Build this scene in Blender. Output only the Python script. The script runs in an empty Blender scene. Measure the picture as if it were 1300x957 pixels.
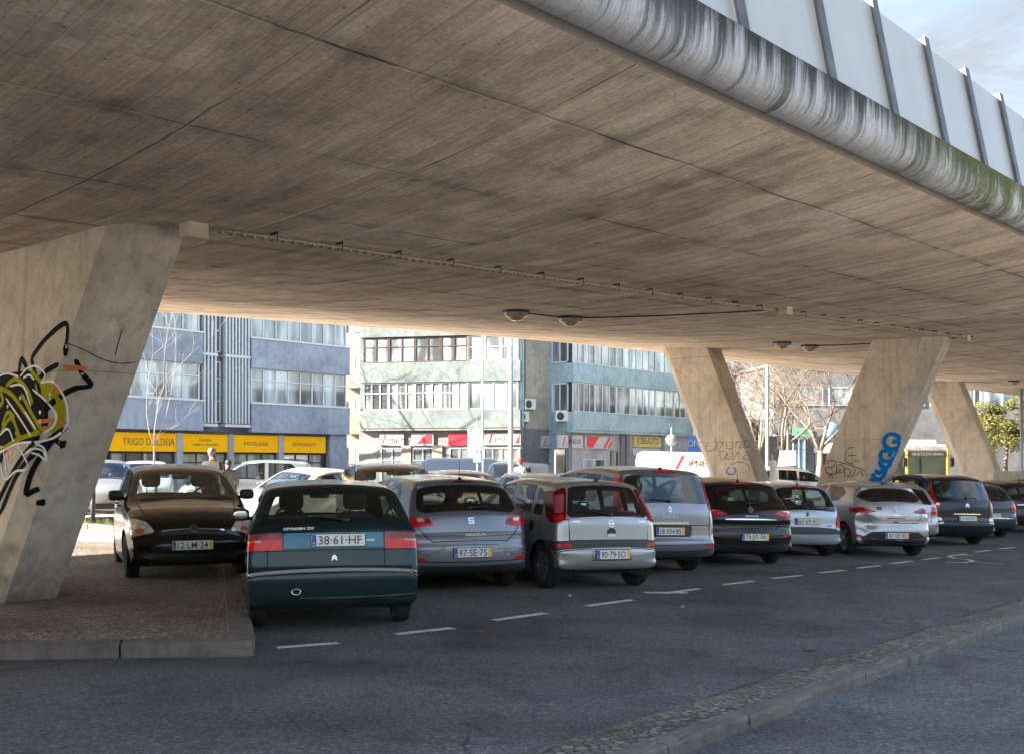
import bpy, bmesh, math, random
import numpy as np
from mathutils import Vector, Matrix
from mathutils.geometry import delaunay_2d_cdt
from mathutils.bvhtree import BVHTree

random.seed(7)
SC = bpy.context.scene
COL = SC.collection
D2R = math.radians
# ----------------------------------------------------------------------------- layout constants
F, CX, HY, CAMZ = 1300.0, 650.0, 588.0, 1.62      # lens in photo pixels, horizon row, eye height
U = (.672, .7405)          # direction of the street and of the viaduct
N = (.7405, -.672)         # across it, towards the near side
ALPHA = math.atan2(U[1], U[0])
P0 = (-3.23, 10.1)

def pxy(px, Y):
    return ((px - CX) / F * Y, Y)

def dm(d, m):
    """viaduct coordinates -> world xy (d counts in metres of depth, m across)"""
    return (P0[0] + .908 * d + N[0] * m, P0[1] + d + N[1] * m)

def to_dm(x, y):
    rx, ry = x - P0[0], y - P0[1]
    return ((rx * U[0] + ry * U[1]) / 1.351, rx * N[0] + ry * N[1])

def ground_z(x, y):
    d, m = to_dm(x, y)
    s = max(0.0, x + 1.0)
    s = s if s < 14 else max(6.0, 14 - (s - 14) * .6)
    z = -.026 * s - .004 * min(max(y, 0), 60)
    t = min(1.0, max(0.0, (-9.0 - m) / 5.0)); z += .26 * t * t * (3 - 2 * t)
    if m < -24 and x > 6:
        z += min(1.0, (x - 6) / 6) * min(1.5, (-24 - m) * .10)
    return z

# ----------------------------------------------------------------------------- object helpers
def tag(o, label=None, cat=None, group=None, kind=None):
    if label: o['label'] = label
    if cat: o['category'] = cat
    if group: o['group'] = group
    if kind: o['kind'] = kind
    return o

def empty(name, loc=(0, 0, 0), rz=0.0, label=None, cat=None, group=None, kind=None):
    o = bpy.data.objects.new(name, None)
    COL.objects.link(o)
    o.location = loc
    o.rotation_euler = (0, 0, rz)
    o.empty_display_size = .1
    return tag(o, label, cat, group, kind)

def link(name, me, parent=None):
    o = bpy.data.objects.new(name, me)
    COL.objects.link(o)
    if parent is not None: o.parent = parent
    return o

def copy_tree(o, parent=None):
    c = o.copy(); COL.objects.link(c)
    if parent is not None:
        c.parent = parent
        c.matrix_parent_inverse = o.matrix_parent_inverse.copy()
    for ch in o.children: copy_tree(ch, c)
    return c

class MB:
    """collects faces, builds ONE mesh"""
    def __init__(s): s.v = []; s.f = []; s.mi = []; s.sm = []
    def add(s, verts, faces, mi=0, smooth=False):
        b = len(s.v)
        s.v.extend([tuple(map(float, p)) for p in verts])
        for f in faces:
            s.f.append(tuple(int(i) + b for i in f)); s.mi.append(mi); s.sm.append(smooth)
        return s
    def box(s, x0, x1, y0, y1, z0, z1, mi=0):
        v = [(x0, y0, z0), (x1, y0, z0), (x1, y1, z0), (x0, y1, z0), (x0, y0, z1), (x1, y0, z1), (x1, y1, z1), (x0, y1, z1)]
        return s.add(v, [(0, 3, 2, 1), (4, 5, 6, 7), (0, 1, 5, 4), (1, 2, 6, 5), (2, 3, 7, 6), (3, 0, 4, 7)], mi)
    def bbox(s, x0, x1, y0, y1, z0, z1, b=.01, mi=0):
        """box with chamfered edges"""
        bm = bmesh.new()
        bmesh.ops.create_cube(bm, size=1)
        for v in bm.verts:
            v.co = Vector(((x0 + x1) / 2 + v.co.x * (x1 - x0), (y0 + y1) / 2 + v.co.y * (y1 - y0), (z0 + z1) / 2 + v.co.z * (z1 - z0)))
        bmesh.ops.bevel(bm, geom=list(bm.edges), offset=b, segments=2, affect='EDGES', profile=.5)
        bm.verts.index_update()
        s.add([v.co for v in bm.verts], [[v.index for v in f.verts] for f in bm.faces], mi)
        bm.free(); return s
    def prism(s, poly, z0, z1, mi=0):
        n = len(poly)
        v = [(p[0], p[1], z0) for p in poly] + [(p[0], p[1], z1) for p in poly]
        fs = [tuple(range(n))[::-1], tuple(range(n, 2 * n))] + [(i, (i + 1) % n, n + (i + 1) % n, n + i) for i in range(n)]
        return s.add(v, fs, mi)
    def tube(s, pts, r, n=8, mi=0, smooth=True, cap=True):
        pts = [Vector(p) for p in pts]
        rs = r if isinstance(r, (list, tuple)) else [r] * len(pts)
        base = len(s.v); prev = None
        for i, p in enumerate(pts):
            a = pts[max(i - 1, 0)]; b = pts[min(i + 1, len(pts) - 1)]
            t = (b - a).normalized()
            if prev is None:
                e = t.orthogonal().normalized()
            else:
                e = prev - t * prev.dot(t)
                e = e.normalized() if e.length > 1e-6 else t.orthogonal().normalized()
            prev = e; g = t.cross(e)
            for k in range(n):
                a_ = 2 * math.pi * k / n
                q = p + (e * math.cos(a_) + g * math.sin(a_)) * rs[i]
                s.v.append(tuple(q))
        for i in range(len(pts) - 1):
            for k in range(n):
                s.f.append((base + i * n + k, base + i * n + (k + 1) % n, base + (i + 1) * n + (k + 1) % n, base + (i + 1) * n + k))
                s.mi.append(mi); s.sm.append(smooth)
        if cap:
            s.f.append(tuple(base + k for k in range(n))[::-1]); s.mi.append(mi); s.sm.append(False)
            e0 = base + (len(pts) - 1) * n
            s.f.append(tuple(e0 + k for k in range(n))); s.mi.append(mi); s.sm.append(False)
        return s
    def lathe(s, prof, n=24, axis='z', c=(0, 0, 0), mi=0, smooth=True):
        base = len(s.v)
        for (r, h) in prof:
            for k in range(n):
                a = 2 * math.pi * k / n
                p = (r * math.cos(a), r * math.sin(a), h)
                if axis == 'x': p = (h, p[0], p[1])
                if axis == 'y': p = (p[0], h, p[1])
                s.v.append((p[0] + c[0], p[1] + c[1], p[2] + c[2]))
        for i in range(len(prof) - 1):
            for k in range(n):
                s.f.append((base + i * n + k, base + i * n + (k + 1) % n, base + (i + 1) * n + (k + 1) % n, base + (i + 1) * n + k))
                s.mi.append(mi); s.sm.append(smooth)
        return s
    def super(s, c, rad, e=.5, nu=20, nv=12, mi=0, rot=None):
        """superellipsoid: rounded pillow-like solid"""
        def pw(a, p): return math.copysign(abs(a) ** p, a)
        base = len(s.v)
        for j in range(nv + 1):
            ph = -math.pi / 2 + math.pi * j / nv
            for i in range(nu):
                th = 2 * math.pi * i / nu
                p = Vector((rad[0] * pw(math.cos(ph), e) * pw(math.cos(th), e), rad[1] * pw(math.cos(ph), e) * pw(math.sin(th), e), rad[2] * pw(math.sin(ph), e)))
                if rot is not None: p = rot @ p
                s.v.append((p.x + c[0], p.y + c[1], p.z + c[2]))
        for j in range(nv):
            for i in range(nu):
                s.f.append((base + j * nu + i, base + j * nu + (i + 1) % nu, base + (j + 1) * nu + (i + 1) % nu, base + (j + 1) * nu + i))
                s.mi.append(mi); s.sm.append(True)
        return s
    def mesh(s, name, mats):
        me = bpy.data.meshes.new(name)
        me.from_pydata(s.v, [], s.f)
        for m in (mats if isinstance(mats, (list, tuple)) else [mats]): me.materials.append(m)
        me.polygons.foreach_set('material_index', s.mi)
        me.polygons.foreach_set('use_smooth', s.sm)
        me.update(); return me
    def build(s, name, mats, parent=None, fix=False):
        me = s.mesh(name, mats)
        if fix: fix_normals(me)
        return link(name, me, parent)

def fix_normals(me):
    bm = bmesh.new(); bm.from_mesh(me)
    bmesh.ops.recalc_face_normals(bm, faces=bm.faces)
    bm.to_mesh(me); bm.free()

def text_mesh(txt, size, width=None, extrude=.002, mat=None, sx=1.0, bold=0.0, shear=0.0):
    """flat lettering in its own XY plane, centred on the origin"""
    c = bpy.data.curves.new('lettering', 'FONT')
    c.body = txt; c.size = size; c.extrude = extrude; c.offset = bold; c.shear = shear
    c.align_x = 'CENTER'; c.align_y = 'CENTER'
    c.resolution_u = 3
    o = bpy.data.objects.new('lettering', c); COL.objects.link(o)
    me = bpy.data.meshes.new_from_object(o)
    bpy.data.objects.remove(o); bpy.data.curves.remove(c)
    xs = [v.co.x for v in me.vertices]; ys = [v.co.y for v in me.vertices]
    if xs:
        cx, cy = (min(xs) + max(xs)) / 2, (min(ys) + max(ys)) / 2
        k = (width / (max(xs) - min(xs))) if width else sx
        for v in me.vertices: v.co.x = (v.co.x - cx) * k; v.co.y -= cy
    me.materials.clear()
    if mat: me.materials.append(mat)
    return me

def lettering(parent, txt, size, loc, mat, width=None, normal=(0, -1, 0), up=(0, 0, 1), extrude=.002, bold=0.0, name='lettering', shear=0.0):
    me = text_mesh(txt, size, width, extrude, mat, bold=bold, shear=shear)
    o = link(name, me, parent)
    n = Vector(normal).normalized(); u = Vector(up); u = (u - n * u.dot(n)).normalized(); r = u.cross(n)
    M = Matrix((r, u, n)).transposed().to_4x4(); M.translation = Vector(loc)
    o.matrix_local = M
    return o

# ----------------------------------------------------------------------------- materials
MATS = {}
def newmat(name):
    m = bpy.data.materials.new(name); m.use_nodes = True
    nt = m.node_tree; b = nt.nodes['Principled BSDF']
    return m, nt, b

def plain(name, col, rough=.6, metal=0.0, coat=0.0, spec=.5, var=.12, scale=6.0, bump=0.0, emit=0.0):
    if name in MATS: return MATS[name]
    m, nt, b = newmat(name)
    b.inputs['Roughness'].default_value = rough
    b.inputs['Metallic'].default_value = metal
    b.inputs['Coat Weight'].default_value = coat
    b.inputs['Specular IOR Level'].default_value = spec
    tc = nt.nodes.new('ShaderNodeTexCoord')
    no = nt.nodes.new('ShaderNodeTexNoise'); no.inputs['Scale'].default_value = scale; no.inputs['Detail'].default_value = 5
    nt.links.new(tc.outputs['Object'], no.inputs['Vector'])
    r = nt.nodes.new('ShaderNodeValToRGB')
    r.color_ramp.elements[0].position = .3; r.color_ramp.elements[1].position = .7
    r.color_ramp.elements[0].color = tuple(c * (1 - var) for c in col) + (1,)
    r.color_ramp.elements[1].color = tuple(min(1, c * (1 + var)) for c in col) + (1,)
    nt.links.new(no.outputs['Fac'], r.inputs['Fac'])
    nt.links.new(r.outputs['Color'], b.inputs['Base Color'])
    if bump:
        bp = nt.nodes.new('ShaderNodeBump'); bp.inputs['Strength'].default_value = bump; bp.inputs['Distance'].default_value = .02
        nt.links.new(no.outputs['Fac'], bp.inputs['Height']); nt.links.new(bp.outputs['Normal'], b.inputs['Normal'])
    MATS[name] = m
    return m

def car_paint(name, col, metal=.35, rough=.32):
    if name in MATS: return MATS[name]
    m, nt, b = newmat(name)
    b.inputs['Roughness'].default_value = rough
    b.inputs['Metallic'].default_value = metal
    b.inputs['Coat Weight'].default_value = .65 if sum(col) > .3 else .38
    b.inputs['Coat Roughness'].default_value = .05
    b.inputs['Specular IOR Level'].default_value = .25
    tc = nt.nodes.new('ShaderNodeTexCoord')
    # road dust: thicker towards the sills, broken up by noise
    no = nt.nodes.new('ShaderNodeTexNoise'); no.inputs['Scale'].default_value = 3.2; no.inputs['Detail'].default_value = 8
    nt.links.new(tc.outputs['Object'], no.inputs['Vector'])
    sp = nt.nodes.new('ShaderNodeSeparateXYZ'); nt.links.new(tc.outputs['Object'], sp.inputs[0])
    mr = nt.nodes.new('ShaderNodeMapRange'); mr.inputs['From Min'].default_value = .75; mr.inputs['From Max'].default_value = .25
    mr.inputs['To Min'].default_value = .03; mr.inputs['To Max'].default_value = .5 if sum(col) > .3 else .13
    nt.links.new(sp.outputs['Z'], mr.inputs['Value'])
    mu = nt.nodes.new('ShaderNodeMath'); mu.operation = 'MULTIPLY'
    nt.links.new(mr.outputs[0], mu.inputs[0]); nt.links.new(no.outputs['Fac'], mu.inputs[1])
    mx = nt.nodes.new('ShaderNodeMix'); mx.data_type = 'RGBA'
    mx.inputs['A'].default_value = tuple(col) + (1,); mx.inputs['B'].default_value = (.19, .17, .145, 1)
    nt.links.new(mu.outputs[0], mx.inputs['Factor']); nt.links.new(mx.outputs['Result'], b.inputs['Base Color'])
    ra = nt.nodes.new('ShaderNodeMath'); ra.operation = 'MULTIPLY_ADD'; ra.inputs[1].default_value = .35; ra.inputs[2].default_value = rough - .06
    nt.links.new(mu.outputs[0], ra.inputs[0]); nt.links.new(ra.outputs[0], b.inputs['Roughness'])
    # the inside of the shell is dark trim
    ge = nt.nodes.new('ShaderNodeNewGeometry')
    di = nt.nodes.new('ShaderNodeBsdfDiffuse'); di.inputs['Color'].default_value = (.035, .034, .034, 1)
    ms = nt.nodes.new('ShaderNodeMixShader'); out = nt.nodes['Material Output']
    nt.links.new(ge.outputs['Backfacing'], ms.inputs[0]); nt.links.new(b.outputs[0], ms.inputs[1]); nt.links.new(di.outputs[0], ms.inputs[2])
    nt.links.new(ms.outputs[0], out.inputs['Surface'])
    MATS[name] = m
    return m

def glass(name, tint=(.84, .92, .89), refl=1.0):
    if name in MATS: return MATS[name]
    m = bpy.data.materials.new(name); m.use_nodes = True
    nt = m.node_tree; nt.nodes.clear()
    out = nt.nodes.new('ShaderNodeOutputMaterial')
    lw = nt.nodes.new('ShaderNodeLayerWeight'); lw.inputs['Blend'].default_value = .5
    pw = nt.nodes.new('ShaderNodeMath'); pw.operation = 'POWER'; pw.inputs[1].default_value = 4.2; nt.links.new(lw.outputs['Facing'], pw.inputs[0])
    ml = nt.nodes.new('ShaderNodeMath'); ml.operation = 'MULTIPLY_ADD'; ml.inputs[1].default_value = .9; ml.inputs[2].default_value = .07 * refl; ml.use_clamp = True
    nt.links.new(pw.outputs[0], ml.inputs[0])
    tr = nt.nodes.new('ShaderNodeBsdfTransparent'); tr.inputs['Color'].default_value = tuple(tint) + (1,)
    gl = nt.nodes.new('ShaderNodeBsdfGlossy'); gl.inputs['Roughness'].default_value = .02; gl.inputs['Color'].default_value = (.95, .97, 1, 1)
    ms = nt.nodes.new('ShaderNodeMixShader')
    nt.links.new(ml.outputs[0], ms.inputs[0]); nt.links.new(tr.outputs[0], ms.inputs[1]); nt.links.new(gl.outputs[0], ms.inputs[2])
    nt.links.new(ms.outputs[0], out.inputs['Surface'])
    MATS[name] = m
    return m

def ramp(nt, src, stops):
    r = nt.nodes.new('ShaderNodeValToRGB')
    cr = r.color_ramp
    while len(cr.elements) < len(stops): cr.elements.new(.5)
    for e, (p, c) in zip(cr.elements, stops):
        c = tuple(c)[:3] if isinstance(c, (tuple, list)) else (c, c, c)
        e.position = p; e.color = c + (1,)
    nt.links.new(src, r.inputs['Fac'])
    return r.outputs['Color']

def noise(nt, vec, scale, detail=6, rough=.6, dist=0.0):
    n = nt.nodes.new('ShaderNodeTexNoise'); n.inputs['Scale'].default_value = scale; n.inputs['Detail'].default_value = detail
    n.inputs['Roughness'].default_value = rough; n.inputs['Distortion'].default_value = dist
    if vec is not None: nt.links.new(vec, n.inputs['Vector'])
    return n.outputs['Fac']

def mapping(nt, scale=(1, 1, 1), rot=(0, 0, 0), loc=(0, 0, 0), coord='Object'):
    tc = nt.nodes.new('ShaderNodeTexCoord'); mp = nt.nodes.new('ShaderNodeMapping')
    mp.inputs['Scale'].default_value = scale; mp.inputs['Rotation'].default_value = rot; mp.inputs['Location'].default_value = loc
    nt.links.new(tc.outputs[coord], mp.inputs['Vector'])
    return mp.outputs['Vector']

def mixc(nt, fac, a, b, mode='MIX'):
    x = nt.nodes.new('ShaderNodeMix'); x.data_type = 'RGBA'; x.blend_type = mode
    for key, val in (('Factor', fac), ('A', a), ('B', b)):
        if isinstance(val, (int, float)): x.inputs[key].default_value = val
        elif isinstance(val, (tuple, list)): x.inputs[key].default_value = tuple(val)[:3] + (1,)
        else: nt.links.new(val, x.inputs[key])
    return x.outputs['Result']

def mth(nt, op, a, b=None, c=None, clamp=False):
    x = nt.nodes.new('ShaderNodeMath'); x.operation = op; x.use_clamp = clamp
    for i, val in enumerate((a, b, c)):
        if val is None: continue
        if isinstance(val, (int, float)): x.inputs[i].default_value = val
        else: nt.links.new(val, x.inputs[i])
    return x.outputs[0]

def bump(nt, b, h, strength=.3, dist=.02):
    bp = nt.nodes.new('ShaderNodeBump'); bp.inputs['Strength'].default_value = strength; bp.inputs['Distance'].default_value = dist
    nt.links.new(h, bp.inputs['Height']); nt.links.new(bp.outputs['Normal'], b.inputs['Normal'])

def sep(nt, vec):
    s = nt.nodes.new('ShaderNodeSeparateXYZ'); nt.links.new(vec, s.inputs[0]); return s.outputs

def mat_asphalt(name, base, grit=1.0):
    m, nt, b = newmat(name)
    v = mapping(nt)
    fine = noise(nt, v, 90, 4, .8); mid = noise(nt, v, 9, 8, .7); big = noise(nt, v, .55, 6, .62, .4)
    gr2 = noise(nt, v, 30, 3, .75)
    c1 = ramp(nt, mth(nt, 'ADD', mth(nt, 'MULTIPLY', fine, .45), mth(nt, "MULTIPLY", gr2, .55)), [(.38, tuple(c * .30 for c in base)), (.51, base), (.63, tuple(c * 2.6 for c in base))])
    c2 = ramp(nt, big, [(.3, (.42, .42, .46)), (.5, (1, 1, 1)), (.68, (1.4, 1.34, 1.26))])
    c = mixc(nt, .85, c1, c2, 'MULTIPLY')
    spots = ramp(nt, noise(nt, mapping(nt, loc=(3, 7, 0)), 1.7, 5, .55), [(.60, 0.0), (.70, 1.0)])
    c = mixc(nt, mth(nt, 'MULTIPLY', spots, .55), c, (.018, .018, .019))
    vc = nt.nodes.new('ShaderNodeTexVoronoi'); vc.feature = 'DISTANCE_TO_EDGE'; vc.inputs['Scale'].default_value = .42
    wv = nt.nodes.new('ShaderNodeMapping'); 
    dn = nt.nodes.new('ShaderNodeTexNoise'); dn.inputs['Scale'].default_value = 2.5; dn.inputs['Detail'].default_value = 6
    nt.links.new(v, dn.inputs['Vector'])
    va = nt.nodes.new('ShaderNodeVectorMath'); va.operation = 'MULTIPLY_ADD'; va.inputs[1].default_value = (.5, .5, .5)
    nt.links.new(dn.outputs['Color'], va.inputs[0]); nt.links.new(v, va.inputs[2]); nt.links.new(va.outputs[0], vc.inputs['Vector'])
    crack = ramp(nt, vc.outputs['Distance'], [(.003, 1.0), (.010, 0.0)])
    crack = mth(nt, 'MULTIPLY', crack, ramp(nt, noise(nt, v, .3, 3), [(.5, 0.0), (.6, .7)]))
    c = mixc(nt, crack, c, (.015, .015, .016))
    # a strip of darker resurfacing and oil drips along the bays
    s_ = sep(nt, mapping(nt, rot=(0, 0, -ALPHA)))
    drip = nt.nodes.new('ShaderNodeTexVoronoi'); drip.inputs['Scale'].default_value = .8; nt.links.new(v, drip.inputs['Vector'])
    c = mixc(nt, mth(nt, 'MULTIPLY', ramp(nt, mth(nt, 'ADD', drip.outputs['Distance'], mth(nt, 'MULTIPLY', mid, .2)), [(.14, 1.0), (.26, 0.0)]), .5), c, (.022, .021, .021))
    wear = noise(nt, mapping(nt, rot=(0, 0, -ALPHA), scale=(.06, 1.3, 1)), 1.0, 4, .6)
    c = mixc(nt, .6, c, ramp(nt, wear, [(.32, .66), (.5, 1.0), (.68, 1.25)]), 'MULTIPLY')
    nt.links.new(c, b.inputs['Base Color'])
    nt.links.new(ramp(nt, mid, [(.3, .62), (.7, .92)]), b.inputs['Roughness'])
    bump(nt, b, mth(nt, 'ADD', fine, mth(nt, 'MULTIPLY', crack, -1.0)), .55 * grit, .012)
    MATS[name] = m; return m

def mat_cobble(name, cols, scale=9.0, gap=(.05, .045, .04), rowlike=False):
    m, nt, b = newmat(name)
    v = mapping(nt, rot=(0, 0, ALPHA + .5))
    vo = nt.nodes.new('ShaderNodeTexVoronoi'); vo.inputs['Scale'].default_value = scale; vo.inputs['Randomness'].default_value = .55
    ve = nt.nodes.new('ShaderNodeTexVoronoi'); ve.feature = 'DISTANCE_TO_EDGE'; ve.inputs['Scale'].default_value = scale; ve.inputs['Randomness'].default_value = .55
    for q in (vo, ve): nt.links.new(v, q.inputs['Vector'])
    sc = nt.nodes.new('ShaderNodeSeparateColor'); nt.links.new(vo.outputs['Color'], sc.inputs[0])
    c = ramp(nt, sc.outputs[0], [(0.0, cols[0]), (.5, cols[1]), (1.0, cols[2])])
    big = noise(nt, mapping(nt), .8, 7, .65, .3)
    c = mixc(nt, .9, c, ramp(nt, big, [(.3, (.42, .38, .36)), (.5, (.85, .83, .8)), (.7, (1.25, 1.2, 1.15))]), 'MULTIPLY')
    fine = noise(nt, mapping(nt), 60, 4, .7)
    c = mixc(nt, .5, c, ramp(nt, fine, [(.3, .6), (.7, 1.3)]), 'MULTIPLY')
    e = ramp(nt, ve.outputs['Distance'], [(.04, 0.0), (.13, 1.0)])
    c = mixc(nt, e, gap, c)
    nt.links.new(c, b.inputs['Base Color']); b.inputs['Roughness'].default_value = .8
    bump(nt, b, mth(nt, 'ADD', e, mth(nt, 'MULTIPLY', fine, .3)), .8, .012)
    MATS[name] = m; return m

def mat_concrete(name, base, scale=1.0, streak=.35, lines=0.0, grime=False):
    """weathered cast concrete; object z is up"""
    m, nt, b = newmat(name)
    v = mapping(nt)
    big = noise(nt, v, .7 * scale, 7, .62, .5); mid = noise(nt, v, 5 * scale, 7, .65); fine = noise(nt, v, 55, 4, .7)
    c = ramp(nt, big, [(.25, tuple(k * .62 for k in base)), (.5, base), (.75, tuple(min(.8, k * 1.22) for k in base))])
    c = mixc(nt, .7, c, ramp(nt, mid, [(.3, (.68, .66, .63)), (.5, (1, 1, 1)), (.7, (1.16, 1.15, 1.13))]), 'MULTIPLY')
    c = mixc(nt, .4, c, ramp(nt, fine, [(.3, .75), (.7, 1.2)]), 'MULTIPLY')
    st = noise(nt, mapping(nt, scale=(7, 7, .22)), 1.0, 5, .6)
    c = mixc(nt, mth(nt, 'MULTIPLY', ramp(nt, st, [(.52, 0.0), (.72, 1.0)]), streak), c, tuple(k * .4 for k in base))
    rust = noise(nt, mapping(nt, scale=(4, 4, .35), loc=(5, 2, 1)), 1.0, 5, .6)
    c = mixc(nt, mth(nt, 'MULTIPLY', ramp(nt, rust, [(.60, 0.0), (.75, 1.0)]), .5), c, (.24, .14, .07))
    h = mth(nt, 'ADD', mth(nt, 'MULTIPLY', fine, .4), mid)
    if lines:
        z = sep(nt, v)[2]
        fr = mth(nt, 'FRACT', mth(nt, 'DIVIDE', z, lines))
        ln = mth(nt, 'LESS_THAN', fr, .012 / lines)
        c = mixc(nt, mth(nt, 'MULTIPLY', ln, .65), c, tuple(k * .35 for k in base))
    if grime:      # splash dirt and soot at the foot, ragged upper limit
        zz = sep(nt, v)[2]
        lim = mth(nt, 'ADD', zz, mth(nt, 'MULTIPLY', mth(nt, 'SUBTRACT', noise(nt, v, 2.4, 7, .7, .4), .5), 2.2))
        c = mixc(nt, mth(nt, 'MULTIPLY', ramp(nt, lim, [(.05, 1.0), (.75, 0.0)]), .7), c, (.07, .06, .05))
        vo = nt.nodes.new('ShaderNodeTexVoronoi'); vo.inputs['Scale'].default_value = 9.0; nt.links.new(v, vo.inputs['Vector'])
        c = mixc(nt, mth(nt, 'MULTIPLY', ramp(nt, vo.outputs['Distance'], [(.06, 1.0), (.10, 0.0)]), .55), c, tuple(k * .3 for k in base))
    nt.links.new(c, b.inputs['Base Color'])
    b.inputs['Roughness'].default_value = .88; b.inputs['Specular IOR Level'].default_value = .25
    bump(nt, b, h, .3, .02)
    MATS[name] = m; return m
# ----------------------------------------------------------------------------- cars
# a car is built in its own frame: origin on the ground under the rear bumper, +y forward, +x to its right
def catmull(pts, per=6):
    pts = [np.array(p, float) for p in pts]
    out = []
    for i in range(len(pts) - 1):
        p0 = pts[max(i - 1, 0)]; p1 = pts[i]; p2 = pts[i + 1]; p3 = pts[min(i + 2, len(pts) - 1)]
        L = np.linalg.norm(p2 - p1)
        def tan(a, b, c):
            la, lb = np.linalg.norm(b - a), np.linalg.norm(c - b)
            if la < 1e-9 or lb < 1e-9: return (c - a) / max(la + lb, 1e-9)
            t = (b - a) / la * lb + (c - b) / lb * la
            return t / (la + lb)
        t1 = tan(p0, p1, p2) * L; t2 = tan(p1, p2, p3) * L
        for k in range(per):
            u = k / per
            h = (2 * u**3 - 3 * u**2 + 1, u**3 - 2 * u**2 + u, -2 * u**3 + 3 * u**2, u**3 - u**2)
            out.append(h[0] * p1 + h[1] * t1 + h[2] * p2 + h[3] * t2)
    out.append(pts[-1])
    return np.array(out)

def inpoly(P, poly):
    x, y = P[:, 0], P[:, 1]; c = np.zeros(len(P), bool)
    q = np.array(poly); n = len(q)
    for i in range(n):
        x1, y1 = q[i]; x2, y2 = q[(i + 1) % n]
        k = ((y1 > y) != (y2 > y))
        with np.errstate(divide='ignore', invalid='ignore'):
            xx = (x2 - x1) * (y - y1) / (y2 - y1 + 1e-15) + x1
        c ^= k & (x < xx)
    return c

def segdist(P, poly):
    q = np.array(poly); d = np.full(len(P), 1e9)
    for i in range(len(q)):
        a = q[i]; b = q[(i + 1) % len(q)]; ab = b - a; l2 = ab @ ab
        if l2 < 1e-12: continue
        t = np.clip(((P - a) @ ab) / l2, 0, 1)
        d = np.minimum(d, np.linalg.norm(P - (a + t[:, None] * ab), axis=1))
    return d

def resample(poly, ds):
    out = []
    n = len(poly)
    for i in range(n):
        a = np.array(poly[i]); b = np.array(poly[(i + 1) % n]); k = max(1, int(math.ceil(np.linalg.norm(b - a) / ds)))
        for j in range(k): out.append(tuple(a + (b - a) * j / k))
    return out

def rounded(poly, r, n=4):
    out = []; m = len(poly)
    for i in range(m):
        p = np.array(poly[i], float); a = np.array(poly[i - 1], float); b = np.array(poly[(i + 1) % m], float)
        va, vb = a - p, b - p; la, lb = np.linalg.norm(va), np.linalg.norm(vb)
        rr = min(r, la * .45, lb * .45)
        s, e = p + va / la * rr, p + vb / lb * rr
        for k in range(n + 1):
            t = k / n
            out.append(tuple((1 - t)**2 * s + 2 * t * (1 - t) * p + t * t * e))
    return out

def inset_poly(poly, d):
    q = np.array(poly, float); n = len(q)
    area = sum(q[i][0] * q[(i + 1) % n][1] - q[(i + 1) % n][0] * q[i][1] for i in range(n))
    sg = 1 if area > 0 else -1
    out = []
    for i in range(n):
        a, p, b = q[i - 1], q[i], q[(i + 1) % n]
        e1 = (p - a) / (np.linalg.norm(p - a) + 1e-9); e2 = (b - p) / (np.linalg.norm(b - p) + 1e-9)
        n1 = np.array((-e1[1], e1[0])) * sg; n2 = np.array((-e2[1], e2[0])) * sg
        k = n1 + n2; k /= (np.linalg.norm(k) + 1e-9)
        out.append(tuple(p + k * d / max(.5, k @ n1)))
    return out

def cdt(outer, holes, pts, mind):
    """triangles filling outer minus holes, using pts inside; returns points and triangles"""
    loops = [list(outer)] + [list(h) for h in holes]
    P = np.array(pts, float).reshape(-1, 2)
    if len(P):
        keep = inpoly(P, outer)
        for h in holes: keep &= ~inpoly(P, h)
        P = P[keep]
        for l in loops:
            if len(P): P = P[segdist(P, l) > mind]
    vs = []; es = []
    for l in loops:
        b = len(vs); vs += l; es += [(b + i, b + (i + 1) % len(l)) for i in range(len(l))]
    vs += [tuple(p) for p in P]
    r = delaunay_2d_cdt([Vector(v) for v in vs], es, [], 0, 1e-6)
    V = np.array([tuple(v) for v in r[0]]); T = np.array([t for t in r[2] if len(t) == 3])
    C = V[T].mean(axis=1)
    keep = inpoly(C, outer)
    for h in holes: keep &= ~inpoly(C, h)
    # drop slivers
    A = V[T]; ar = np.abs((A[:, 1, 0] - A[:, 0, 0]) * (A[:, 2, 1] - A[:, 0, 1]) - (A[:, 2, 0] - A[:, 0, 0]) * (A[:, 1, 1] - A[:, 0, 1]))
    keep &= ar > 1e-9
    return V, T[keep]

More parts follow.
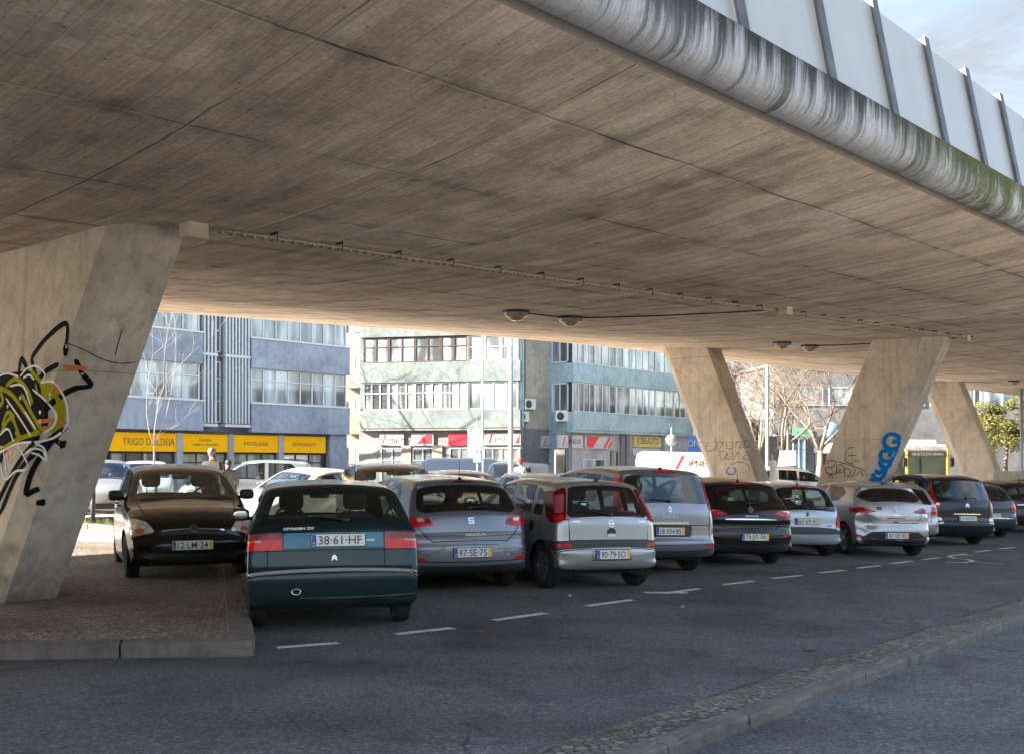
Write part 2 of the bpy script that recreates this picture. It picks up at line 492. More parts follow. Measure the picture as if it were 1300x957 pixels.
class Shell:
    def __init__(s, sp):
        s.sp = sp
        s.L, s.W, s.H = sp['L'], sp['W'], sp['H']
        s.zb = sp.get('zside', .88); s.roofr = sp.get('roofr', .76)
        P = catmull(sp['prof'], 8)
        d = np.r_[0, np.cumsum(np.linalg.norm(np.diff(P, axis=0), axis=1))]
        n = int(d[-1] / .012)
        s.S = np.linspace(0, d[-1], n)
        s.y = np.interp(s.S, d, P[:, 0]); s.z = np.interp(s.S, d, P[:, 1])
        ty = np.gradient(s.y, s.S); tz = np.gradient(s.z, s.S); l = np.hypot(ty, tz)
        ty /= l; tz /= l
        ker = np.ones(5) / 5
        s.ny = np.convolve(np.pad(-tz, 2, 'edge'), ker, 'valid'); s.nz = np.convolve(np.pad(ty, 2, 'edge'), ker, 'valid')
        l = np.hypot(s.ny, s.nz); s.ny /= l; s.nz /= l
        s.crown = sp.get('crR', .11) * np.clip(-s.ny, 0, 1)**1.5 + sp.get('crF', .16) * np.clip(s.ny, 0, 1)**1.5 * np.clip((s.y - s.L * .7) * 3, 0.35, 1) + sp.get('crT', .045) * np.clip(s.nz, 0, 1)**2
        s.cr = sp.get('cr', .035)
        s.yE = s.y - s.ny * (s.crown + s.cr); s.zE = s.z - s.nz * (s.crown + s.cr)
        s.hE = s.hw(s.yE, s.zE)
        pk = int(np.argmax(s.z)); s.pk = pk
        s.rz = np.maximum.accumulate(s.z[:pk + 1]) + np.arange(pk + 1) * 1e-7
        fz = s.z[pk:][::-1]; s.fz = np.maximum.accumulate(fz) + np.arange(len(fz)) * 1e-7; s.fs = s.S[pk:][::-1]
    def hw(s, y, z):
        w2 = s.W / 2; sp = s.sp
        lo = 1 - .05 * (np.clip((.58 - z) / .45, -1, 1))**2
        kb = 1 - .05 * ((.58 - s.zb) / .45)**2
        lo = np.where(z < s.zb, lo, kb)
        t = np.clip((z - s.zb) / (s.H - s.zb), 0, 1.1)
        k = lo - (kb - s.roofr) * t**1.12
        pr, pf = sp.get('pr', .05), sp.get('pf', .11)
        plan = 1 - pr * np.clip(1 - y / 1.1, 0, 2)**2 - pf * np.clip(1 - (s.L - y) / 1.2, 0, 2)**2
        return w2 * k * plan
    def strip(s, a, v):
        g = lambda arr: np.interp(a, s.S, arr)
        av = np.abs(v)
        ins = g(s.crown) * av**2 + s.cr * av**16
        return np.stack([v * g(s.hE), g(s.y) - g(s.ny) * ins, g(s.z) - g(s.nz) * ins], -1)
    def side(s, y, z, sd): return np.stack([sd * s.hw(y, z), y, z], -1)
    def R(s, x, z):
        a = np.interp(z, s.rz, s.S[:s.pk + 1]); return s.wrap(a, x, -1)
    def Fm(s, x, z):
        a = np.interp(z, s.fz, s.fs); return s.wrap(a, x, 1)
    def wrap(s, a, x, sg):
        hE = np.interp(a, s.S, s.hE)
        v = np.clip(x / hE, -1, 1); p = s.strip(a, v)
        ex = np.clip(np.abs(x) - hE, 0, None)
        yy = np.interp(a, s.S, s.yE) - sg * ex; zz = np.interp(a, s.S, s.zE)
        q = s.side(yy, zz, np.sign(x))
        return np.where((ex > 0)[..., None], q, p)
    def toSV(s, poly, front=False):
        q = np.array(poly)
        a = np.interp(q[:, 1], s.fz, s.fs) if front else np.interp(q[:, 1], s.rz, s.S[:s.pk + 1])
        v = q[:, 0] / np.interp(a, s.S, s.hE)
        return [tuple(t) for t in np.stack([a, np.clip(v, -.985, .985)], -1)]

def patch3(mb, fmap, outer, mi, holes=(), grid=.05, off=.005, skirt=.012, regions=(), rmi=(), ds=None, flip=None, smooth=True):
    """lay a polygon of the (a,b) domain on the surface fmap(a,b), lifted by off"""
    ds = ds or grid
    outer = resample(outer, ds); holes = [resample(h, ds) for h in holes]; regions = [resample(r, ds) for r in regions]
    q = np.array(outer); lo, hi = q.min(0), q.max(0)
    ga = np.arange(lo[0] + grid * .5, hi[0], grid); gb = np.arange(lo[1] + grid * .5, hi[1], grid)
    G = np.array([(a, b) for a in ga for b in gb]).reshape(-1, 2)
    loops_extra = []
    V, T = cdt(outer, list(holes) + [], list(G), grid * .3) if not regions else cdt_reg(outer, regions, G, grid * .3)
    a, b = V[:, 0], V[:, 1]; e = 2e-3
    p = fmap(a, b)
    da = fmap(a + e, b) - fmap(a - e, b); db = fmap(a, b + e) - fmap(a, b - e)
    n = np.cross(da, db); n /= (np.linalg.norm(n, axis=1)[:, None] + 1e-12)
    cen = p.mean(0)
    ref = flip(p) if flip else p - np.array((0, p[:, 1].mean() * 0 + 2.0, .7))
    if callable(flip) or True:
        if np.sum(np.einsum('ij,ij->i', n, ref)) < 0: n = -n
    pts = p + n * off
    t0 = T[len(T) // 2]
    if len(T) == 0: return
    fn = np.cross(pts[T[:, 1]] - pts[T[:, 0]], pts[T[:, 2]] - pts[T[:, 0]])
    sg = np.einsum('ij,ij->i', fn, n[T[:, 0]])
    T = np.where((sg < 0)[:, None], T[:, [0, 2, 1]], T)
    mis = np.full(len(T), mi)
    C = V[T].mean(axis=1)
    for r, m_ in zip(regions, rmi): mis[inpoly(C, r)] = m_
    base = len(mb.v)
    mb.v.extend([tuple(map(float, k)) for k in pts])
    for t, m_ in zip(T, mis):
        mb.f.append((base + int(t[0]), base + int(t[1]), base + int(t[2]))); mb.mi.append(int(m_)); mb.sm.append(smooth)
    if skirt:
        # border edges drop back onto the surface
        from collections import Counter
        ec = Counter(); di = {}
        for t in T:
            for i in range(3):
                u, w = int(t[i]), int(t[(i + 1) % 3]); k = (min(u, w), max(u, w)); ec[k] += 1; di[k] = (u, w)
        for k, c in ec.items():
            if c == 1:
                u, w = di[k]
                b0 = len(mb.v)
                for idx in (u, w):
                    mb.v.append(tuple(map(float, pts[idx])))
                for idx in (w, u):
                    mb.v.append(tuple(map(float, pts[idx] - n[idx] * skirt)))
                mb.f.append((b0 + 1, b0, b0 + 3, b0 + 2)); mb.mi.append(mi); mb.sm.append(False)

def cdt_reg(outer, regions, G, mind):
    loops = [list(outer)] + [list(r) for r in regions]
    P = G
    if len(P):
        P = P[inpoly(P, outer)]
        for l in loops:
            if len(P): P = P[segdist(P, l) > mind]
    vs = []; es = []
    for l in loops:
        b = len(vs); vs += l; es += [(b + i, b + (i + 1) % len(l)) for i in range(len(l))]
    vs += [tuple(p) for p in P]
    r = delaunay_2d_cdt([Vector(v) for v in vs], es, [], 0, 1e-6)
    V = np.array([tuple(v) for v in r[0]]); T = np.array([t for t in r[2] if len(t) == 3])
    keep = inpoly(V[T].mean(axis=1), outer)
    return V, T[keep]

def ribbon(poly, w, closed=False):
    """thin polygon strips along a polyline"""
    out = []
    n = len(poly)
    for i in range(n if closed else n - 1):
        a = np.array(poly[i], float); b = np.array(poly[(i + 1) % n], float); d = b - a; l = np.linalg.norm(d)
        if l < 1e-6: continue
        d /= l; q = np.array((-d[1], d[0])) * w / 2
        a2, b2 = a - d * w * .3, b + d * w * .3
        out.append([tuple(a2 + q), tuple(b2 + q), tuple(b2 - q), tuple(a2 - q)])
    return out

def mirx(poly): return [(-x, z) for x, z in poly][::-1]
def symp(half): return list(half) + [(-x, z) for x, z in half][::-1]

def car_body(sh, g, holes_r, holes_f, holes_s, gaps, dent=None):
    sp = sh.sp; mb = MB()
    vl = [0, .12, .24, .36, .48, .6, .7, .79, .86, .91, .945, .97, .985, 1.0]
    vl = sorted(set([-v for v in vl] + vl))
    Smax = sh.S[-1]; ns = int(Smax / g); sg = np.linspace(0, Smax, ns + 1)
    outer = [(a, -1.0) for a in sg] + [(Smax, v) for v in vl[1:-1]] + [(a, 1.0) for a in sg[::-1]] + [(0.0, v) for v in vl[1:-1][::-1]]
    pts = [(a, v) for a in sg[1:-1] for v in vl[1:-1]]
    hl = [resample(h, g) for h in (holes_r + holes_f)]
    V, T = cdt(outer, hl, pts, .012)
    p = sh.strip(V[:, 0], V[:, 1])
    def outward(p, T):
        fn = np.cross(p[T[:, 1]] - p[T[:, 0]], p[T[:, 2]] - p[T[:, 0]]); c = p[T].mean(axis=1) - np.array((0, sh.L / 2, .6))
        c[:, 1] *= .4
        return fn, c
    a0 = V[T].mean(axis=1)
    fn = np.cross(p[T[:, 1]] - p[T[:, 0]], p[T[:, 2]] - p[T[:, 0]])
    nn = np.stack([np.zeros(len(T)), np.interp(a0[:, 0], sh.S, sh.ny), np.interp(a0[:, 0], sh.S, sh.nz)], -1)
    sgn = np.einsum('ij,ij->i', fn, nn); T = np.where((sgn < 0)[:, None], T[:, [0, 2, 1]], T)
    allv = [p]; allf = [T]; base = len(p)
    # sides
    ra, fa, wr = sp['ra'], sp['fa'], sp['wr']
    Ey, Ez = np.interp(sg, sh.S, sh.yE), np.interp(sg, sh.S, sh.zE)
    zs = sp.get('sill', .20); ar = wr + .045
    bot = []
    def arch(yc):
        a1 = math.asin((zs - wr) / ar) if abs(zs - wr) < ar else -.5
        return [(yc + ar * math.cos(t), wr + ar * math.sin(t)) for t in np.linspace(a1, math.pi - a1, 20)]
    bot += arch(fa)
    n_mid = 14
    yl = np.linspace(bot[-1][0], arch(ra)[0][0], n_mid)[1:-1]
    bot += [(y, zs) for y in yl] + arch(ra)
    # front overhang from the end of E to the first arch point, rear likewise: handled by the polygon closing
    y0, z0 = Ey[-1], Ez[-1]
    lead = [(y0 + (bot[0][0] - y0) * k / 4, z0 + (bot[0][1] - z0) * k / 4) for k in range(1, 4)]
    y1, z1 = Ey[0], Ez[0]
    tail = [(bot[-1][0] + (y1 - bot[-1][0]) * k / 3, bot[-1][1] + (z1 - bot[-1][1]) * k / 3) for k in range(1, 3)]
    poly = [(y, z) for y, z in zip(Ey, Ez)] + lead + bot + tail
    gy = np.arange(0, sh.L, g * 1.15); gz = np.arange(.15, sh.H, g * 1.15)
    gp = [(y, z) for y in gy for z in gz] + [(y, sh.zb) for y in gy]
    Vs, Ts = cdt(poly, [resample(h, g) for h in holes_s], gp, .012)
    for sd in (-1, 1):
        ps = sh.side(Vs[:, 0], Vs[:, 1], sd)
        fn = np.cross(ps[Ts[:, 1]] - ps[Ts[:, 0]], ps[Ts[:, 2]] - ps[Ts[:, 0]])
        t2 = np.where((fn[:, 0] * sd < 0)[:, None], Ts[:, [0, 2, 1]], Ts)
        allv.append(ps); allf.append(t2 + base); base += len(ps)
    Vv = np.concatenate(allv); Ff = np.concatenate(allf)
    if dent is not None:
        c, rad, dep = dent
        d = np.linalg.norm(Vv - np.array(c), axis=1); w = np.clip(1 - d / rad, 0, 1)
        fold = np.sin(Vv[:, 2] * 46 + Vv[:, 0] * 25) * .30
        Vv = Vv + (w**1.3 * (1 + fold * w))[:, None] * np.array(dep)
    bm = bmesh.new()
    bv = [bm.verts.new(tuple(map(float, q))) for q in Vv]
    for t in Ff:
        try: bm.faces.new((bv[t[0]], bv[t[1]], bv[t[2]]))
        except ValueError: pass
    bmesh.ops.remove_doubles(bm, verts=bm.verts, dist=.0015)
    for f in bm.faces: f.smooth = True
    me = bpy.data.meshes.new('body'); bm.to_mesh(me); bm.free()
    body = MB(); body.v = [tuple(v.co) for v in me.vertices]; body.f = [tuple(q.vertices) for q in me.polygons]
    body.mi = [0] * len(body.f); body.sm = [True] * len(body.f)
    bpy.data.meshes.remove(me)
    for kind, pl, w in gaps:
        fm = {'R': sh.R, 'F': sh.Fm, 'L': lambda y, z: sh.side(y, z, -1), 'S': lambda y, z: sh.side(y, z, 1)}[kind]
        for rb in ribbon(pl, w):
            patch3(body, fm, rb, 1, grid=.06, off=.0035, skirt=0, flip=refdir(kind))
    # underbody, wheel wells and floor (dark)
    w2 = sh.W / 2
    body.box(-w2 * .62, w2 * .62, .25, sh.L - .25, zs + .01, zs + .09, 2)
    body.box(-w2 * .93, w2 * .93, ra + wr + .06, fa - wr - .06, zs + .012, zs + .16, 2)
    for yc in (ra, fa):
        for sd in (-1, 1):
            x0, x1 = sorted((sd * w2 * .50, sd * w2 * .60)); body.box(x0, x1, yc - wr - .06, yc + wr + .06, zs, .72, 2)
            # curved liner over the tyre
            xo = sd * w2 * .945; xi = sd * w2 * .58
            vs = []; fs = []
            for k, t in enumerate(np.linspace(-.35, math.pi + .35, 19)):
                yy, zz = yc + (ar + .012) * math.cos(t), wr + (ar + .012) * math.sin(t)
                vs += [(xi, yy, zz), (xo, yy, zz)]
                if k: fs.append((2 * k - 2, 2 * k - 1, 2 * k + 1, 2 * k))
            body.add(vs, fs, 2, True)
    return body

def refdir(kind):
    if kind == 'R': return lambda p: np.stack([p[:, 0], -np.ones(len(p)) * .9, np.ones(len(p)) * .25], -1)
    if kind == 'F': return lambda p: np.stack([p[:, 0], np.ones(len(p)) * .9, np.ones(len(p)) * .45], -1)
    if kind == 'L': return lambda p: np.stack([-np.ones(len(p)), np.zeros(len(p)), np.zeros(len(p))], -1)
    return lambda p: np.stack([np.ones(len(p)), np.zeros(len(p)), np.zeros(len(p))], -1)

def wheel_meshes(style, wr, mats):
    key = (style, round(wr, 3))
    if key in WHEELS: return WHEELS[key]
    w = .0925; R = wr; r = wr * .66
    t = MB()
    prof = [(r - .012, -w + .03), (r, -w + .008), (R * .84, -w - .003), (R * .95, -w + .012), (R * .985, -w + .03), (R, -w + .055), (R, 0), (R, w - .055), (R * .985, w - .03), (R * .95, w - .012), (R * .84, w + .003), (r, w - .008), (r - .012, w - .03)]
    t.lathe(prof, 40, 'x')
    # tread grooves
    for h in (-.045, 0, .045):
        t.lathe([(R + .0015, h - .005), (R - .008, h), (R + .0015, h + .005)], 40, 'x', mi=1)
    tyre = t.mesh('tyre', [mats['rubber'], mats['black']])
    # rim, outer face at +x
    m = MB(); xo = w - .028
    m.lathe([(r + .004, -w + .02), (r - .02, -w + .04), (r - .03, xo - .05), (r - .012, xo - .012), (r + .002, xo), (r - .012, xo + .006), (r - .022, xo - .004)], 40, 'x')
    if style == 'hubcap':
        m.lathe([(r - .012, xo + .004), (r * .78, xo + .022), (r * .72, xo + .024)], 40, 'x')
        m.lathe([(r * .50, xo + .026), (r * .3, xo + .03), (r * .26, xo + .022), (.012, xo + .026), (.0005, xo + .026)], 40, 'x')
        n = 9
        for k in range(n):
            a0 = 2 * math.pi * k / n; wd = 2 * math.pi / n * .60
            vs = []; 
            for j in range(4):
                a = a0 - wd / 2 + wd * j / 3
                vs += [(xo + .0245, r * .73 * math.cos(a), r * .73 * math.sin(a)), (xo + .0265, r * .49 * math.cos(a), r * .49 * math.sin(a))]
            m.add(vs, [(2 * j, 2 * j + 2, 2 * j + 3, 2 * j + 1) for j in range(3)])
    else:
        n = 5 if style == 'alloy' else 10
        m.lathe([(r * .30, xo - .004), (r * .24, xo + .012), (.0005, xo + .012)], 24, 'x')
        for k in range(n):
            a = 2 * math.pi * k / n
            for da in ((-.13, .13) if style == 'alloy' else (0,)):
                c, s_ = math.cos(a + da), math.sin(a + da); c2, s2 = math.cos(a + da * 1.5), math.sin(a + da * 1.5)
                e = .018
                vs = []
                for (rad, cc, ss, wd, h) in ((r * .22, c, s_, e * .8, xo + .008), (r - .012, c2, s2, e, xo - .002)):
                    px_, py_ = rad * cc, rad * ss; tx, ty = -ss * wd, cc * wd
                    vs += [(h, px_ + tx, py_ + ty), (h, px_ - tx, py_ - ty), (h - .035, px_ + tx, py_ + ty), (h - .035, px_ - tx, py_ - ty)]
                m.add(vs, [(0, 1, 5, 4), (1, 3, 7, 5), (3, 2, 6, 7), (2, 0, 4, 6)])
    m.lathe([(r - .02, xo - .07), (.001, xo - .07)], 32, 'x', mi=1)
    m.lathe([(r * .62, xo - .062), (.05, xo - .058)], 32, 'x', mi=2)
    rim = m.mesh('rim', [mats['alloy'], mats['black'], mats['steel']])
    WHEELS[key] = (tyre, rim)
    return WHEELS[key]
WHEELS = {}

def plate_at(root, sh, x, z, txt, kind='R', yellow=True, w=.52, blue=True, M=None, tilt=None):
    p = (sh.R if kind == 'R' else sh.Fm)(np.array([x]), np.array([z]))[0]
    p2 = (sh.R if kind == 'R' else sh.Fm)(np.array([x]), np.array([z + .05]))[0]
    p1 = (sh.R if kind == 'R' else sh.Fm)(np.array([x]), np.array([z - .05]))[0]
    up = Vector(p2 - p1).normalized()
    if tilt is not None: up = Vector((0, math.sin(tilt), math.cos(tilt)))
    n = Vector((0, -up.z, up.y)) if kind == 'R' else Vector((0, up.z, -up.y))
    r = up.cross(n)
    Mx = Matrix((r, up, n)).transposed().to_4x4(); Mx.translation = Vector(p) + n * .016
    mb = MB(); h = .056; a = w / 2
    mb.bbox(-a, a, -h, h, -.008, .004, .003, 0)
    mb.box(-a - .006, a + .006, -h - .006, h + .006, -.014, .0, 3)
    if blue: mb.box(-a + .004, -a + .046, -h + .004, h - .004, .004, .0052, 1)
    if yellow: mb.box(a - .046, a - .004, -h + .004, h - .004, .004, .0052, 2)
    o = mb.build('number_plate', [M['plate'], M['plate_blue'], M['plate_yellow'], M['black']], root)
    o.matrix_local = Mx
    if txt:
        lo = -a + (.056 if blue else .02); hi = a - (.056 if yellow else .02)
        l = lettering(o, txt, .115, ((lo + hi) / 2, 0, .0055), M['plate_text'], width=hi - lo - .02, normal=(0, 0, 1), up=(0, 1, 0), extrude=.0006, bold=.0004)
        if blue: lettering(o, 'P', .034, (-a + .025, -.03, .0056), M['plate'], normal=(0, 0, 1), up=(0, 1, 0), extrude=.0004)
    return o

def on(sh, kind, x, z):
    f = {'R': sh.R, 'F': sh.Fm, 'L': lambda y, zz: sh.side(y, zz, -1), 'S': lambda y, zz: sh.side(y, zz, 1)}[kind]
    A = lambda a, b: f(np.array([a]), np.array([b]))[0]
    p = A(x, z); dx = A(x + .01, z) - A(x - .01, z); dz = A(x, z + .01) - A(x, z - .01)
    n = np.cross(dx, dz); n /= np.linalg.norm(n)
    ref = refdir(kind)(p[None])[0]
    if n @ ref < 0: n = -n
    return Vector(p), Vector(n), Vector(dz).normalized()

def make_car(sp, M, label, cat='car', group=None, name='parked_car', res=.05):
    sh = Shell(sp); root = empty(name, label=label, cat=cat, group=group)
    root.scale = (1, 1, sp.get('zs', 1.06))
    P = sp['paint']
    glass_r = rounded(sp['rglass'], sp.get('rgr', .06)) if 'rglass' in sp else None
    glass_f = rounded(sp['fglass'], .06)
    rf, ff = sp.get('frit', .035), .03
    side = [rounded(w, .035) for w in sp['swin']]
    hr = [sh.toSV(inset_poly(glass_r, rf * .6))] if glass_r else []
    hf = [sh.toSV(inset_poly(glass_f, ff * .6), True)]
    hs = [inset_poly(w, .012) for w in side]
    gaps = list(sp.get('gaps', []))
    for gp in sp.get('dgaps', []): gaps += [('L', gp, .007), ('S', gp, .007)]
    body = car_body(sh, res, hr, hf, hs, gaps, sp.get('dent'))
    body.build('body', [P, M['gap'], M['under']], root)
    if glass_r:
        mb = MB(); patch3(mb, sh.R, glass_r, 0, grid=.06, off=.004, skirt=.006, regions=[inset_poly(glass_r, rf)], rmi=[1], flip=refdir('R'))
        mb.build('rear_window', [M['frit'], M[sp.get('rtint', 'glass')]], root)
    mb = MB(); patch3(mb, sh.Fm, glass_f, 0, grid=.07, off=.004, skirt=.006, regions=[inset_poly(glass_f, ff)], rmi=[1], flip=refdir('F'))
    mb.build('windscreen', [M['frit'], M['glass']], root)
    for sd, kk in ((-1, 'L'), (1, 'S')):
        for w in side:
            mb = MB(); patch3(mb, lambda y, z: sh.side(y, z, sd), w, 0, grid=.08, off=.003, skirt=.006, regions=[inset_poly(w, .02)], rmi=[1], flip=refdir(kk))
            mb.build('side_window', [M['frit'], M[sp.get('stint', 'glass')]], root)
    # coloured pieces laid on the skin: (name, material, kind R/F/L/S, polygon, mirror, lift, round)
    made = {}
    for it in sp['bits']:
        nm, mat, kind, poly = it[:4]
        mir = it[4] if len(it) > 4 else False; off = it[5] if len(it) > 5 else .006; rr = it[6] if len(it) > 6 else .015
        par = it[7] if len(it) > 7 else None
        todo = [(kind, poly, 1)]
        if mir: todo.append((kind, mirx(poly), -1) if kind in 'RF' else ({'L': 'S', 'S': 'L'}[kind], poly, -1))
        for kd, pl, sgn in todo:
            f = {'R': sh.R, 'F': sh.Fm, 'L': lambda y, z: sh.side(y, z, -1), 'S': lambda y, z: sh.side(y, z, 1)}[kd]
            mb = MB(); pr = rounded(pl, rr) if rr else pl
            patch3(mb, f, pr, 0, grid=.035 if rr else .05, off=off, skirt=off + .006, flip=refdir(kd))
            pobj = made.get((par, sgn)) if par else None
            o = mb.build(nm, [M[mat] if isinstance(mat, str) else mat], pobj or root)
            made[(nm, sgn)] = o
    for pl in sp.get('plates', []): plate_at(root, sh, *pl[:3], M=M, **(pl[3] if len(pl) > 3 else {}))
    for (txt, kind, x, z, size, width, mat) in sp.get('texts', []):
        p, n, u = on(sh, kind, x, z)
        lettering(root, txt, size, p + n * .006, M[mat], width=width, normal=n, up=u, extrude=.0025, bold=.0015)
    for fn in sp.get('extra', []): fn(root, sh, M)
    # wheels
    wr = sp['wr']; tyre, rim = wheel_meshes(sp.get('rim', 'alloy'), wr, M)
    for yc in (sp['ra'], sp['fa']):
        for sd in (-1, 1):
            w = link('wheel', tyre, root); w.location = (sd * (sh.W / 2 - .115), yc, wr)
            w.rotation_euler = (0, 0, 0 if sd > 0 else math.pi)
            if yc == sp['fa'] and sp.get('steer'): w.rotation_euler[2] += sp['steer']
            link('rim', rim, w)
    # door mirrors, handles
    ym, zm = sp.get('mirror', (sp['fa'] - .62, sh.zb + .05))
    for sd in (-1, 1):
        x = float(sh.hw(np.array(ym), np.array(zm)))
        mb = MB(); mb.super((sd * (x + .115), ym - .01, zm + .045), (.105, .055, .07), .6, 18, 10, 0)
        mb.tube([(sd * (x - .02), ym + .02, zm), (sd * (x + .06), ym + .01, zm + .01)], .022, 8, 0)
        mb.super((sd * (x + .115), ym - .055, zm + .045), (.085, .014, .055), .6, 18, 8, 1)
        mb.build('door_mirror', [M[sp.get('mirmat', 'black')] if sp.get('mirmat') else P, M['chrome']], root)
        for yh in sp.get('handles', []):
            x = float(sh.hw(np.array(yh[0]), np.array(yh[1])))
            mb = MB(); mb.super((sd * (x + .012), yh[0], yh[1]), (.018, .09, .016), .6, 14, 8)
            mb.build('door_handle', [M['black'] if sp.get('hblack') else P], root)
    # wiper, aerial
    if sp.get('wiper'):
        (x0, z0), (x1, z1) = sp['wiper']
        pts = [tuple(sum(((on(sh, 'R', x0 + (x1 - x0) * k / 6, z0 + (z1 - z0) * k / 6)[0], on(sh, 'R', x0 + (x1 - x0) * k / 6, z0 + (z1 - z0) * k / 6)[1] * .022)), Vector())) for k in range(7)]
        mb = MB(); mb.tube(pts, [.012, .010, .009, .008, .007, .006, .004], 6)
        p, n, u = on(sh, 'R', x0, z0); mb.super(tuple(p + n * .012), (.04, .03, .022), .7, 12, 8)
        mb.build('rear_wiper', [M['black']], root)
    if sp.get('aerial'):
        ya, ln, lean = sp['aerial']
        za = float(np.interp(ya, sh.y[np.argmax(sh.z > sh.H * .85):sh.pk], sh.z[np.argmax(sh.z > sh.H * .85):sh.pk])) if ya < sh.y[sh.pk] else float(sh.H)
        mb = MB(); mb.super((0, ya, za + .012), (.022, .045, .018), .7, 12, 8)
        mb.tube([(0, ya, za + .02), (0, ya - lean, za + ln)], [.0045, .003], 6)
        mb.build('aerial', [M['black']], root)
    # cabin
    if sp.get('cabin', True):
        w2 = sh.W / 2; zf = sp.get('sill', .2) + .1
        yf = sp.get('yseat', sp['fa'] - 1.25); hb = sh.H - .42
        for x in (-.36, .36):
            mb = MB(); mb.super((x, yf + .12, .48), (.25, .27, .10), .5, 18, 10)
            mb.super((x, yf - .18, .72), (.24, .085, .34), .5, 18, 12, 0, Matrix.Rotation(.22, 3, 'X'))
            s_ = mb.build('front_seat', [M['seat']], root)
            mb = MB(); mb.super((x, yf - .30, hb + .19), (.14, .055, .105), .55, 16, 10); mb.tube([(x - .06, yf - .27, hb + .0), (x - .06, yf - .30, hb + .16)], .008, 6, 1); mb.tube([(x + .06, yf - .27, hb + .0), (x + .06, yf - .30, hb + .16)], .008, 6, 1)
            mb.build('headrest', [M['seat'], M['chrome']], s_)
        yr = sp.get('yrear', sp['ra'] + .32)
        mb = MB(); mb.super((0, yr + .3, .47), (w2 * .78, .26, .11), .4, 24, 10); mb.super((0, yr, .69), (w2 * .78, .09, .27), .35, 24, 12, 0, Matrix.Rotation(.25, 3, 'X'))
        b_ = mb.build('rear_seat', [M['seat']], root)
        for x in sp.get('rheads', (-.36, .36)):
            mb = MB(); mb.super((x, yr - .10, sp.get('rhz', .99)), (.135, .05, .075), .5, 16, 10); mb.build('headrest', [M['seat']], b_)
        # dashboard, wheel, mirror, parcel shelf
        yc, zc = sp['cowl']
        mb = MB(); mb.super((0, yc - .32, zc - .10), (w2 * .84, .36, .13), .45, 24, 10); mb.build('dashboard', [M['trim']], root)
        mb = MB(); rr = .185
        c = Vector((-.36, yc - .72, zc - .02)); Rm = Matrix.Rotation(-.45, 3, 'X')
        mb.tube([tuple(c + Rm @ Vector((rr * math.cos(a), 0, rr * math.sin(a)))) for a in np.linspace(0, 2 * math.pi, 25)], .016, 8, cap=False)
        mb.super(tuple(c), (.07, .03, .06), .7, 12, 8); mb.tube([tuple(c + Vector((-.17, 0, 0))), tuple(c + Vector((.17, 0, 0)))], .014, 6)
        mb.build('steering_wheel', [M['trim']], root)
        yt, zt = sp['wtop']
        mb = MB(); mb.super((0.0, yt + .10, zt - .10), (.12, .02, .035), .5, 16, 8); mb.tube([(0, yt + .12, zt - .09), (0, yt + .12, zt - .03)], .01, 6)
        mb.build('interior_mirror', [M['trim']], root)
        if sp.get('shelf', True):
            mb = MB(); y0 = sp.get('yshelf', .22); z0 = sp.get('zshelf', .90)
            mb.bbox(-w2 * .74, w2 * .74, y0, yr - .06, z0 - .02, z0, .008); mb.build('parcel_shelf', [M['trim']], root)
    return root

def put(root, x, y, th, dz=0.0, z=None):
    root.location = (x, y, (ground_z(x, y) if z is None else z) + dz)
    root.rotation_euler = (0, 0, th)
    return root

def put_sloped(root, x, y, th, L=4.0):
    """stand a car on the sloping ground: rear bumper centre at x, y"""
    fx, fy = -math.sin(th), math.cos(th); rx, ry = math.cos(th), math.sin(th)
    g = lambda a, b: ground_z(x + fx * a + rx * b, y + fy * a + ry * b)
    zr = (g(.7, -.7) + g(.7, .7)) / 2; zf = (g(.7 + 2.5, -.7) + g(.7 + 2.5, .7)) / 2
    pitch = math.atan2(zf - zr, 2.5); roll = math.atan2((g(.7, .7) + g(3.2, .7) - g(.7, -.7) - g(3.2, -.7)) / 2, 1.4)
    root.location = (x, y, zr - .7 * math.tan(pitch))
    root.rotation_mode = 'XYZ'
    m = Matrix.Rotation(th, 3, 'Z') @ Matrix.Rotation(pitch, 3, 'X') @ Matrix.Rotation(-roll, 3, 'Y')
    root.rotation_euler = m.to_euler('XYZ')
    return root
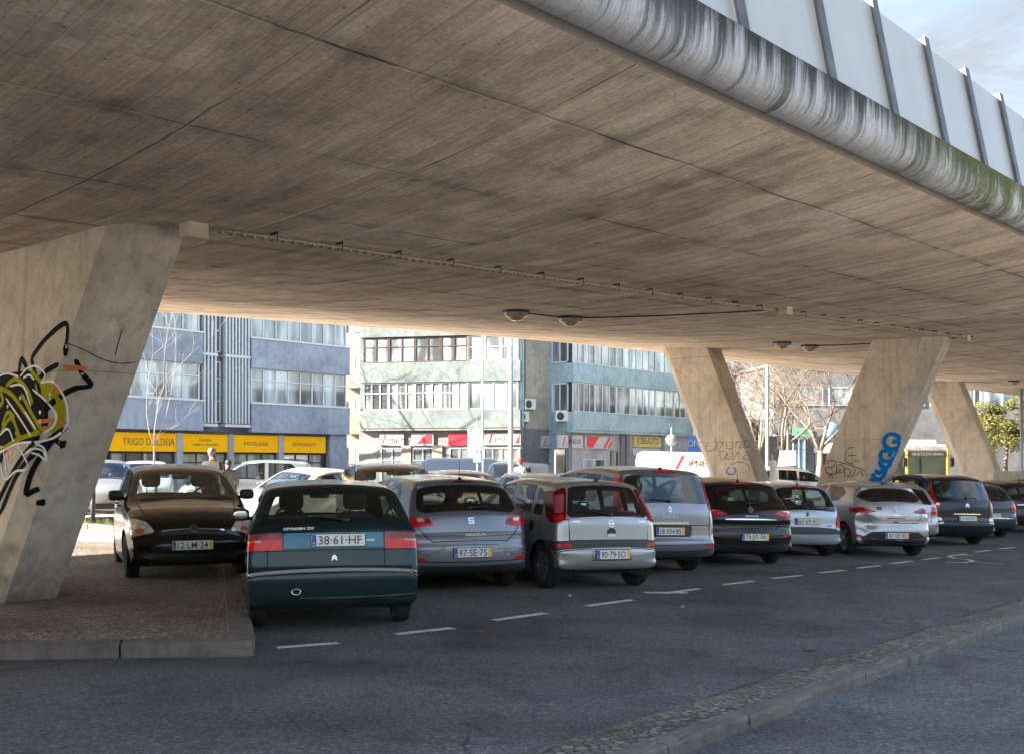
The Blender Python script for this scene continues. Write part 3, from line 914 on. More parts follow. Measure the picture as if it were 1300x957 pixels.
# ----------------------------------------------------------------------------- car materials
def fabric_like(n, c): return plain(n, c, .9, var=.2, scale=40)
M = dict(
    rubber=plain('tyre_rubber', (.018, .018, .019), .85, var=.35, scale=14), black=plain('black_plastic', (.016, .016, .018), .5, var=.2),
    trim=plain('cabin_plastic', (.03, .03, .032), .7), seat=fabric_like('seat_cloth', (.028, .029, .033)),
    gap=plain('panel_gap', (.006, .006, .007), .9), under=plain('underbody', (.009, .009, .009), .95),
    frit=plain('black_glass_border', (.006, .006, .007), .08, coat=.5), glass=glass('car_glass'), tinted=glass('tinted_glass', (.10, .12, .12)), clear=glass('lamp_cover', (.9, .92, .92)),
    semitint=glass('half_tinted_glass', (.22, .29, .28)), trimlight=plain('pale_bumper_trim', (.42, .42, .43), .3, .3),
    chrome=plain('chrome', (.62, .62, .63), .14, 1.0, var=.05), alloy=plain('alloy', (.36, .37, .39), .35, .8, var=.15, scale=20), steel=plain('brake_steel', (.12, .11, .10), .5, .7),
    red=plain('red_lens', (.60, .006, .010), .16, coat=.25, spec=.3, var=.3, scale=9), deepred=plain('dark_red_lens', (.115, .002, .006), .14, spec=.3, coat=.3, var=.3, scale=9),
    orange=plain('orange_lens', (.60, .13, .015), .1, coat=1.0), white_lens=plain('white_lens', (.55, .55, .56), .08, .3, coat=1.0, var=.25, scale=12), smoke=plain('smoked_lens', (.20, .035, .045), .16, spec=.3, coat=.25, var=.3, scale=12),
    pink=plain('pale_red_lens', (.36, .07, .10), .15, spec=.3, coat=.3, var=.25, scale=14),
    plate=plain('plate_white', (.70, .70, .66), .4, var=.05), plate_blue=plain('plate_blue', (.01, .07, .36), .4), plate_yellow=plain('plate_yellow', (.75, .45, .03), .4), plate_text=plain('plate_black', (.012, .012, .014), .5),
    darkstrip=plain('grey_bumper_plastic', (.035, .038, .045), .55, var=.2), red_sticker=plain('red_sticker', (.5, .03, .03), .6), white_sticker=plain('white_sticker', (.7, .7, .7), .5),
    badge_red=plain('badge_red', (.09, .015, .035), .3, coat=.6), teal_sticker=plain('teal_sticker', (.05, .38, .42), .5), headlamp=plain('reflector', (.60, .57, .50), .2, .12, coat=.8, var=.5, scale=16),
)
PAINT = dict(
    teal=car_paint('teal_green_paint', (.0025, .021, .026), .3, .28), grey=car_paint('blue_grey_paint', (.155, .18, .22), .55, .34), silver=car_paint('silver_paint', (.36, .365, .375), .55, .34),
    mauve=car_paint('mauve_grey_paint', (.22, .22, .255), .55, .32), black=car_paint('black_paint', (.006, .006, .008), .1, .22), ice=car_paint('ice_silver_paint', (.38, .45, .52), .4, .34), platinum=car_paint('platinum_paint', (.40, .41, .43), .55, .33),
    navy=car_paint('dark_blue_grey_paint', (.012, .018, .028), .3, .26), espresso=car_paint('black_brown_paint', (.005, .004, .004), .15, .24), white=car_paint('white_paint', (.50, .50, .49), 0.0, .35), champagne=car_paint('champagne_paint', (.40, .36, .30), .4, .35),
    graphite=car_paint('graphite_paint', (.035, .034, .033), .4, .3), slate=car_paint('slate_paint', (.05, .06, .075), .4, .3),
)
M['zx_panel'] = plain('blue_green_reflector', (.004, .155, .225), .25, coat=.3, spec=.4, var=.12)

def emblem(kind, x, z, polys, mat, depth=.008, scale=1.0):
    """raised badge made of little prisms (local x right, y up)"""
    def fn(root, sh, M):
        p, n, u = on(sh, kind, x, z); r = u.cross(n)
        mb = MB()
        for pl in polys: mb.prism([(a * scale, b * scale) for a, b in pl], -.004, depth)
        o = mb.build('badge', [M[mat] if isinstance(mat, str) else mat], root, fix=True)
        Mx = Matrix((r, u, n)).transposed().to_4x4(); Mx.translation = p + n * .004; o.matrix_local = Mx
    return fn
def ring_polys(r0, r1, n=20, a0=0, a1=2 * math.pi, ky=1.0):
    t = np.linspace(a0, a1, n + 1)
    return [[(r0 * math.cos(t[i]), ky * r0 * math.sin(t[i])), (r1 * math.cos(t[i]), ky * r1 * math.sin(t[i])), (r1 * math.cos(t[i + 1]), ky * r1 * math.sin(t[i + 1])), (r0 * math.cos(t[i + 1]), ky * r0 * math.sin(t[i + 1]))] for i in range(n)]
def disc_poly(r, n=24): return [[(r * math.cos(2 * math.pi * k / n), r * math.sin(2 * math.pi * k / n)) for k in range(n)]]
DIAMOND = [[(0, .055), (-.038, 0), (-.021, 0), (0, .031)], [(0, .055), (0, .031), (.021, 0), (.038, 0)], [(0, -.055), (.038, 0), (.021, 0), (0, -.031)], [(0, -.055), (0, -.031), (-.021, 0), (-.038, 0)]]
CHEVRON = [[(-.032, -.002), (0, .028), (0, .012), (-.032, -.018)], [(0, .028), (.032, -.002), (.032, -.018), (0, .012)], [(-.032, -.028), (0, .002), (0, -.014), (-.032, -.044)], [(0, .002), (.032, -.028), (.032, -.044), (0, -.014)]]
BOLT = ring_polys(.034, .042) + [[(-.05, .004), (.012, .004), (-.006, -.010), (-.02, -.010)], [(.05, -.006), (-.012, -.006), (.006, .010), (.02, .010)]]
ESS = [[(-.034, .034), (.034, .034), (.034, .018), (-.034, .018)], [(-.034, .018), (-.016, .018), (-.016, .006), (-.034, -.002)], [(-.034, -.002), (-.016, .008), (.034, .008), (.034, -.008), (-.030, -.008)], [(.016, -.008), (.034, -.008), (.034, -.034), (.016, -.034)], [(-.034, -.018), (.016, -.018), (.016, -.034), (-.034, -.034)]]
LION = [[(-.02, -.03), (-.008, -.03), (0, 0), (-.012, .004)], [(-.012, .004), (0, 0), (.016, .012), (.006, .034), (-.012, .026)], [(.004, -.03), (.016, -.03), (.018, -.004), (0, 0)], [(.016, .012), (.03, .004), (.032, .012), (.018, .022)]]

def exhaust(x, y, z, r=.028, oval=1.0):
    def fn(root, sh, M):
        mb = MB(); mb.lathe([(r * .8, y + .3), (r, y + .28), (r, y), (r * .8, y - .002), (r * .74, y + .05), (.001, y + .06)], 20, 'y', (0, 0, 0))
        for i, v in enumerate(mb.v): mb.v[i] = (v[0] * oval + x, v[1], v[2] + z)
        mb.build('exhaust_pipe', [M['chrome']], root)
    return fn

def roof_rails(y0, y1, h=.03):
    def fn(root, sh, M):
        for sd in (-1, 1):
            pts = []
            for k in range(9):
                y = y0 + (y1 - y0) * k / 8
                a = np.interp(y, sh.y[sh.rz.shape[0] // 2:], sh.S[sh.rz.shape[0] // 2:]) if False else float(sh.S[np.argmin(np.abs(sh.y - y) + (sh.z < sh.H * .8) * 9)])
                p = sh.strip(np.array([a]), np.array([.93]))[0]
                pts.append((sd * p[0], p[1], p[2] + (h if 0 < k < 8 else .004)))
            mb = MB(); mb.tube(pts, .016, 8); mb.build('roof_rail', [M['chrome']], root)
    return fn

# ----------------------------------------------------------------------------- the parked row, seen from behind
TEAL_HATCH = dict(L=4.07, W=1.70, H=1.405, ra=.72, fa=3.26, wr=.295, sill=.19, zside=.90, roofr=.73, pr=.03, crR=.045, cr=.026, rim='hubcap', paint=PAINT['teal'],
    prof=[(.16, .24), (.06, .265), (.015, .33), (0, .45), (0, .53), (.012, .575), (.05, .595), (.062, .64), (.075, .72), (.09, .80), (.11, .90), (.135, .97), (.17, 1.015), (.33, 1.165), (.50, 1.30), (.58, 1.345), (.85, 1.378), (1.4, 1.403), (1.9, 1.40), (2.25, 1.365), (2.42, 1.315), (2.8, 1.09), (3.06, .945), (3.18, .915), (3.6, .85), (3.88, .775), (3.99, .70), (4.05, .58), (4.07, .45), (4.04, .3), (3.94, .22)],
    rglass=symp([(.725, 1.02), (.585, 1.316)]), frit=.045, rgr=.05, fglass=symp([(.64, .965), (.54, 1.31)]), cowl=(3.06, .945), wtop=(2.42, 1.315), yseat=2.1,
    swin=[[(2.86, .93), (2.32, 1.29), (1.72, 1.325), (1.74, .93)], [(1.64, .93), (1.62, 1.325), (.95, 1.29), (.80, 1.12), (.86, .93)]],
    bits=[('rear_panel', 'zx_panel', 'R', [(-.485, .785), (.485, .785), (.485, .925), (-.485, .925)], False, .006, .004),
          ('tail_lamp', 'red', 'R', [(.50, .772), (.90, .772), (.90, .93), (.50, .93)], True, .009, .015), ('lamp_section', 'smoke', 'R', [(.505, .868), (.89, .868), (.89, .925), (.505, .925)], True, .012, .006, 'tail_lamp'),
          ('lamp_section', 'orange', 'R', [(.70, .845), (.89, .845), (.89, .866), (.70, .866)], True, .012, .004, 'tail_lamp'),
          ('bumper_trim', 'trimlight', 'R', [(-1.12, .572), (1.12, .572), (1.12, .596), (-1.12, .596)], False, .008, 0), ('bumper_lip', 'chrome', 'R', [(-.34, .325), (.80, .325), (.80, .335), (-.34, .335)], False, .004, 0),
          ('side_trim', 'chrome', 'L', [(1.12, .572), (2.86, .572), (2.86, .592), (1.12, .592)], True, .008, 0)],
    gaps=[('R', [(-.64, .62), (-.64, .775)], .008), ('R', [(.495, .62), (.495, .775)], .007), ('R', [(-.80, .765), (.80, .765)], .006), ('R', [(-.82, .612), (.82, .612)], .010), ('R', [(-.78, 1.0), (.78, 1.0)], .007), ('R', [(-.78, .935), (.78, .935)], .007), ('R', [(-.86, .45), (.86, .45)], .006)],
    dgaps=[[(1.69, .25), (1.67, .90), (1.66, 1.33)], [(2.90, .26), (2.88, .9)], [(.98, .66), (.84, .90)]],
    plates=[(.04, .853, '38·61·HF', dict(yellow=False))], texts=[('CITROEN ZX', 'R', -.34, .965, .032, .30, 'white_sticker'), ('PLANE', 'R', .335, .853, .03, .12, 'white_sticker')],
    extra=[emblem('R', .0, .70, CHEVRON, 'chrome', scale=.8), exhaust(-.37, -.02, .395, .03, 1.6)], wiper=((.12, 1.03), (-.14, 1.06)), handles=[(1.84, .80), (1.0, .80)], hblack=True, mirmat='black', yrear=.98, zshelf=.88)

GREY_HATCH = dict(L=4.05, W=1.70, H=1.445, ra=.70, fa=3.17, wr=.30, sill=.19, zside=.94, roofr=.70, pr=.05, crR=.10, cr=.04, rim='alloy', paint=PAINT['grey'],
    prof=[(.17, .225), (.07, .25), (.02, .31), (0, .40), (-.005, .50), (.005, .585), (.03, .625), (.035, .68), (.03, .74), (.045, .80), (.075, .90), (.11, .985), (.15, 1.03), (.26, 1.16), (.36, 1.285), (.385, 1.325), (.40, 1.352), (.48, 1.380), (.75, 1.41), (1.3, 1.44), (1.75, 1.445), (2.1, 1.42), (2.35, 1.365), (2.75, 1.16), (3.10, .985), (3.25, .945), (3.65, .86), (3.9, .76), (3.99, .66), (4.04, .52), (4.05, .42), (4.02, .3), (3.92, .21)],
    rglass=[(-.60, 1.01), (.60, 1.01), (.70, 1.06), (.635, 1.30), (.48, 1.325), (-.48, 1.325), (-.635, 1.30), (-.70, 1.06)], frit=.09, rgr=.05, fglass=symp([(.66, 1.0), (.55, 1.36)]), cowl=(3.10, .985), wtop=(2.35, 1.365), yseat=2.05,
    swin=[[(2.95, .985), (2.28, 1.32), (1.72, 1.36), (1.74, .965)], [(1.64, .97), (1.62, 1.36), (1.05, 1.33), (.84, 1.18), (1.04, 1.01)]],
    bits=[('tail_lamp', 'red', 'R', [(.50, .845), (.66, .835), (1.02, .86), (1.02, 1.0), (.80, .985), (.555, .945)], True, .010, .025), ('lamp_section', 'white_lens', 'R', [(.615, .90), (.70, .895), (.72, .945), (.64, .945)], True, .013, .02, 'tail_lamp'), ('lamp_section', 'deepred', 'R', [(.53, .87), (.62, .862), (.60, .93), (.56, .925)], True, .013, .02, 'tail_lamp'),
          ('bumper_insert', 'grey_insert', 'R', [(-.62, .40), (.62, .40), (.36, .59), (-.36, .59)], False, -.004 + .008, .02), ('reflector', 'red', 'R', [(.60, .395), (.98, .42), (.98, .445), (.66, .435)], True, .007, .008),
          ('bumper_lower', 'black', 'R', [(-.78, .235), (.78, .235), (.82, .335), (-.82, .335)], False, .005, .03), ('brake_lamp', 'deepred', 'R', [(-.13, 1.352), (.13, 1.352), (.13, 1.372), (-.13, 1.372)], False, .006, .006)],
    gaps=[('R', [(-.70, .84), (-.62, .70), (-.52, .64), (.52, .64), (.62, .70), (.70, .84)], .010), ('R', [(-.60, .40), (-.36, .59), (.36, .59), (.60, .40)], .012), ('R', [(-.9, .385), (.9, .385)], .010), ('R', [(-.66, .745), (.66, .745)], .006)],
    dgaps=[[(1.70, .25), (1.68, .95), (1.67, 1.37)], [(2.92, .28), (2.95, .96)], [(1.04, .68), (.96, .95), (.86, 1.15)]],
    plates=[(0, .50, '97·SE·75')], texts=[('IBIZA', 'R', .06, .72, .042, .30, 'white_sticker')], extra=[emblem('R', 0, .885, ESS, 'chrome', scale=1.25)], wiper=((0, 1.035), (.30, 1.05)), aerial=(.52, .24, -.02), handles=[(1.86, .83), (1.1, .86)], yrear=.95, zshelf=.93, dark=True)
M['grey_insert'] = car_paint('pale_grey_insert', (.20, .22, .26), .4, .35)

SILVER_HATCH = dict(L=3.82, W=1.65, H=1.44, ra=.56, fa=3.05, wr=.295, sill=.20, zside=.90, roofr=.76, pr=.055, crR=.09, cr=.045, rim='hubcap', paint=PAINT['silver'],
    prof=[(.17, .26), (.06, .285), (.012, .34), (0, .43), (.0, .50), (.012, .535), (.03, .55), (.035, .60), (.04, .63), (.05, .70), (.06, .80), (.075, .90), (.10, .955), (.20, 1.12), (.31, 1.285), (.37, 1.36), (.42, 1.385), (.7, 1.415), (1.2, 1.438), (1.6, 1.44), (1.95, 1.41), (2.18, 1.355), (2.6, 1.13), (2.93, .955), (3.05, .92), (3.45, .84), (3.68, .74), (3.77, .64), (3.81, .5), (3.82, .4), (3.78, .28), (3.70, .22)],
    rglass=[(-.58, .955), (.58, .955), (.635, 1.0), (.515, 1.335), (.46, 1.35), (-.46, 1.35), (-.515, 1.335), (-.635, 1.0)], frit=.065, rgr=.04, fglass=symp([(.64, .97), (.53, 1.35)]), cowl=(2.93, .955), wtop=(2.18, 1.355), yseat=1.95,
    swin=[[(2.78, .955), (2.12, 1.31), (1.62, 1.345), (1.64, .95)], [(1.54, .95), (1.52, 1.345), (.98, 1.335), (.96, .95)], [(.87, .95), (.89, 1.315), (.72, 1.25), (.64, 1.10), (.62, .95)]],
    bits=[('tail_lamp', 'deepred', 'R', [(.665, .93), (.86, .915), (1.02, .97), (1.00, 1.30), (.86, 1.36), (.54, 1.35)], True, .010, .05), ('lamp_section', 'pink', 'R', [(.675, 1.03), (.765, 1.05), (.70, 1.28), (.595, 1.26)], True, .013, .03, 'tail_lamp'), ('lamp_section', 'red', 'R', [(.68, .945), (.83, .935), (.81, 1.03), (.68, 1.01)], True, .013, .02, 'tail_lamp'),
          ('bumper_strip', 'darkstrip', 'R', [(-1.06, .56), (1.06, .56), (1.06, .655), (-1.06, .655)], False, .008, .02), ('reflector', 'red', 'R', [(.58, .575), (.80, .575), (.80, .615), (.62, .612)], True, .012, .012),
          ('tailgate_panel', 'silver_gate', 'R', [(-.615, .662), (.615, .662), (.63, .935), (-.63, .935)], False, .007, .02), ('boot_handle', 'black', 'R', [(-.075, .735), (.075, .735), (.055, .79), (0, .815), (-.055, .79)], False, .016, .02),
          ('plate_recess', 'silver_gate', 'R', [(-.305, .405), (.305, .405), (.32, .545), (-.32, .545)], False, .005, .03), ('sticker', 'white_sticker', 'R', [(-.06, .695), (.06, .695), (.06, .735), (-.06, .735)], False, .016, .004)],
    gaps=[('R', [(-.70, .94), (-.625, .94), (-.625, .66), (.625, .66), (.625, .94), (.70, .94)], .010), ('R', [(-.86, .55), (-.32, .55), (-.305, .40), (.305, .40), (.32, .55), (.86, .55)], .008)],
    dgaps=[[(1.59, .25), (1.58, .95), (1.57, 1.36)], [(2.78, .27), (2.80, .96)], [(.92, .66), (.92, .95), (.92, 1.34)], [(.92, .93), (2.8, .93)], [(.60, .66), (.62, .95)]],
    plates=[(0, .472, '90·79·SO')], texts=[('OPEL', 'R', -.52, .90, .022, .13, 'chrome'), ('CORSA', 'R', .52, .90, .022, .13, 'chrome')], extra=[emblem('R', 0, .865, BOLT, 'chrome', scale=1.1), exhaust(-.24, .10, .29, .024)], wiper=((.0, .975), (-.28, 1.02)), aerial=(.50, .12, -.03), handles=[(1.74, .80)], hblack=True, mirmat='black', yrear=.80, zshelf=.88)
M['silver_gate'] = car_paint('silver_tailgate', (.33, .34, .365), .5, .36)
def fuel_cap(root, sh, M):
    for sd in (-1,):
        p, n, u = on(sh, 'L', .86, .80); mb = MB(); mb.lathe([(.001, .012), (.06, .012), (.072, .004), (.075, -.004)], 24, 'x')
        for i, v in enumerate(mb.v): mb.v[i] = (p.x - v[0], p.y + v[1], p.z + v[2])
        mb.build('fuel_cap', [M['black']], root)
SILVER_HATCH['extra'].append(fuel_cap)
def red_box(root, sh, M):
    mb = MB(); mb.bbox(.30, .50, .26, .36, .90, 1.02, .01); mb.build('warning_triangle_case', [M['red_sticker']], root)
SILVER_HATCH['extra'].append(red_box)

MPV = dict(L=4.50, W=1.845, H=1.63, ra=.80, fa=3.55, wr=.325, sill=.20, zside=1.0, roofr=.78, pr=.05, crR=.10, cr=.04, rim='alloy', paint=PAINT['mauve'],
    prof=[(.18, .25), (.08, .28), (.02, .36), (0, .44), (0, .50), (.02, .535), (.045, .55), (.05, .60), (.055, .70), (.06, .78), (.07, .88), (.09, 1.0), (.115, 1.08), (.17, 1.24), (.23, 1.42), (.255, 1.50), (.27, 1.535), (.34, 1.568), (.7, 1.60), (1.4, 1.63), (1.9, 1.625), (2.35, 1.58), (2.65, 1.50), (3.1, 1.26), (3.5, 1.06), (3.65, 1.01), (4.05, .90), (4.32, .78), (4.43, .64), (4.49, .5), (4.50, .4), (4.46, .28), (4.38, .22)],
    rglass=[(-.66, 1.085), (.66, 1.085), (.77, 1.10), (.70, 1.47), (.62, 1.515), (-.62, 1.515), (-.70, 1.47), (-.77, 1.10)], frit=.05, rgr=.05, rtint='semitint', stint='semitint', fglass=symp([(.72, 1.08), (.60, 1.50)]), cowl=(3.5, 1.06), wtop=(2.65, 1.50), yseat=2.4,
    swin=[[(3.25, 1.07), (2.60, 1.45), (2.02, 1.50), (2.04, 1.05)], [(1.94, 1.05), (1.92, 1.505), (1.02, 1.485), (1.0, 1.06)], [(.90, 1.07), (.92, 1.475), (.52, 1.42), (.42, 1.20)]],
    bits=[('tail_lamp', 'red', 'R', [(.79, 1.02), (.93, .98), (1.02, 1.0), (.93, 1.25), (.90, 1.50), (.76, 1.515), (.735, 1.46)], True, .012, .04), ('lamp_section', 'pink', 'R', [(.80, 1.05), (.88, 1.03), (.83, 1.42), (.76, 1.43)], True, .015, .03, 'tail_lamp'),
          ('chrome_bar', 'chrome', 'R', [(-.34, .765), (.34, .765), (.34, .80), (-.34, .80)], False, .018, .01), ('plate_recess', 'darkstrip', 'R', [(-.40, .575), (.40, .575), (.42, .745), (-.42, .745)], False, .004, .04), ('bumper_lower', 'darkstrip', 'R', [(-.84, .27), (.84, .27), (.84, .37), (-.84, .37)], False, .006, .04),
          ('reflector', 'red', 'R', [(.70, .40), (.86, .41), (.86, .45), (.72, .44)], True, .008, .01), ('brake_lamp', 'red', 'R', [(-.16, 1.535), (.16, 1.535), (.15, 1.566), (-.15, 1.566)], False, .008, .01)],
    gaps=[('R', [(-.80, 1.0), (-.78, .75), (-.78, .56), (.78, .56), (.78, .75), (.80, 1.0)], .010), ('R', [(-.78, .75), (.78, .75)], .010), ('R', [(-.88, .455), (.88, .455)], .009)],
    dgaps=[[(1.98, .25), (1.97, 1.05), (1.96, 1.52)], [(3.2, .3), (3.25, 1.06)], [(1.14, .7), (.98, 1.05)]],
    plates=[(0, .66, '18·XN·85')], texts=[('SCENIC', 'R', .0, .875, .036, .30, 'white_sticker')], extra=[emblem('R', 0, .985, DIAMOND, 'chrome', scale=1.05)], wiper=((0, 1.11), (-.34, 1.13)), aerial=(.42, .22, -.02), handles=[(2.1, .93), (1.1, .95)], yrear=1.15, rhz=1.15, zshelf=1.0)

BLACK_HATCH = dict(L=4.30, W=1.81, H=1.475, ra=.80, fa=3.44, wr=.315, sill=.19, zside=.95, roofr=.70, pr=.055, crR=.13, cr=.045, rim='alloy', paint=PAINT['black'],
    prof=[(.18, .235), (.08, .26), (.02, .34), (0, .45), (.005, .56), (.03, .62), (.05, .66), (.045, .72), (.035, .79), (.05, .84), (.085, .92), (.13, 1.0), (.17, 1.04), (.29, 1.17), (.41, 1.30), (.445, 1.345), (.465, 1.368), (.54, 1.397), (.85, 1.435), (1.4, 1.47), (1.85, 1.475), (2.25, 1.44), (2.5, 1.38), (2.95, 1.15), (3.3, .985), (3.45, .945), (3.85, .86), (4.12, .76), (4.23, .64), (4.29, .5), (4.30, .4), (4.26, .28), (4.16, .21)],
    rglass=[(-.66, 1.03), (.66, 1.03), (.74, 1.07), (.62, 1.315), (.48, 1.345), (-.48, 1.345), (-.62, 1.315), (-.74, 1.07)], frit=.07, rgr=.06, fglass=symp([(.69, 1.0), (.57, 1.37)]), cowl=(3.3, .985), wtop=(2.5, 1.38), yseat=2.25, rtint='semitint',
    swin=[[(3.1, .99), (2.45, 1.335), (1.86, 1.38), (1.88, .98)], [(1.78, .98), (1.76, 1.38), (1.12, 1.35), (.86, 1.20), (1.02, 1.0)]],
    bits=[('tail_lamp', 'red', 'R', [(.44, .885), (.72, .86), (1.06, .90), (1.06, .985), (.80, 1.01), (.60, .965)], True, .011, .03), ('lamp_section', 'white_lens', 'R', [(.64, .955), (.98, .95), (.98, .982), (.80, 1.0)], True, .014, .01, 'tail_lamp'), ('lamp_section', 'pink', 'R', [(.47, .89), (.62, .88), (.64, .935), (.56, .94)], True, .014, .02, 'tail_lamp'),
          ('chrome_bar', 'chrome', 'R', [(-.50, .785), (.50, .785), (.50, .805), (-.50, .805)], False, .012, .004), ('reflector', 'red', 'R', [(.62, .50), (.86, .52), (.86, .55), (.64, .53)], True, .007, .01), ('brake_lamp', 'red', 'R', [(-.16, 1.372), (.16, 1.372), (.16, 1.392), (-.16, 1.392)], False, .007, .006), ('bumper_lower', 'black', 'R', [(-.75, .25), (.75, .25), (.78, .36), (-.78, .36)], False, .005, .03)],
    gaps=[('R', [(-.70, .86), (-.60, .72), (-.50, .645), (.50, .645), (.60, .72), (.70, .86)], .009)], dgaps=[[(1.83, .25), (1.82, .97), (1.81, 1.39)], [(3.05, .3), (3.1, .98)], [(1.14, .7), (.98, .97)]],
    plates=[(0.05, .50, '76·JX·36')], texts=[('MEGANE', 'R', 0, .845, .03, .26, 'white_sticker')], extra=[emblem('R', 0, .955, DIAMOND, 'chrome', scale=1.2)], wiper=((0, 1.05), (.3, 1.07)), aerial=(.62, .22, -.04), handles=[(1.98, .86), (1.1, .88)], yrear=1.05, zshelf=.95)

ICE_HATCH = dict(L=3.77, W=1.64, H=1.417, ra=.58, fa=3.05, wr=.29, sill=.20, zside=.88, roofr=.75, pr=.05, crR=.10, cr=.045, rim='hubcap', paint=PAINT['ice'],
    prof=[(.16, .235), (.06, .26), (.015, .32), (0, .42), (.0, .52), (.012, .56), (.04, .575), (.05, .62), (.055, .70), (.065, .78), (.085, .86), (.115, .91), (.16, 1.0), (.27, 1.16), (.37, 1.29), (.43, 1.335), (.7, 1.38), (1.2, 1.412), (1.6, 1.417), (1.95, 1.385), (2.15, 1.335), (2.55, 1.10), (2.86, .94), (3.0, .90), (3.4, .82), (3.62, .72), (3.71, .62), (3.76, .5), (3.77, .4), (3.73, .27), (3.66, .21)],
    rglass=[(-.62, .90), (.62, .90), (.70, .93), (.60, 1.27), (.47, 1.325), (-.47, 1.325), (-.60, 1.27), (-.70, .93)], frit=.05, rgr=.06, fglass=symp([(.62, .955), (.52, 1.33)]), cowl=(2.86, .94), wtop=(2.15, 1.335), yseat=1.95,
    swin=[[(2.70, .935), (2.08, 1.285), (1.56, 1.32), (1.58, .925)], [(1.48, .925), (1.46, 1.32), (.86, 1.28), (.68, 1.10), (.72, .93)]],
    bits=[('tail_lamp', 'red', 'R', [(.665, .59), (.98, .60), (.94, .78), (.84, .905), (.755, .92), (.70, .76)], True, .011, .03), ('lamp_section', 'pink', 'R', [(.72, .73), (.86, .73), (.80, .87), (.765, .87)], True, .014, .02, 'tail_lamp'),
          ('bumper_strip', 'darkstrip', 'R', [(-1.02, .445), (1.02, .445), (1.02, .565), (-1.02, .565)], False, .008, .015), ('brake_lamp', 'red', 'R', [(-.15, 1.322), (.15, 1.322), (.15, 1.338), (-.15, 1.338)], False, .007, .004)],
    gaps=[('R', [(-.76, .93), (-.69, .76), (-.655, .575), (.655, .575), (.69, .76), (.76, .93)], .009)], dgaps=[[(1.53, .25), (1.52, .93), (1.51, 1.33)], [(2.7, .27), (2.72, .94)]],
    plates=[(0, .685, '67·69·XI')], texts=[('CLIO', 'R', .50, .61, .03, .11, 'darkstrip')], extra=[emblem('R', 0, .82, LION, 'darkstrip', scale=1.2)], wiper=((0, .925), (-.3, .95)), aerial=(.52, .16, -.03), handles=[(1.68, .80)], mirmat='black', yrear=.82, zshelf=.84)

DENTED_HATCH = dict(L=4.06, W=1.735, H=1.45, ra=.66, fa=3.25, wr=.315, sill=.20, zside=.98, roofr=.70, pr=.065, crR=.13, cr=.05, rim='alloy', paint=PAINT['platinum'],
    prof=[(.18, .235), (.08, .26), (.02, .33), (0, .43), (.0, .53), (.02, .60), (.045, .64), (.045, .70), (.04, .78), (.06, .87), (.10, .97), (.15, 1.06), (.21, 1.13), (.31, 1.24), (.375, 1.315), (.39, 1.345), (.405, 1.37), (.48, 1.392), (.8, 1.42), (1.35, 1.447), (1.75, 1.45), (2.1, 1.42), (2.35, 1.365), (2.8, 1.14), (3.12, .99), (3.28, .95), (3.65, .87), (3.9, .77), (4.0, .66), (4.05, .5), (4.06, .4), (4.02, .28), (3.93, .21)],
    rglass=[(-.50, 1.085), (.50, 1.085), (.66, 1.16), (.72, 1.24), (.58, 1.32), (.40, 1.34), (-.40, 1.34), (-.58, 1.32), (-.72, 1.24), (-.66, 1.16)], frit=.05, rgr=.08, rtint='tinted', stint='semitint', fglass=symp([(.68, 1.01), (.56, 1.355)]), cowl=(3.12, .99), wtop=(2.35, 1.365), yseat=2.1,
    swin=[[(2.95, 1.0), (2.3, 1.33), (1.72, 1.37), (1.74, 1.02)], [(1.64, 1.02), (1.62, 1.37), (1.05, 1.34), (.80, 1.22), (1.0, 1.06)]],
    bits=[('tail_lamp', 'red', 'R', [(.40, .895), (.60, .87), (1.0, .93), (1.03, 1.0), (.86, 1.03), (.66, 1.0)], True, .011, .03), ('lamp_section', 'deepred', 'R', [(.56, .90), (.86, .93), (.86, .99), (.70, .98)], True, .014, .02, 'tail_lamp'), ('lamp_section', 'pink', 'R', [(.44, .90), (.55, .89), (.66, .97), (.58, .965)], True, .014, .015, 'tail_lamp'),
          ('diffuser', 'black', 'R', [(-.70, .25), (.70, .25), (.76, .34), (.52, .50), (-.52, .50), (-.76, .34)], False, .006, .03), ('diffuser_trim', 'chrome', 'R', [(-.56, .335), (.62, .335), (.62, .35), (-.56, .35)], False, .010, .003), ('reflector', 'red', 'R', [(.70, .37), (.84, .38), (.84, .42), (.72, .41)], True, .008, .01), ('brake_lamp', 'deepred', 'R', [(-.12, 1.322), (.12, 1.322), (.12, 1.337), (-.12, 1.337)], False, .012, .004),
          ('sticker', 'red_sticker', 'R', [(-.21, .752), (.21, .752), (.21, .768), (-.21, .768)], False, .008, .003), ('boot_release', 'black', 'R', [(-.05, .675), (.05, .675), (.05, .695), (-.05, .695)], False, .008, .004), ('sticker', 'darkstrip', 'R', [(-.40, .96), (-.29, .96), (-.29, .985), (-.40, .985)], False, .008, .003), ('sticker', 'darkstrip', 'R', [(-.40, .925), (-.29, .925), (-.29, .95), (-.40, .95)], False, .008, .003)],
    gaps=[('R', [(-.62, .88), (-.60, .76), (-.50, .665), (.50, .665), (.60, .76), (.62, .88)], .010)] + [('R', [(-.5, z), (.5, z)], .006) for z in (.38, .41, .44, .47)], dgaps=[[(1.70, .25), (1.69, 1.0), (1.68, 1.38)], [(2.95, .3), (2.98, 1.0)], [(1.02, .7), (.95, 1.0)]],
    plates=[(0, .425, '47·VE·95', dict(tilt=-.05))], texts=[('CLIO', 'R', .0, .82, .03, .17, 'chrome')], extra=[emblem('R', 0, .935, DIAMOND, 'chrome', scale=1.3)], dent=((-.66, .07, .62), .30, (.03, .10, .0)), aerial=(.62, .20, -.05), handles=[(1.84, .90)], yrear=.95, zshelf=1.0, wiper=((0, 1.10), (.25, 1.12)))

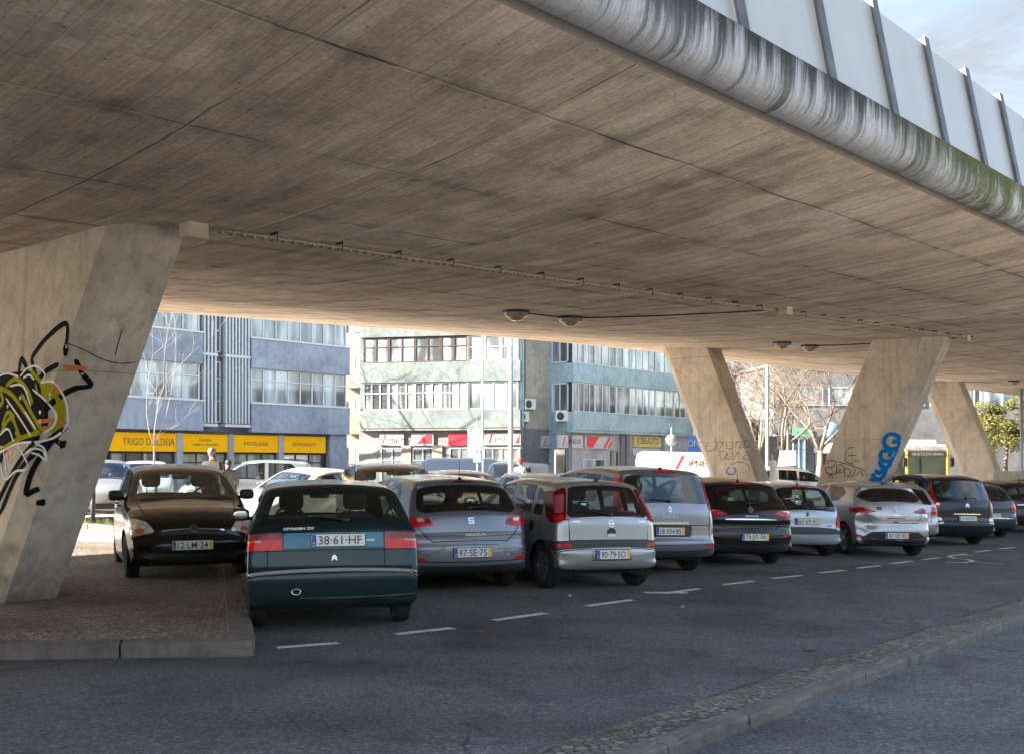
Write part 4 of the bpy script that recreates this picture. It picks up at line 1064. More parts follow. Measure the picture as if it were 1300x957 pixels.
DARK_MPV = dict(L=4.59, W=1.83, H=1.66, ra=.85, fa=3.58, wr=.325, sill=.20, zside=1.02, roofr=.76, pr=.06, crR=.13, cr=.045, rim='alloy', paint=PAINT['navy'],
    prof=[(.18, .25), (.08, .28), (.02, .36), (0, .45), (0, .52), (.02, .57), (.05, .60), (.06, .68), (.065, .80), (.08, .92), (.10, 1.02), (.14, 1.09), (.21, 1.26), (.29, 1.44), (.325, 1.52), (.345, 1.55), (.43, 1.588), (.8, 1.625), (1.5, 1.66), (2.0, 1.655), (2.45, 1.60), (2.75, 1.51), (3.2, 1.27), (3.62, 1.06), (3.78, 1.0), (4.15, .90), (4.42, .78), (4.52, .66), (4.58, .5), (4.59, .4), (4.55, .28), (4.46, .22)],
    rglass=[(-.66, 1.09), (.66, 1.09), (.72, 1.14), (.66, 1.47), (.55, 1.525), (-.55, 1.525), (-.66, 1.47), (-.72, 1.14)], frit=.06, rgr=.06, rtint='semitint', stint='semitint', fglass=symp([(.72, 1.08), (.60, 1.51)]), cowl=(3.62, 1.06), wtop=(2.75, 1.51), yseat=2.45,
    swin=[[(3.35, 1.08), (2.70, 1.47), (2.08, 1.52), (2.10, 1.06)], [(2.0, 1.06), (1.98, 1.525), (1.12, 1.50), (1.12, 1.07)], [(1.02, 1.07), (1.02, 1.50), (.56, 1.44), (.44, 1.12)]],
    bits=[('tail_lamp', 'red', 'R', [(.72, .90), (1.02, .90), (1.0, 1.02), (.93, 1.08), (.86, 1.48), (.77, 1.48), (.78, 1.10), (.70, 1.04)], True, .012, .03), ('lamp_section', 'white_lens', 'R', [(.73, .96), (.80, .96), (.80, 1.04), (.73, 1.03)], True, .015, .015, 'tail_lamp'),
          ('chrome_bar', 'chrome', 'R', [(-.38, .735), (.38, .735), (.38, .755), (-.38, .755)], False, .014, .005), ('bumper_trim', 'darkstrip', 'R', [(-.80, .475), (.80, .475), (.80, .535), (-.80, .535)], False, .008, .02), ('bumper_corner', 'white_lens', 'R', [(.66, .55), (.80, .55), (.80, .68), (.68, .66)], True, .006, .03)],
    gaps=[('R', [(-.70, .90), (-.66, .70), (-.60, .585), (.60, .585), (.66, .70), (.70, .90)], .009)], dgaps=[[(2.05, .25), (2.04, 1.07), (2.03, 1.54)], [(3.3, .3), (3.35, 1.08)], [(1.2, .7), (1.07, 1.07)]],
    plates=[(0, .64, '71·NO·35')], texts=[], extra=[emblem('R', 0, .96, CHEVRON, 'chrome', scale=1.6), roof_rails(.75, 2.5)], wiper=((0, 1.11), (.34, 1.13)), handles=[(2.2, .95), (1.2, .97)], yrear=1.2, rhz=1.18, zshelf=1.0)

def variant(base, **kw):
    s = dict(base); s.update(kw); return s
FRONT_BITS_H = lambda L, z0=.62: [('headlamp', 'headlamp', 'F', [(.50, z0), (.80, z0 + .06), (.98, z0 + .20), (.80, z0 + .20), (.52, z0 + .12)], True, .010, .04), ('grille', 'black', 'F', [(-.40, .33), (.40, .33), (.46, .47), (-.46, .47)], False, .006, .03), ('bumper_lower', 'black', 'F', [(-.68, .23), (.68, .23), (.70, .30), (-.70, .30)], False, .006, .02)]
# the hatchback that noses out over the pavement, seen from the front
FRONT_HATCH = dict(L=4.03, W=1.69, H=1.49, ra=.68, fa=3.19, wr=.30, sill=.19, zside=.93, roofr=.72, pr=.05, pf=.15, crF=.20, cr=.045, rim='spoke', paint=PAINT['espresso'],
    prof=[(.17, .235), (.07, .26), (.02, .33), (0, .45), (.01, .58), (.04, .66), (.05, .78), (.07, .90), (.12, 1.0), (.24, 1.17), (.38, 1.34), (.44, 1.41), (.75, 1.46), (1.25, 1.488), (1.65, 1.49), (2.0, 1.465), (2.25, 1.41), (2.65, 1.21), (3.02, 1.025), (3.16, .985), (3.50, .915), (3.76, .825), (3.90, .735), (3.965, .665), (3.985, .60), (4.00, .565), (4.03, .50), (4.035, .40), (4.01, .29), (3.93, .21)],
    rglass=symp([(.62, 1.01), (.54, 1.36)]), fglass=[(-.62, 1.035), (.62, 1.035), (.69, 1.055), (.575, 1.38), (.50, 1.41), (-.50, 1.41), (-.575, 1.38), (-.69, 1.055)], cowl=(3.02, 1.025), wtop=(2.25, 1.41), yseat=2.0, swin=[[(2.86, 1.03), (2.2, 1.37), (1.66, 1.41), (1.68, .99)], [(1.58, .99), (1.56, 1.41), (.95, 1.385), (.78, 1.20), (.86, 1.01)]],
    bits=[('headlamp', 'headlamp', 'F', [(.475, .665), (.62, .645), (.80, .70), (1.08, .84), (1.00, .90), (.78, .885), (.58, .80)], True, .012, .05), ('lamp_section', 'orange', 'F', [(.60, .69), (.70, .695), (.74, .76), (.64, .75)], True, .015, .03, 'headlamp'), ('lamp_section', 'white_lens', 'F', [(.74, .74), (.86, .79), (.92, .85), (.80, .84)], True, .015, .03, 'headlamp'),
          ('grille_bar', 'chrome', 'F', [(-.40, .655), (.40, .655), (.40, .672), (-.40, .672)], False, .014, .004), ('upper_grille', 'black', 'F', [(-.42, .60), (.42, .60), (.45, .645), (-.45, .645)], False, .004, .015), ('lower_grille', 'black', 'F', [(-.58, .25), (.58, .25), (.64, .36), (-.64, .36)], False, .006, .03)],
    gaps=[('F', [(-.66, 1.02), (-.55, .80), (-.47, .69), (.47, .69), (.55, .80), (.66, 1.02)], .008)], dgaps=[[(1.63, .25), (1.62, 1.0), (1.61, 1.42)], [(2.80, .28), (2.84, 1.01)], [(.98, .68), (.90, .98)], [(.95, .84), (2.85, .88)]],
    plates=[(0.02, .465, '12·LM·24', dict(kind='F'))], texts=[], extra=[emblem('F', 0, .665, disc_poly(.052), 'chrome', .014), emblem('F', 0, .665, disc_poly(.041), 'badge_red', .022)], handles=[(1.80, .90), (1.05, .92)], mirmat='black', mirror=(2.70, 1.02), yrear=.95, zshelf=1.0, wheelturn=0)
def sun_disc(root, sh, M):
    mb = MB(); mb.lathe([(.001, 0), (.035, 0), (.035, .004), (.001, .004)], 20, 'y', (-.10, 2.46, 1.22)); mb.build('hanging_disc', [M['teal_sticker']], root)
FRONT_HATCH['extra'].append(sun_disc)
# ----------------------------------------------------------------------------- ground, kerbs, markings
def grid_mesh(xs, ys, zf, name, mats, smooth=True):
    mb = MB(); nx, ny = len(xs), len(ys)
    mb.add([(x, y, zf(x, y)) for y in ys for x in xs], [(j * nx + i, j * nx + i + 1, (j + 1) * nx + i + 1, (j + 1) * nx + i) for j in range(ny - 1) for i in range(nx - 1)], 0, smooth)
    return mb.build(name, mats)
xs = [-900, -500, -300, -180, -110, -70, -50] + list(np.arange(-40, 60.1, .8)) + [75, 100, 150, 250, 450, 900]
ys = [-300, -150, -80, -40, -20, -10] + list(np.arange(-4, 80.1, .8)) + [90, 110, 150, 220, 350, 600, 1200]
M['asphalt'] = mat_asphalt('asphalt', (.088, .088, .094))
ground = tag(grid_mesh(xs, ys, ground_z, 'ground', M['asphalt']), kind='structure')
def on_ground(x, y, h=0.0): return (x, y, ground_z(x, y) + h)

M['cobble_brown'] = mat_cobble('brown_cobbles', [(.145, .115, .095), (.24, .195, .16), (.36, .295, .245)], 17, (.085, .062, .05))
M['cobble_pale'] = mat_cobble('pale_cobbles', [(.14, .13, .115), (.22, .205, .18), (.32, .30, .27)], 15, (.05, .045, .04))
M['kerb'] = mat_concrete('kerb_stone', (.16, .14, .125), 3.0, .45)
def worn_paint(name, col):
    m, nt, b = newmat(name); v = mapping(nt)
    k = ramp(nt, mth(nt, 'ADD', mth(nt, 'MULTIPLY', noise(nt, v, 7, 6, .7), .6), mth(nt, 'MULTIPLY', noise(nt, v, 45, 4, .8), .4)), [(.37, 1.0), (.49, 0.0)])
    nt.links.new(mixc(nt, k, tuple(col), (.09, .088, .09)), b.inputs['Base Color']); b.inputs['Roughness'].default_value = .8
    MATS[name] = m; return m
M['road_paint'] = worn_paint('road_paint', (.66, .66, .65))
M['yellow_paint'] = plain('yellow_road_paint', (.22, .16, .05), .8, var=.3, scale=5)

# pale sheets added on both sides to bounce sunlight up under the deck
M['bounce_yard'] = mat_concrete('pale_bounce_yard', (.58, .51, .43), .5, .0)
def sheet(ds, ms, h, name, mat):
    mb = MB(); pts = [dm(d, m) for m in ms for d in ds]; k = len(ds)
    mb.add([(x, y, ground_z(x, y) + h) for x, y in pts], [(j * k + i, j * k + i + 1, (j + 1) * k + i + 1, (j + 1) * k + i) for j in range(len(ms) - 1) for i in range(k - 1)], 0, True)
    return tag(mb.build(name, M[mat], fix=True), kind='structure')
sheet(list(np.arange(1.4, 50, .8)), list(np.arange(-10.6, -29.0, -.8)), .004, 'bounce_yard', 'bounce_yard')  # sunlit brightness put into the pale colour beyond the deck's shadow
sheet(list(np.arange(1.5, 60, 1.0)), [10.0 + 1.0 * i for i in range(22)], .12, 'pavement', 'bounce_yard')  # out of view, added as a pale reflector for the deck underside
# unseen bank added behind the viewpoint to block low sky from car reflections
M['bank'] = plain('blocker_bank_grass', (.05, .055, .03), .95, var=.5, scale=.4)
mb = MB(); bd = list(np.arange(-70, 90, 5)); prof_ = [(44, 0.0), (50, 4.0), (58, 9.5), (70, 12.5), (95, 13.0)]
bz = random.Random(2); mb.add([(*dm(d, m_), -.4 + h * (1 + .12 * bz.uniform(-1, 1))) for d in bd for m_, h in prof_], [(i * 5 + k, i * 5 + k + 1, (i + 1) * 5 + k + 1, (i + 1) * 5 + k) for i in range(len(bd) - 1) for k in range(4)], 0, True)
tag(mb.build('sky_blocker_bank', M['bank'], fix=True), kind='structure')
# pavement island on the left with its kerb stones
IC = np.array((-2.2, 8.8)); IF = np.array((-.9966, -.082)); IS = np.array((-.277, .961))
def isl(a, b): return IC + IF * a + IS * b
mb = MB(); na, nb = 60, 28
vs = []
for j in range(nb + 1):
    for i in range(na + 1):
        p = isl(.20 + i * .5, .22 + j * .42); vs.append((p[0], p[1], ground_z(*p) + .125))
mb.add(vs, [(j * (na + 1) + i, j * (na + 1) + i + 1, (j + 1) * (na + 1) + i + 1, (j + 1) * (na + 1) + i) for j in range(nb) for i in range(na)], 0, True)
pav = tag(mb.build('pavement', M['cobble_brown'], fix=True), kind='structure')
def kerb_run(pts_fn, n, seglen, w, h, mb, rnd, drop=0.0):
    """bevelled stones laid end to end; pts_fn(s) -> xy on the outer edge, inward normal given by second value"""
    for k in range(n):
        a, b = pts_fn(k * seglen + .006), pts_fn((k + 1) * seglen - .006)
        (p, q), (p2, q2) = a, b
        jz = rnd.uniform(-.006, .006); jw = rnd.uniform(-.008, .008)
        top = [(p[0], p[1]), (p2[0], p2[1]), (p2[0] + q2[0] * w, p2[1] + q2[1] * w), (p[0] + q[0] * w, p[1] + q[1] * w)]
        off = [(jw * q[0], jw * q[1])] * 2 + [(0, 0)] * 2
        bm = bmesh.new(); vv = []
        for zz in (0, 1):
            for t, o in zip(top, off):
                g = ground_z(t[0], t[1])
                vv.append(bm.verts.new((t[0] + o[0], t[1] + o[1], g - .25 if zz == 0 else g + h + jz)))
        for f in ((0, 3, 2, 1), (4, 5, 6, 7), (0, 1, 5, 4), (1, 2, 6, 5), (2, 3, 7, 6), (3, 0, 4, 7)): bm.faces.new([vv[i] for i in f])
        bmesh.ops.recalc_face_normals(bm, faces=bm.faces)
        bmesh.ops.bevel(bm, geom=list(bm.edges), offset=.018, segments=2, affect='EDGES', profile=.5)
        bmesh.ops.subdivide_edges(bm, edges=[e for e in bm.edges if e.calc_length() > .1], cuts=7, use_grid_fill=True)
        for v in bm.verts:      # hand-cut, chipped stone
            v.co += Vector((rnd.gauss(0, .0022), rnd.gauss(0, .0022), rnd.gauss(0, .0026)))
        for _ in range(rnd.randint(0, 2)):
            c = rnd.choice([v.co.copy() for v in bm.verts]); rr = rnd.uniform(.03, .07)
            for v in bm.verts:
                dl = (v.co - c).length
                if dl < rr: v.co.z -= .018 * (1 - dl / rr)
        bm.verts.index_update(); mb.add([v.co for v in bm.verts], [[v.index for v in f.verts] for f in bm.faces], 0, False); bm.free()
rk = random.Random(3); mb = MB()
kerb_run(lambda s: (isl(s + .02, 0), IS), 26, 1.12, .24, .132, mb, rk)
kerb_run(lambda s: (isl(0, s + .26), IF), 11, 1.08, .24, .132, mb, rk)
kerb_run(lambda s: (isl(s + .0, 11.9), -IS), 26, 1.12, .2, .13, mb, rk)
tag(mb.build('kerb', M['kerb']), kind='structure')

# cobbled strip and kerb on the right
RA = np.array((2.16, 7.4)); RD = np.array((.641, .7675)); RN = np.array((-.7675, .641))   # RN points to the main road
def strip_pt(s, w): return RA + RD * s + RN * w
mb = MB(); vs = []; ns = 70
for i in range(ns + 1):
    for w, h in ((.13, .075), (.3, .062), (.48, .045), (.62, .012), (.66, -.05)):
        p = strip_pt(-6 + i * .6, w); vs.append((p[0], p[1], ground_z(*p) + h))
mb.add(vs, [(i * 5 + k, i * 5 + k + 1, (i + 1) * 5 + k + 1, (i + 1) * 5 + k) for i in range(ns) for k in range(4)], 0, True)
tag(mb.build('cobbled_strip', M['cobble_pale'], fix=True), kind='structure')
mb = MB(); kerb_run(lambda s: (strip_pt(s - 6, -.03), RN), 36, 1.0, .165, .085, mb, rk)
tag(mb.build('kerb', M['kerb']), kind='structure')
# dirt line where the strip meets the road
M['dirt'] = mat_cobble('roadside_dirt', [(.05, .045, .038), (.075, .068, .055), (.10, .09, .07)], 30, (.04, .036, .03))

# painted dashes along the parking bays
def quad_on_ground(mb, pts, h=.004, mi=0):
    a, b, c, d = [np.array(p, float) for p in pts]; n = 4
    vs = []
    for i in range(n + 1):
        for j in range(3):
            p = (a * (1 - i / n) + b * i / n) * (1 - j / 2) + (d * (1 - i / n) + c * i / n) * j / 2
            vs.append((p[0], p[1], ground_z(*p) + h))
    mb.add(vs, [(i * 3 + j, i * 3 + j + 1, (i + 1) * 3 + j + 1, (i + 1) * 3 + j) for i in range(n) for j in range(2)], mi)
def img2ground(px, py):
    Y = 10.0
    for _ in range(30):
        X = (px - CX) / F * Y; z = ground_z(X, Y); Y = (CAMZ - z) * F / (py - HY)
    return np.array(((px - CX) / F * Y, Y))
DASHES = [(352, 822, 430, 816), (503, 805, 575, 797), (627, 787, 693, 778), (745, 769, 803, 761), (842, 753, 888, 747), (919, 742, 957, 737), (980, 734, 1018, 730), (1040, 727, 1072, 723.5), (1088, 721, 1118, 717.5), (1132, 715, 1158, 712), (1172, 710, 1194, 707.5), (1208, 705, 1226, 703), (1238, 700.5, 1258, 698), (1268, 696.5, 1288, 694.5)]
mb = MB()
for (x0, y0, x1, y1) in DASHES:
    a, b = img2ground(x0, y0), img2ground(x1, y1); d = (b - a) / np.linalg.norm(b - a); q = np.array((-d[1], d[0])) * .055
    quad_on_ground(mb, [a - q, b - q, b + q, a + q])
for (x0, y0, x1, y1, w) in [(818, 752, 872, 752, .16), (1165, 697, 1292, 708, .05), (1236, 712, 1276, 716, .05)]:
    a, b = img2ground(x0, y0), img2ground(x1, y1); d = (b - a) / np.linalg.norm(b - a); q = np.array((-d[1], d[0])) * w / 2
    quad_on_ground(mb, [a - q, b - q, b + q, a + q], .0045)
# worn painted letter on the road
S_ = [(1236, 705), (1216, 704), (1204, 706), (1212, 708.5), (1228, 709.5), (1236, 712), (1222, 714), (1202, 713)]
for (p, q) in zip(S_[:-1], S_[1:]):
    a, b = img2ground(*p), img2ground(*q); d = (b - a) / np.linalg.norm(b - a); n_ = np.array((-d[1], d[0])) * .045
    quad_on_ground(mb, [a - n_, b - n_, b + n_, a + n_], .005)
a, b = img2ground(1255, 741), img2ground(1310, 736); d = (b - a) / np.linalg.norm(b - a); q = np.array((-d[1], d[0])) * .05
quad_on_ground(mb, [a - q, b - q, b + q, a + q], .004, 1)
# lane line in the sun behind the black hatchback
a, b = np.array((-12.5, 24.4)), np.array((-6.2, 21.9)); d = (b - a) / np.linalg.norm(b - a); q = np.array((-d[1], d[0])) * .06
quad_on_ground(mb, [a - q, b - q, b + q, a + q], .006)
tag(mb.build('road_markings', [M['road_paint'], M['yellow_paint']], fix=True), kind='structure')

# ----------------------------------------------------------------------------- viaduct
def lerp_tab(t, tab): return float(np.interp(t, tab[0], tab[1]))
NEAR = [(-40, 2.9), (0, 4.40), (22, 5.23), (40, 5.6), (90, 6.0)]
LEG = [(-40, 1.9), (0, 3.93), (17, 4.885), (26, 5.2), (40, 5.5), (90, 5.9)]
FLEG = [(-40, 2.6), (0, 4.40), (16.2, 5.20), (32, 5.42), (50, 5.7), (90, 6.1)]
FAR = [(-40, 2.9), (0, 4.86), (15.8, 5.72), (33.3, 6.11), (60, 6.5), (90, 6.8)]
def soffit(d, m):
    X_ = [5.0, 0.0, -7.9, -12.9]; Z_ = [lerp_tab(d, t) for t in (NEAR, LEG, FLEG, FAR)]
    z = 0
    for i in range(4):
        k = Z_[i]
        for j in range(4):
            if i != j: k *= (m - X_[j]) / (X_[i] - X_[j])
        z += k
    return z
def soft_tabs():
    g = globals()
    for nm in ('NEAR', 'LEG', 'FLEG', 'FAR'):
        tab = g[nm]; t = np.linspace(-40, 90, 131); v = np.interp(t, [a for a, b in tab], [b for a, b in tab])
        ker = np.hanning(9); ker /= ker.sum(); v = np.convolve(np.pad(v, 4, 'reflect', reflect_type='odd'), ker, 'valid'); g[nm] = (t, v)
soft_tabs()

def mat_soffit():
    m, nt, b = newmat('cast_concrete_soffit')
    v = mapping(nt)
    s = sep(nt, v)
    # every formwork board has its own tone and grain; boards run across the deck
    BW = .16
    bi = mth(nt, 'FLOOR', mth(nt, 'DIVIDE', s[0], BW)); bf = mth(nt, 'FRACT', mth(nt, 'DIVIDE', s[0], BW))
    seg = mth(nt, 'FLOOR', mth(nt, 'DIVIDE', mth(nt, 'ADD', s[1], 3.35), 1.5))
    wn = nt.nodes.new('ShaderNodeTexWhiteNoise'); wn.noise_dimensions = '2D'
    cb = nt.nodes.new('ShaderNodeCombineXYZ'); nt.links.new(bi, cb.inputs[0]); nt.links.new(seg, cb.inputs[1]); nt.links.new(cb.outputs[0], wn.inputs['Vector'])
    tone = ramp(nt, wn.outputs['Value'], [(0.0, (.84, .83, .82)), (.5, (1.0, 1.0, 1.0)), (1.0, (1.12, 1.12, 1.11))])
    cv = nt.nodes.new('ShaderNodeCombineXYZ'); nt.links.new(mth(nt, 'ADD', s[0], mth(nt, 'MULTIPLY', bi, 3.7)), cv.inputs[0]); nt.links.new(mth(nt, 'ADD', s[1], mth(nt, 'MULTIPLY', bi, 1.3)), cv.inputs[1]); nt.links.new(s[2], cv.inputs[2])
    mpb = nt.nodes.new('ShaderNodeMapping'); mpb.inputs['Scale'].default_value = (26, 1.6, 1); nt.links.new(cv.outputs[0], mpb.inputs['Vector'])
    grain = noise(nt, mpb.outputs['Vector'], 1.0, 5, .65, .2)
    big = noise(nt, v, .30, 8, .66, .5); mid = noise(nt, v, 1.7, 9, .70, .4); fine = noise(nt, v, 26, 6, .75); wash = noise(nt, mapping(nt, scale=(2.2, .42, 1), loc=(4, 1, 0)), 1.0, 7, .68, .5)
    c = ramp(nt, big, [(.28, (.46, .355, .27)), (.5, (.68, .56, .445)), (.70, (.79, .685, .575))])
    c = mixc(nt, .75, c, tone, 'MULTIPLY')
    c = mixc(nt, .55, c, ramp(nt, grain, [(.28, .66), (.5, 1.02), (.72, 1.16)]), 'MULTIPLY')
    c = mixc(nt, .62, c, ramp(nt, mid, [(.30, (.50, .47, .44)), (.48, (1, 1, 1)), (.70, (1.30, 1.27, 1.22))]), 'MULTIPLY')
    c = mixc(nt, .52, c, ramp(nt, wash, [(.32, (.48, .44, .41)), (.48, (1, 1, 1)), (.68, (1.22, 1.2, 1.17))]), 'MULTIPLY')
    c = mixc(nt, .6, c, ramp(nt, fine, [(.32, .62), (.5, 1.0), (.68, 1.28)]), 'MULTIPLY')
    # air holes and rust spots
    vo = nt.nodes.new('ShaderNodeTexVoronoi'); vo.inputs['Scale'].default_value = 7.0; nt.links.new(v, vo.inputs['Vector'])
    c = mixc(nt, mth(nt, 'MULTIPLY', ramp(nt, vo.outputs['Distance'], [(.05, 1.0), (.09, 0.0)]), .65), c, (.07, .055, .045))
    vr = nt.nodes.new('ShaderNodeTexVoronoi'); vr.inputs['Scale'].default_value = .9; nt.links.new(v, vr.inputs['Vector'])
    c = mixc(nt, mth(nt, 'MULTIPLY', ramp(nt, vr.outputs['Distance'], [(.02, .9), (.07, 0.0)]), .8), c, (.30, .15, .06))
    # board joints, panel joints
    bl = mth(nt, 'LESS_THAN', bf, .045)
    c = mixc(nt, mth(nt, 'MULTIPLY', bl, .28), c, (.10, .08, .065))
    wob = mth(nt, 'MULTIPLY', mth(nt, 'SUBTRACT', noise(nt, v, 1.3, 4), .5), .07)
    jx = mth(nt, 'ABSOLUTE', mth(nt, 'SUBTRACT', mth(nt, 'FRACT', mth(nt, 'DIVIDE', mth(nt, 'ADD', mth(nt, 'ADD', s[0], wob), .45), 2.08)), .5))
    jy = mth(nt, 'ABSOLUTE', mth(nt, 'SUBTRACT', mth(nt, 'FRACT', mth(nt, 'DIVIDE', mth(nt, 'ADD', mth(nt, 'ADD', s[1], wob), 3.35), 1.5)), .5))
    worn = ramp(nt, noise(nt, v, .9, 4), [(.38, 0.25), (.58, 1.0)])
    lx = ramp(nt, jx, [(.0025, 1.0), (.007, 0.0)]); ly = ramp(nt, jy, [(.004, 1.0), (.012, 0.0)])
    c = mixc(nt, mth(nt, 'MULTIPLY', mth(nt, 'MULTIPLY', lx, worn), .75), c, (.075, .06, .05))
    lime = ramp(nt, noise(nt, mapping(nt, loc=(9, 3, 0)), .5, 5), [(.44, 0.0), (.50, 1.0)])
    c = mixc(nt, mth(nt, 'MULTIPLY', ly, .8), c, mixc(nt, lime, (.075, .06, .05), (.62, .52, .40)))
    # damp bands beside the joints
    damp = mth(nt, 'MULTIPLY', ramp(nt, jy, [(.0, 1.0), (.10, 0.0)]), ramp(nt, wash, [(.42, 1.0), (.55, 0.0)]))
    c = mixc(nt, mth(nt, 'MULTIPLY', damp, .5), c, (.13, .10, .08))
    nt.links.new(c, b.inputs['Base Color']); b.inputs['Roughness'].default_value = .92; b.inputs['Specular IOR Level'].default_value = .2
    h = mth(nt, 'ADD', mth(nt, 'ADD', grain, mth(nt, 'MULTIPLY', wn.outputs['Value'], .5)), mth(nt, 'MULTIPLY', fine, .5))
    h = mth(nt, 'SUBTRACT', h, mth(nt, 'ADD', mth(nt, 'ADD', lx, ly), bl))
    bump(nt, b, h, .4, .02)
    return m
def mat_fascia():
    m, nt, b = newmat('streaked_concrete_edge')
    v = mapping(nt); s = sep(nt, v)
    tp = nt.nodes.new('ShaderNodeAttribute'); tp.attribute_name = 'across'; ac = tp.outputs['Fac']
    fine = noise(nt, v, 30, 6, .78); mid = noise(nt, v, 4.5, 8, .72, .5); big = noise(nt, mapping(nt, scale=(.45, .2, .2)), 1.0, 4, .6)
    def along(f, seed, det=3):
        cv = nt.nodes.new('ShaderNodeCombineXYZ'); nt.links.new(mth(nt, 'ADD', mth(nt, 'MULTIPLY', s[0], f), mth(nt, 'MULTIPLY', mth(nt, 'SUBTRACT', mid, .5), .16 * f / 6)), cv.inputs[0]); nt.links.new(mth(nt, 'MULTIPLY', ac, .22), cv.inputs[1]); cv.inputs[2].default_value = seed
        return noise(nt, cv.outputs[0], 1.0, det, .75)
    d1, d2, d3 = along(5.0, 1.0, 6), along(17.0, 5.0, 4), along(1.1, 9.0, 3)
    c = ramp(nt, mid, [(.30, (.32, .32, .33)), (.5, (.45, .45, .465)), (.7, (.58, .58, .59))])
    # runs start at the top and give out at different heights
    run1 = ramp(nt, mth(nt, 'ADD', mth(nt, 'ADD', d1, mth(nt, 'MULTIPLY', ac, .24)), mth(nt, 'MULTIPLY', mth(nt, 'SUBTRACT', d3, .5), .7)), [(.60, 0.0), (.72, 1.0)])
    run2 = ramp(nt, mth(nt, 'ADD', d2, mth(nt, 'MULTIPLY', ac, .14)), [(.58, 0.0), (.70, 1.0)])
    c = mixc(nt, mth(nt, 'MULTIPLY', run1, .74), c, (.045, .044, .043)); c = mixc(nt, mth(nt, 'MULTIPLY', run2, .48), c, (.085, .085, .085))
    c = mixc(nt, mth(nt, 'MULTIPLY', ramp(nt, mid, [(.52, 0.0), (.66, 1.0)]), .35), c, (.10, .098, .09))
    edge = mth(nt, 'ADD', ac, mth(nt, 'MULTIPLY', mth(nt, 'SUBTRACT', d1, .5), 1.1))
    c = mixc(nt, mth(nt, 'MULTIPLY', ramp(nt, edge, [(.66, 0.0), (.98, 1.0)]), .85), c, (.030, .030, .027))
    c = mixc(nt, mth(nt, 'MULTIPLY', ramp(nt, fine, [(.62, 0.0), (.68, 1.0)]), .55), c, (.46, .45, .42))
    c = mixc(nt, mth(nt, 'MULTIPLY', ramp(nt, fine, [(.30, 1.0), (.38, 0.0)]), .5), c, (.06, .06, .06))
    mossn = noise(nt, mapping(nt, scale=(2.6, 2, 1.6), loc=(1, 4, 2)), 1.0, 8, .75)
    band = nt.nodes.new('ShaderNodeMapRange'); band.inputs['From Min'].default_value = 3.6; band.inputs['From Max'].default_value = 6.6; nt.links.new(s[0], band.inputs['Value'])
    moss = mth(nt, 'MULTIPLY', band.outputs[0], ramp(nt, mth(nt, 'ADD', mossn, mth(nt, 'MULTIPLY', ac, .12)), [(.44, 0.0), (.60, 1.0)]))
    c = mixc(nt, mth(nt, 'MULTIPLY', moss, .85), c, ramp(nt, fine, [(.3, (.035, .042, .012)), (.7, (.15, .155, .045))]))
    c = mixc(nt, mth(nt, 'MULTIPLY', ramp(nt, ac, [(.0, 1.0), (.11, 1.0), (.15, 0.0)]), .8), c, (.16, .13, .10))
    nt.links.new(c, b.inputs['Base Color']); b.inputs['Roughness'].default_value = .95; b.inputs['Specular IOR Level'].default_value = .1
    bump(nt, b, mth(nt, 'ADD', mth(nt, 'MULTIPLY', mid, 1.5), fine), .5, .025)
    return m
M['soffit'] = mat_soffit(); M['fascia'] = mat_fascia()
M['deck_top'] = plain('deck_concrete', (.25, .24, .22), .9, bump=.2)

via = empty('viaduct', (P0[0], P0[1], 0), ALPHA, 'wide concrete viaduct with board-marked brown underside and streaked rounded edge', 'viaduct')
dd = np.arange(-24, 75.1, .6); mm = np.linspace(5.0, -12.9, 40)
LOC = lambda d, m, z: (d * 1.351, -m, z)
mb = MB(); vs = [LOC(d, m, soffit(d, m)) for d in dd for m in mm]; k = len(mm)
mb.add(vs, [(i * k + j, i * k + j + 1, (i + 1) * k + j + 1, (i + 1) * k + j) for i in range(len(dd) - 1) for j in range(k - 1)], 0, True)
deck = mb.build('soffit', M['soffit'], via, fix=False)
# edge profiles (m offset outwards, height above the soffit edge)
EDGE = [(a * .72, b * .66) for a, b in [(0, 0), (.004, .045), (.06, .06), (.11, .055), (.20, .075), (.28, .12), (.335, .18), (.365, .26), (.38, .36), (.383, .55), (.383, .71), (.36, .735), (.10, .745)]]
for base_m, sg, nm in ((5.0, 1, 'edge_beam'), (-12.9, -1, 'edge_beam')):
    mb = MB(); k = len(EDGE)
    vs = [LOC(d, base_m + sg * a, soffit(d, base_m) + b) for d in dd for a, b in EDGE]
    mb.add(vs, [(i * k + j, i * k + j + 1, (i + 1) * k + j + 1, (i + 1) * k + j) for i in range(len(dd) - 1) for j in range(k - 1)], 0, True)
    o = mb.build(nm, M['fascia'], via, fix=True)
    at = o.data.attributes.new('across', 'FLOAT', 'POINT'); L = [0]
    for (a, b), (a2, b2) in zip(EDGE[:-1], EDGE[1:]): L.append(L[-1] + math.hypot(a2 - a, b2 - b))
    at.data.foreach_set('value', [min(1, L[j] / L[-2]) for d in dd for j in range(k)])
mb = MB(); vs = []
for d in dd:
    zn, zf = soffit(d, 5.0) + .46, soffit(d, -12.9) + .46
    vs += [LOC(d, 5.1, zn), LOC(d, -13.0, zf)]
mb.add(vs, [(2 * i, 2 * i + 1, 2 * i + 3, 2 * i + 2) for i in range(len(dd) - 1)], 0)
# closed ends
for d in (dd[0], dd[-1]):
    b0 = len(mb.v); mb.v += [LOC(d, m, soffit(d, m)) for m in mm] + [LOC(d, -13.0, soffit(d, -12.9) + .46), LOC(d, 5.1, soffit(d, 5.0) + .46)]
    mb.f.append(tuple(range(b0, len(mb.v)))); mb.mi.append(0); mb.sm.append(False)
mb.build('carriageway_slab', M['deck_top'], via)

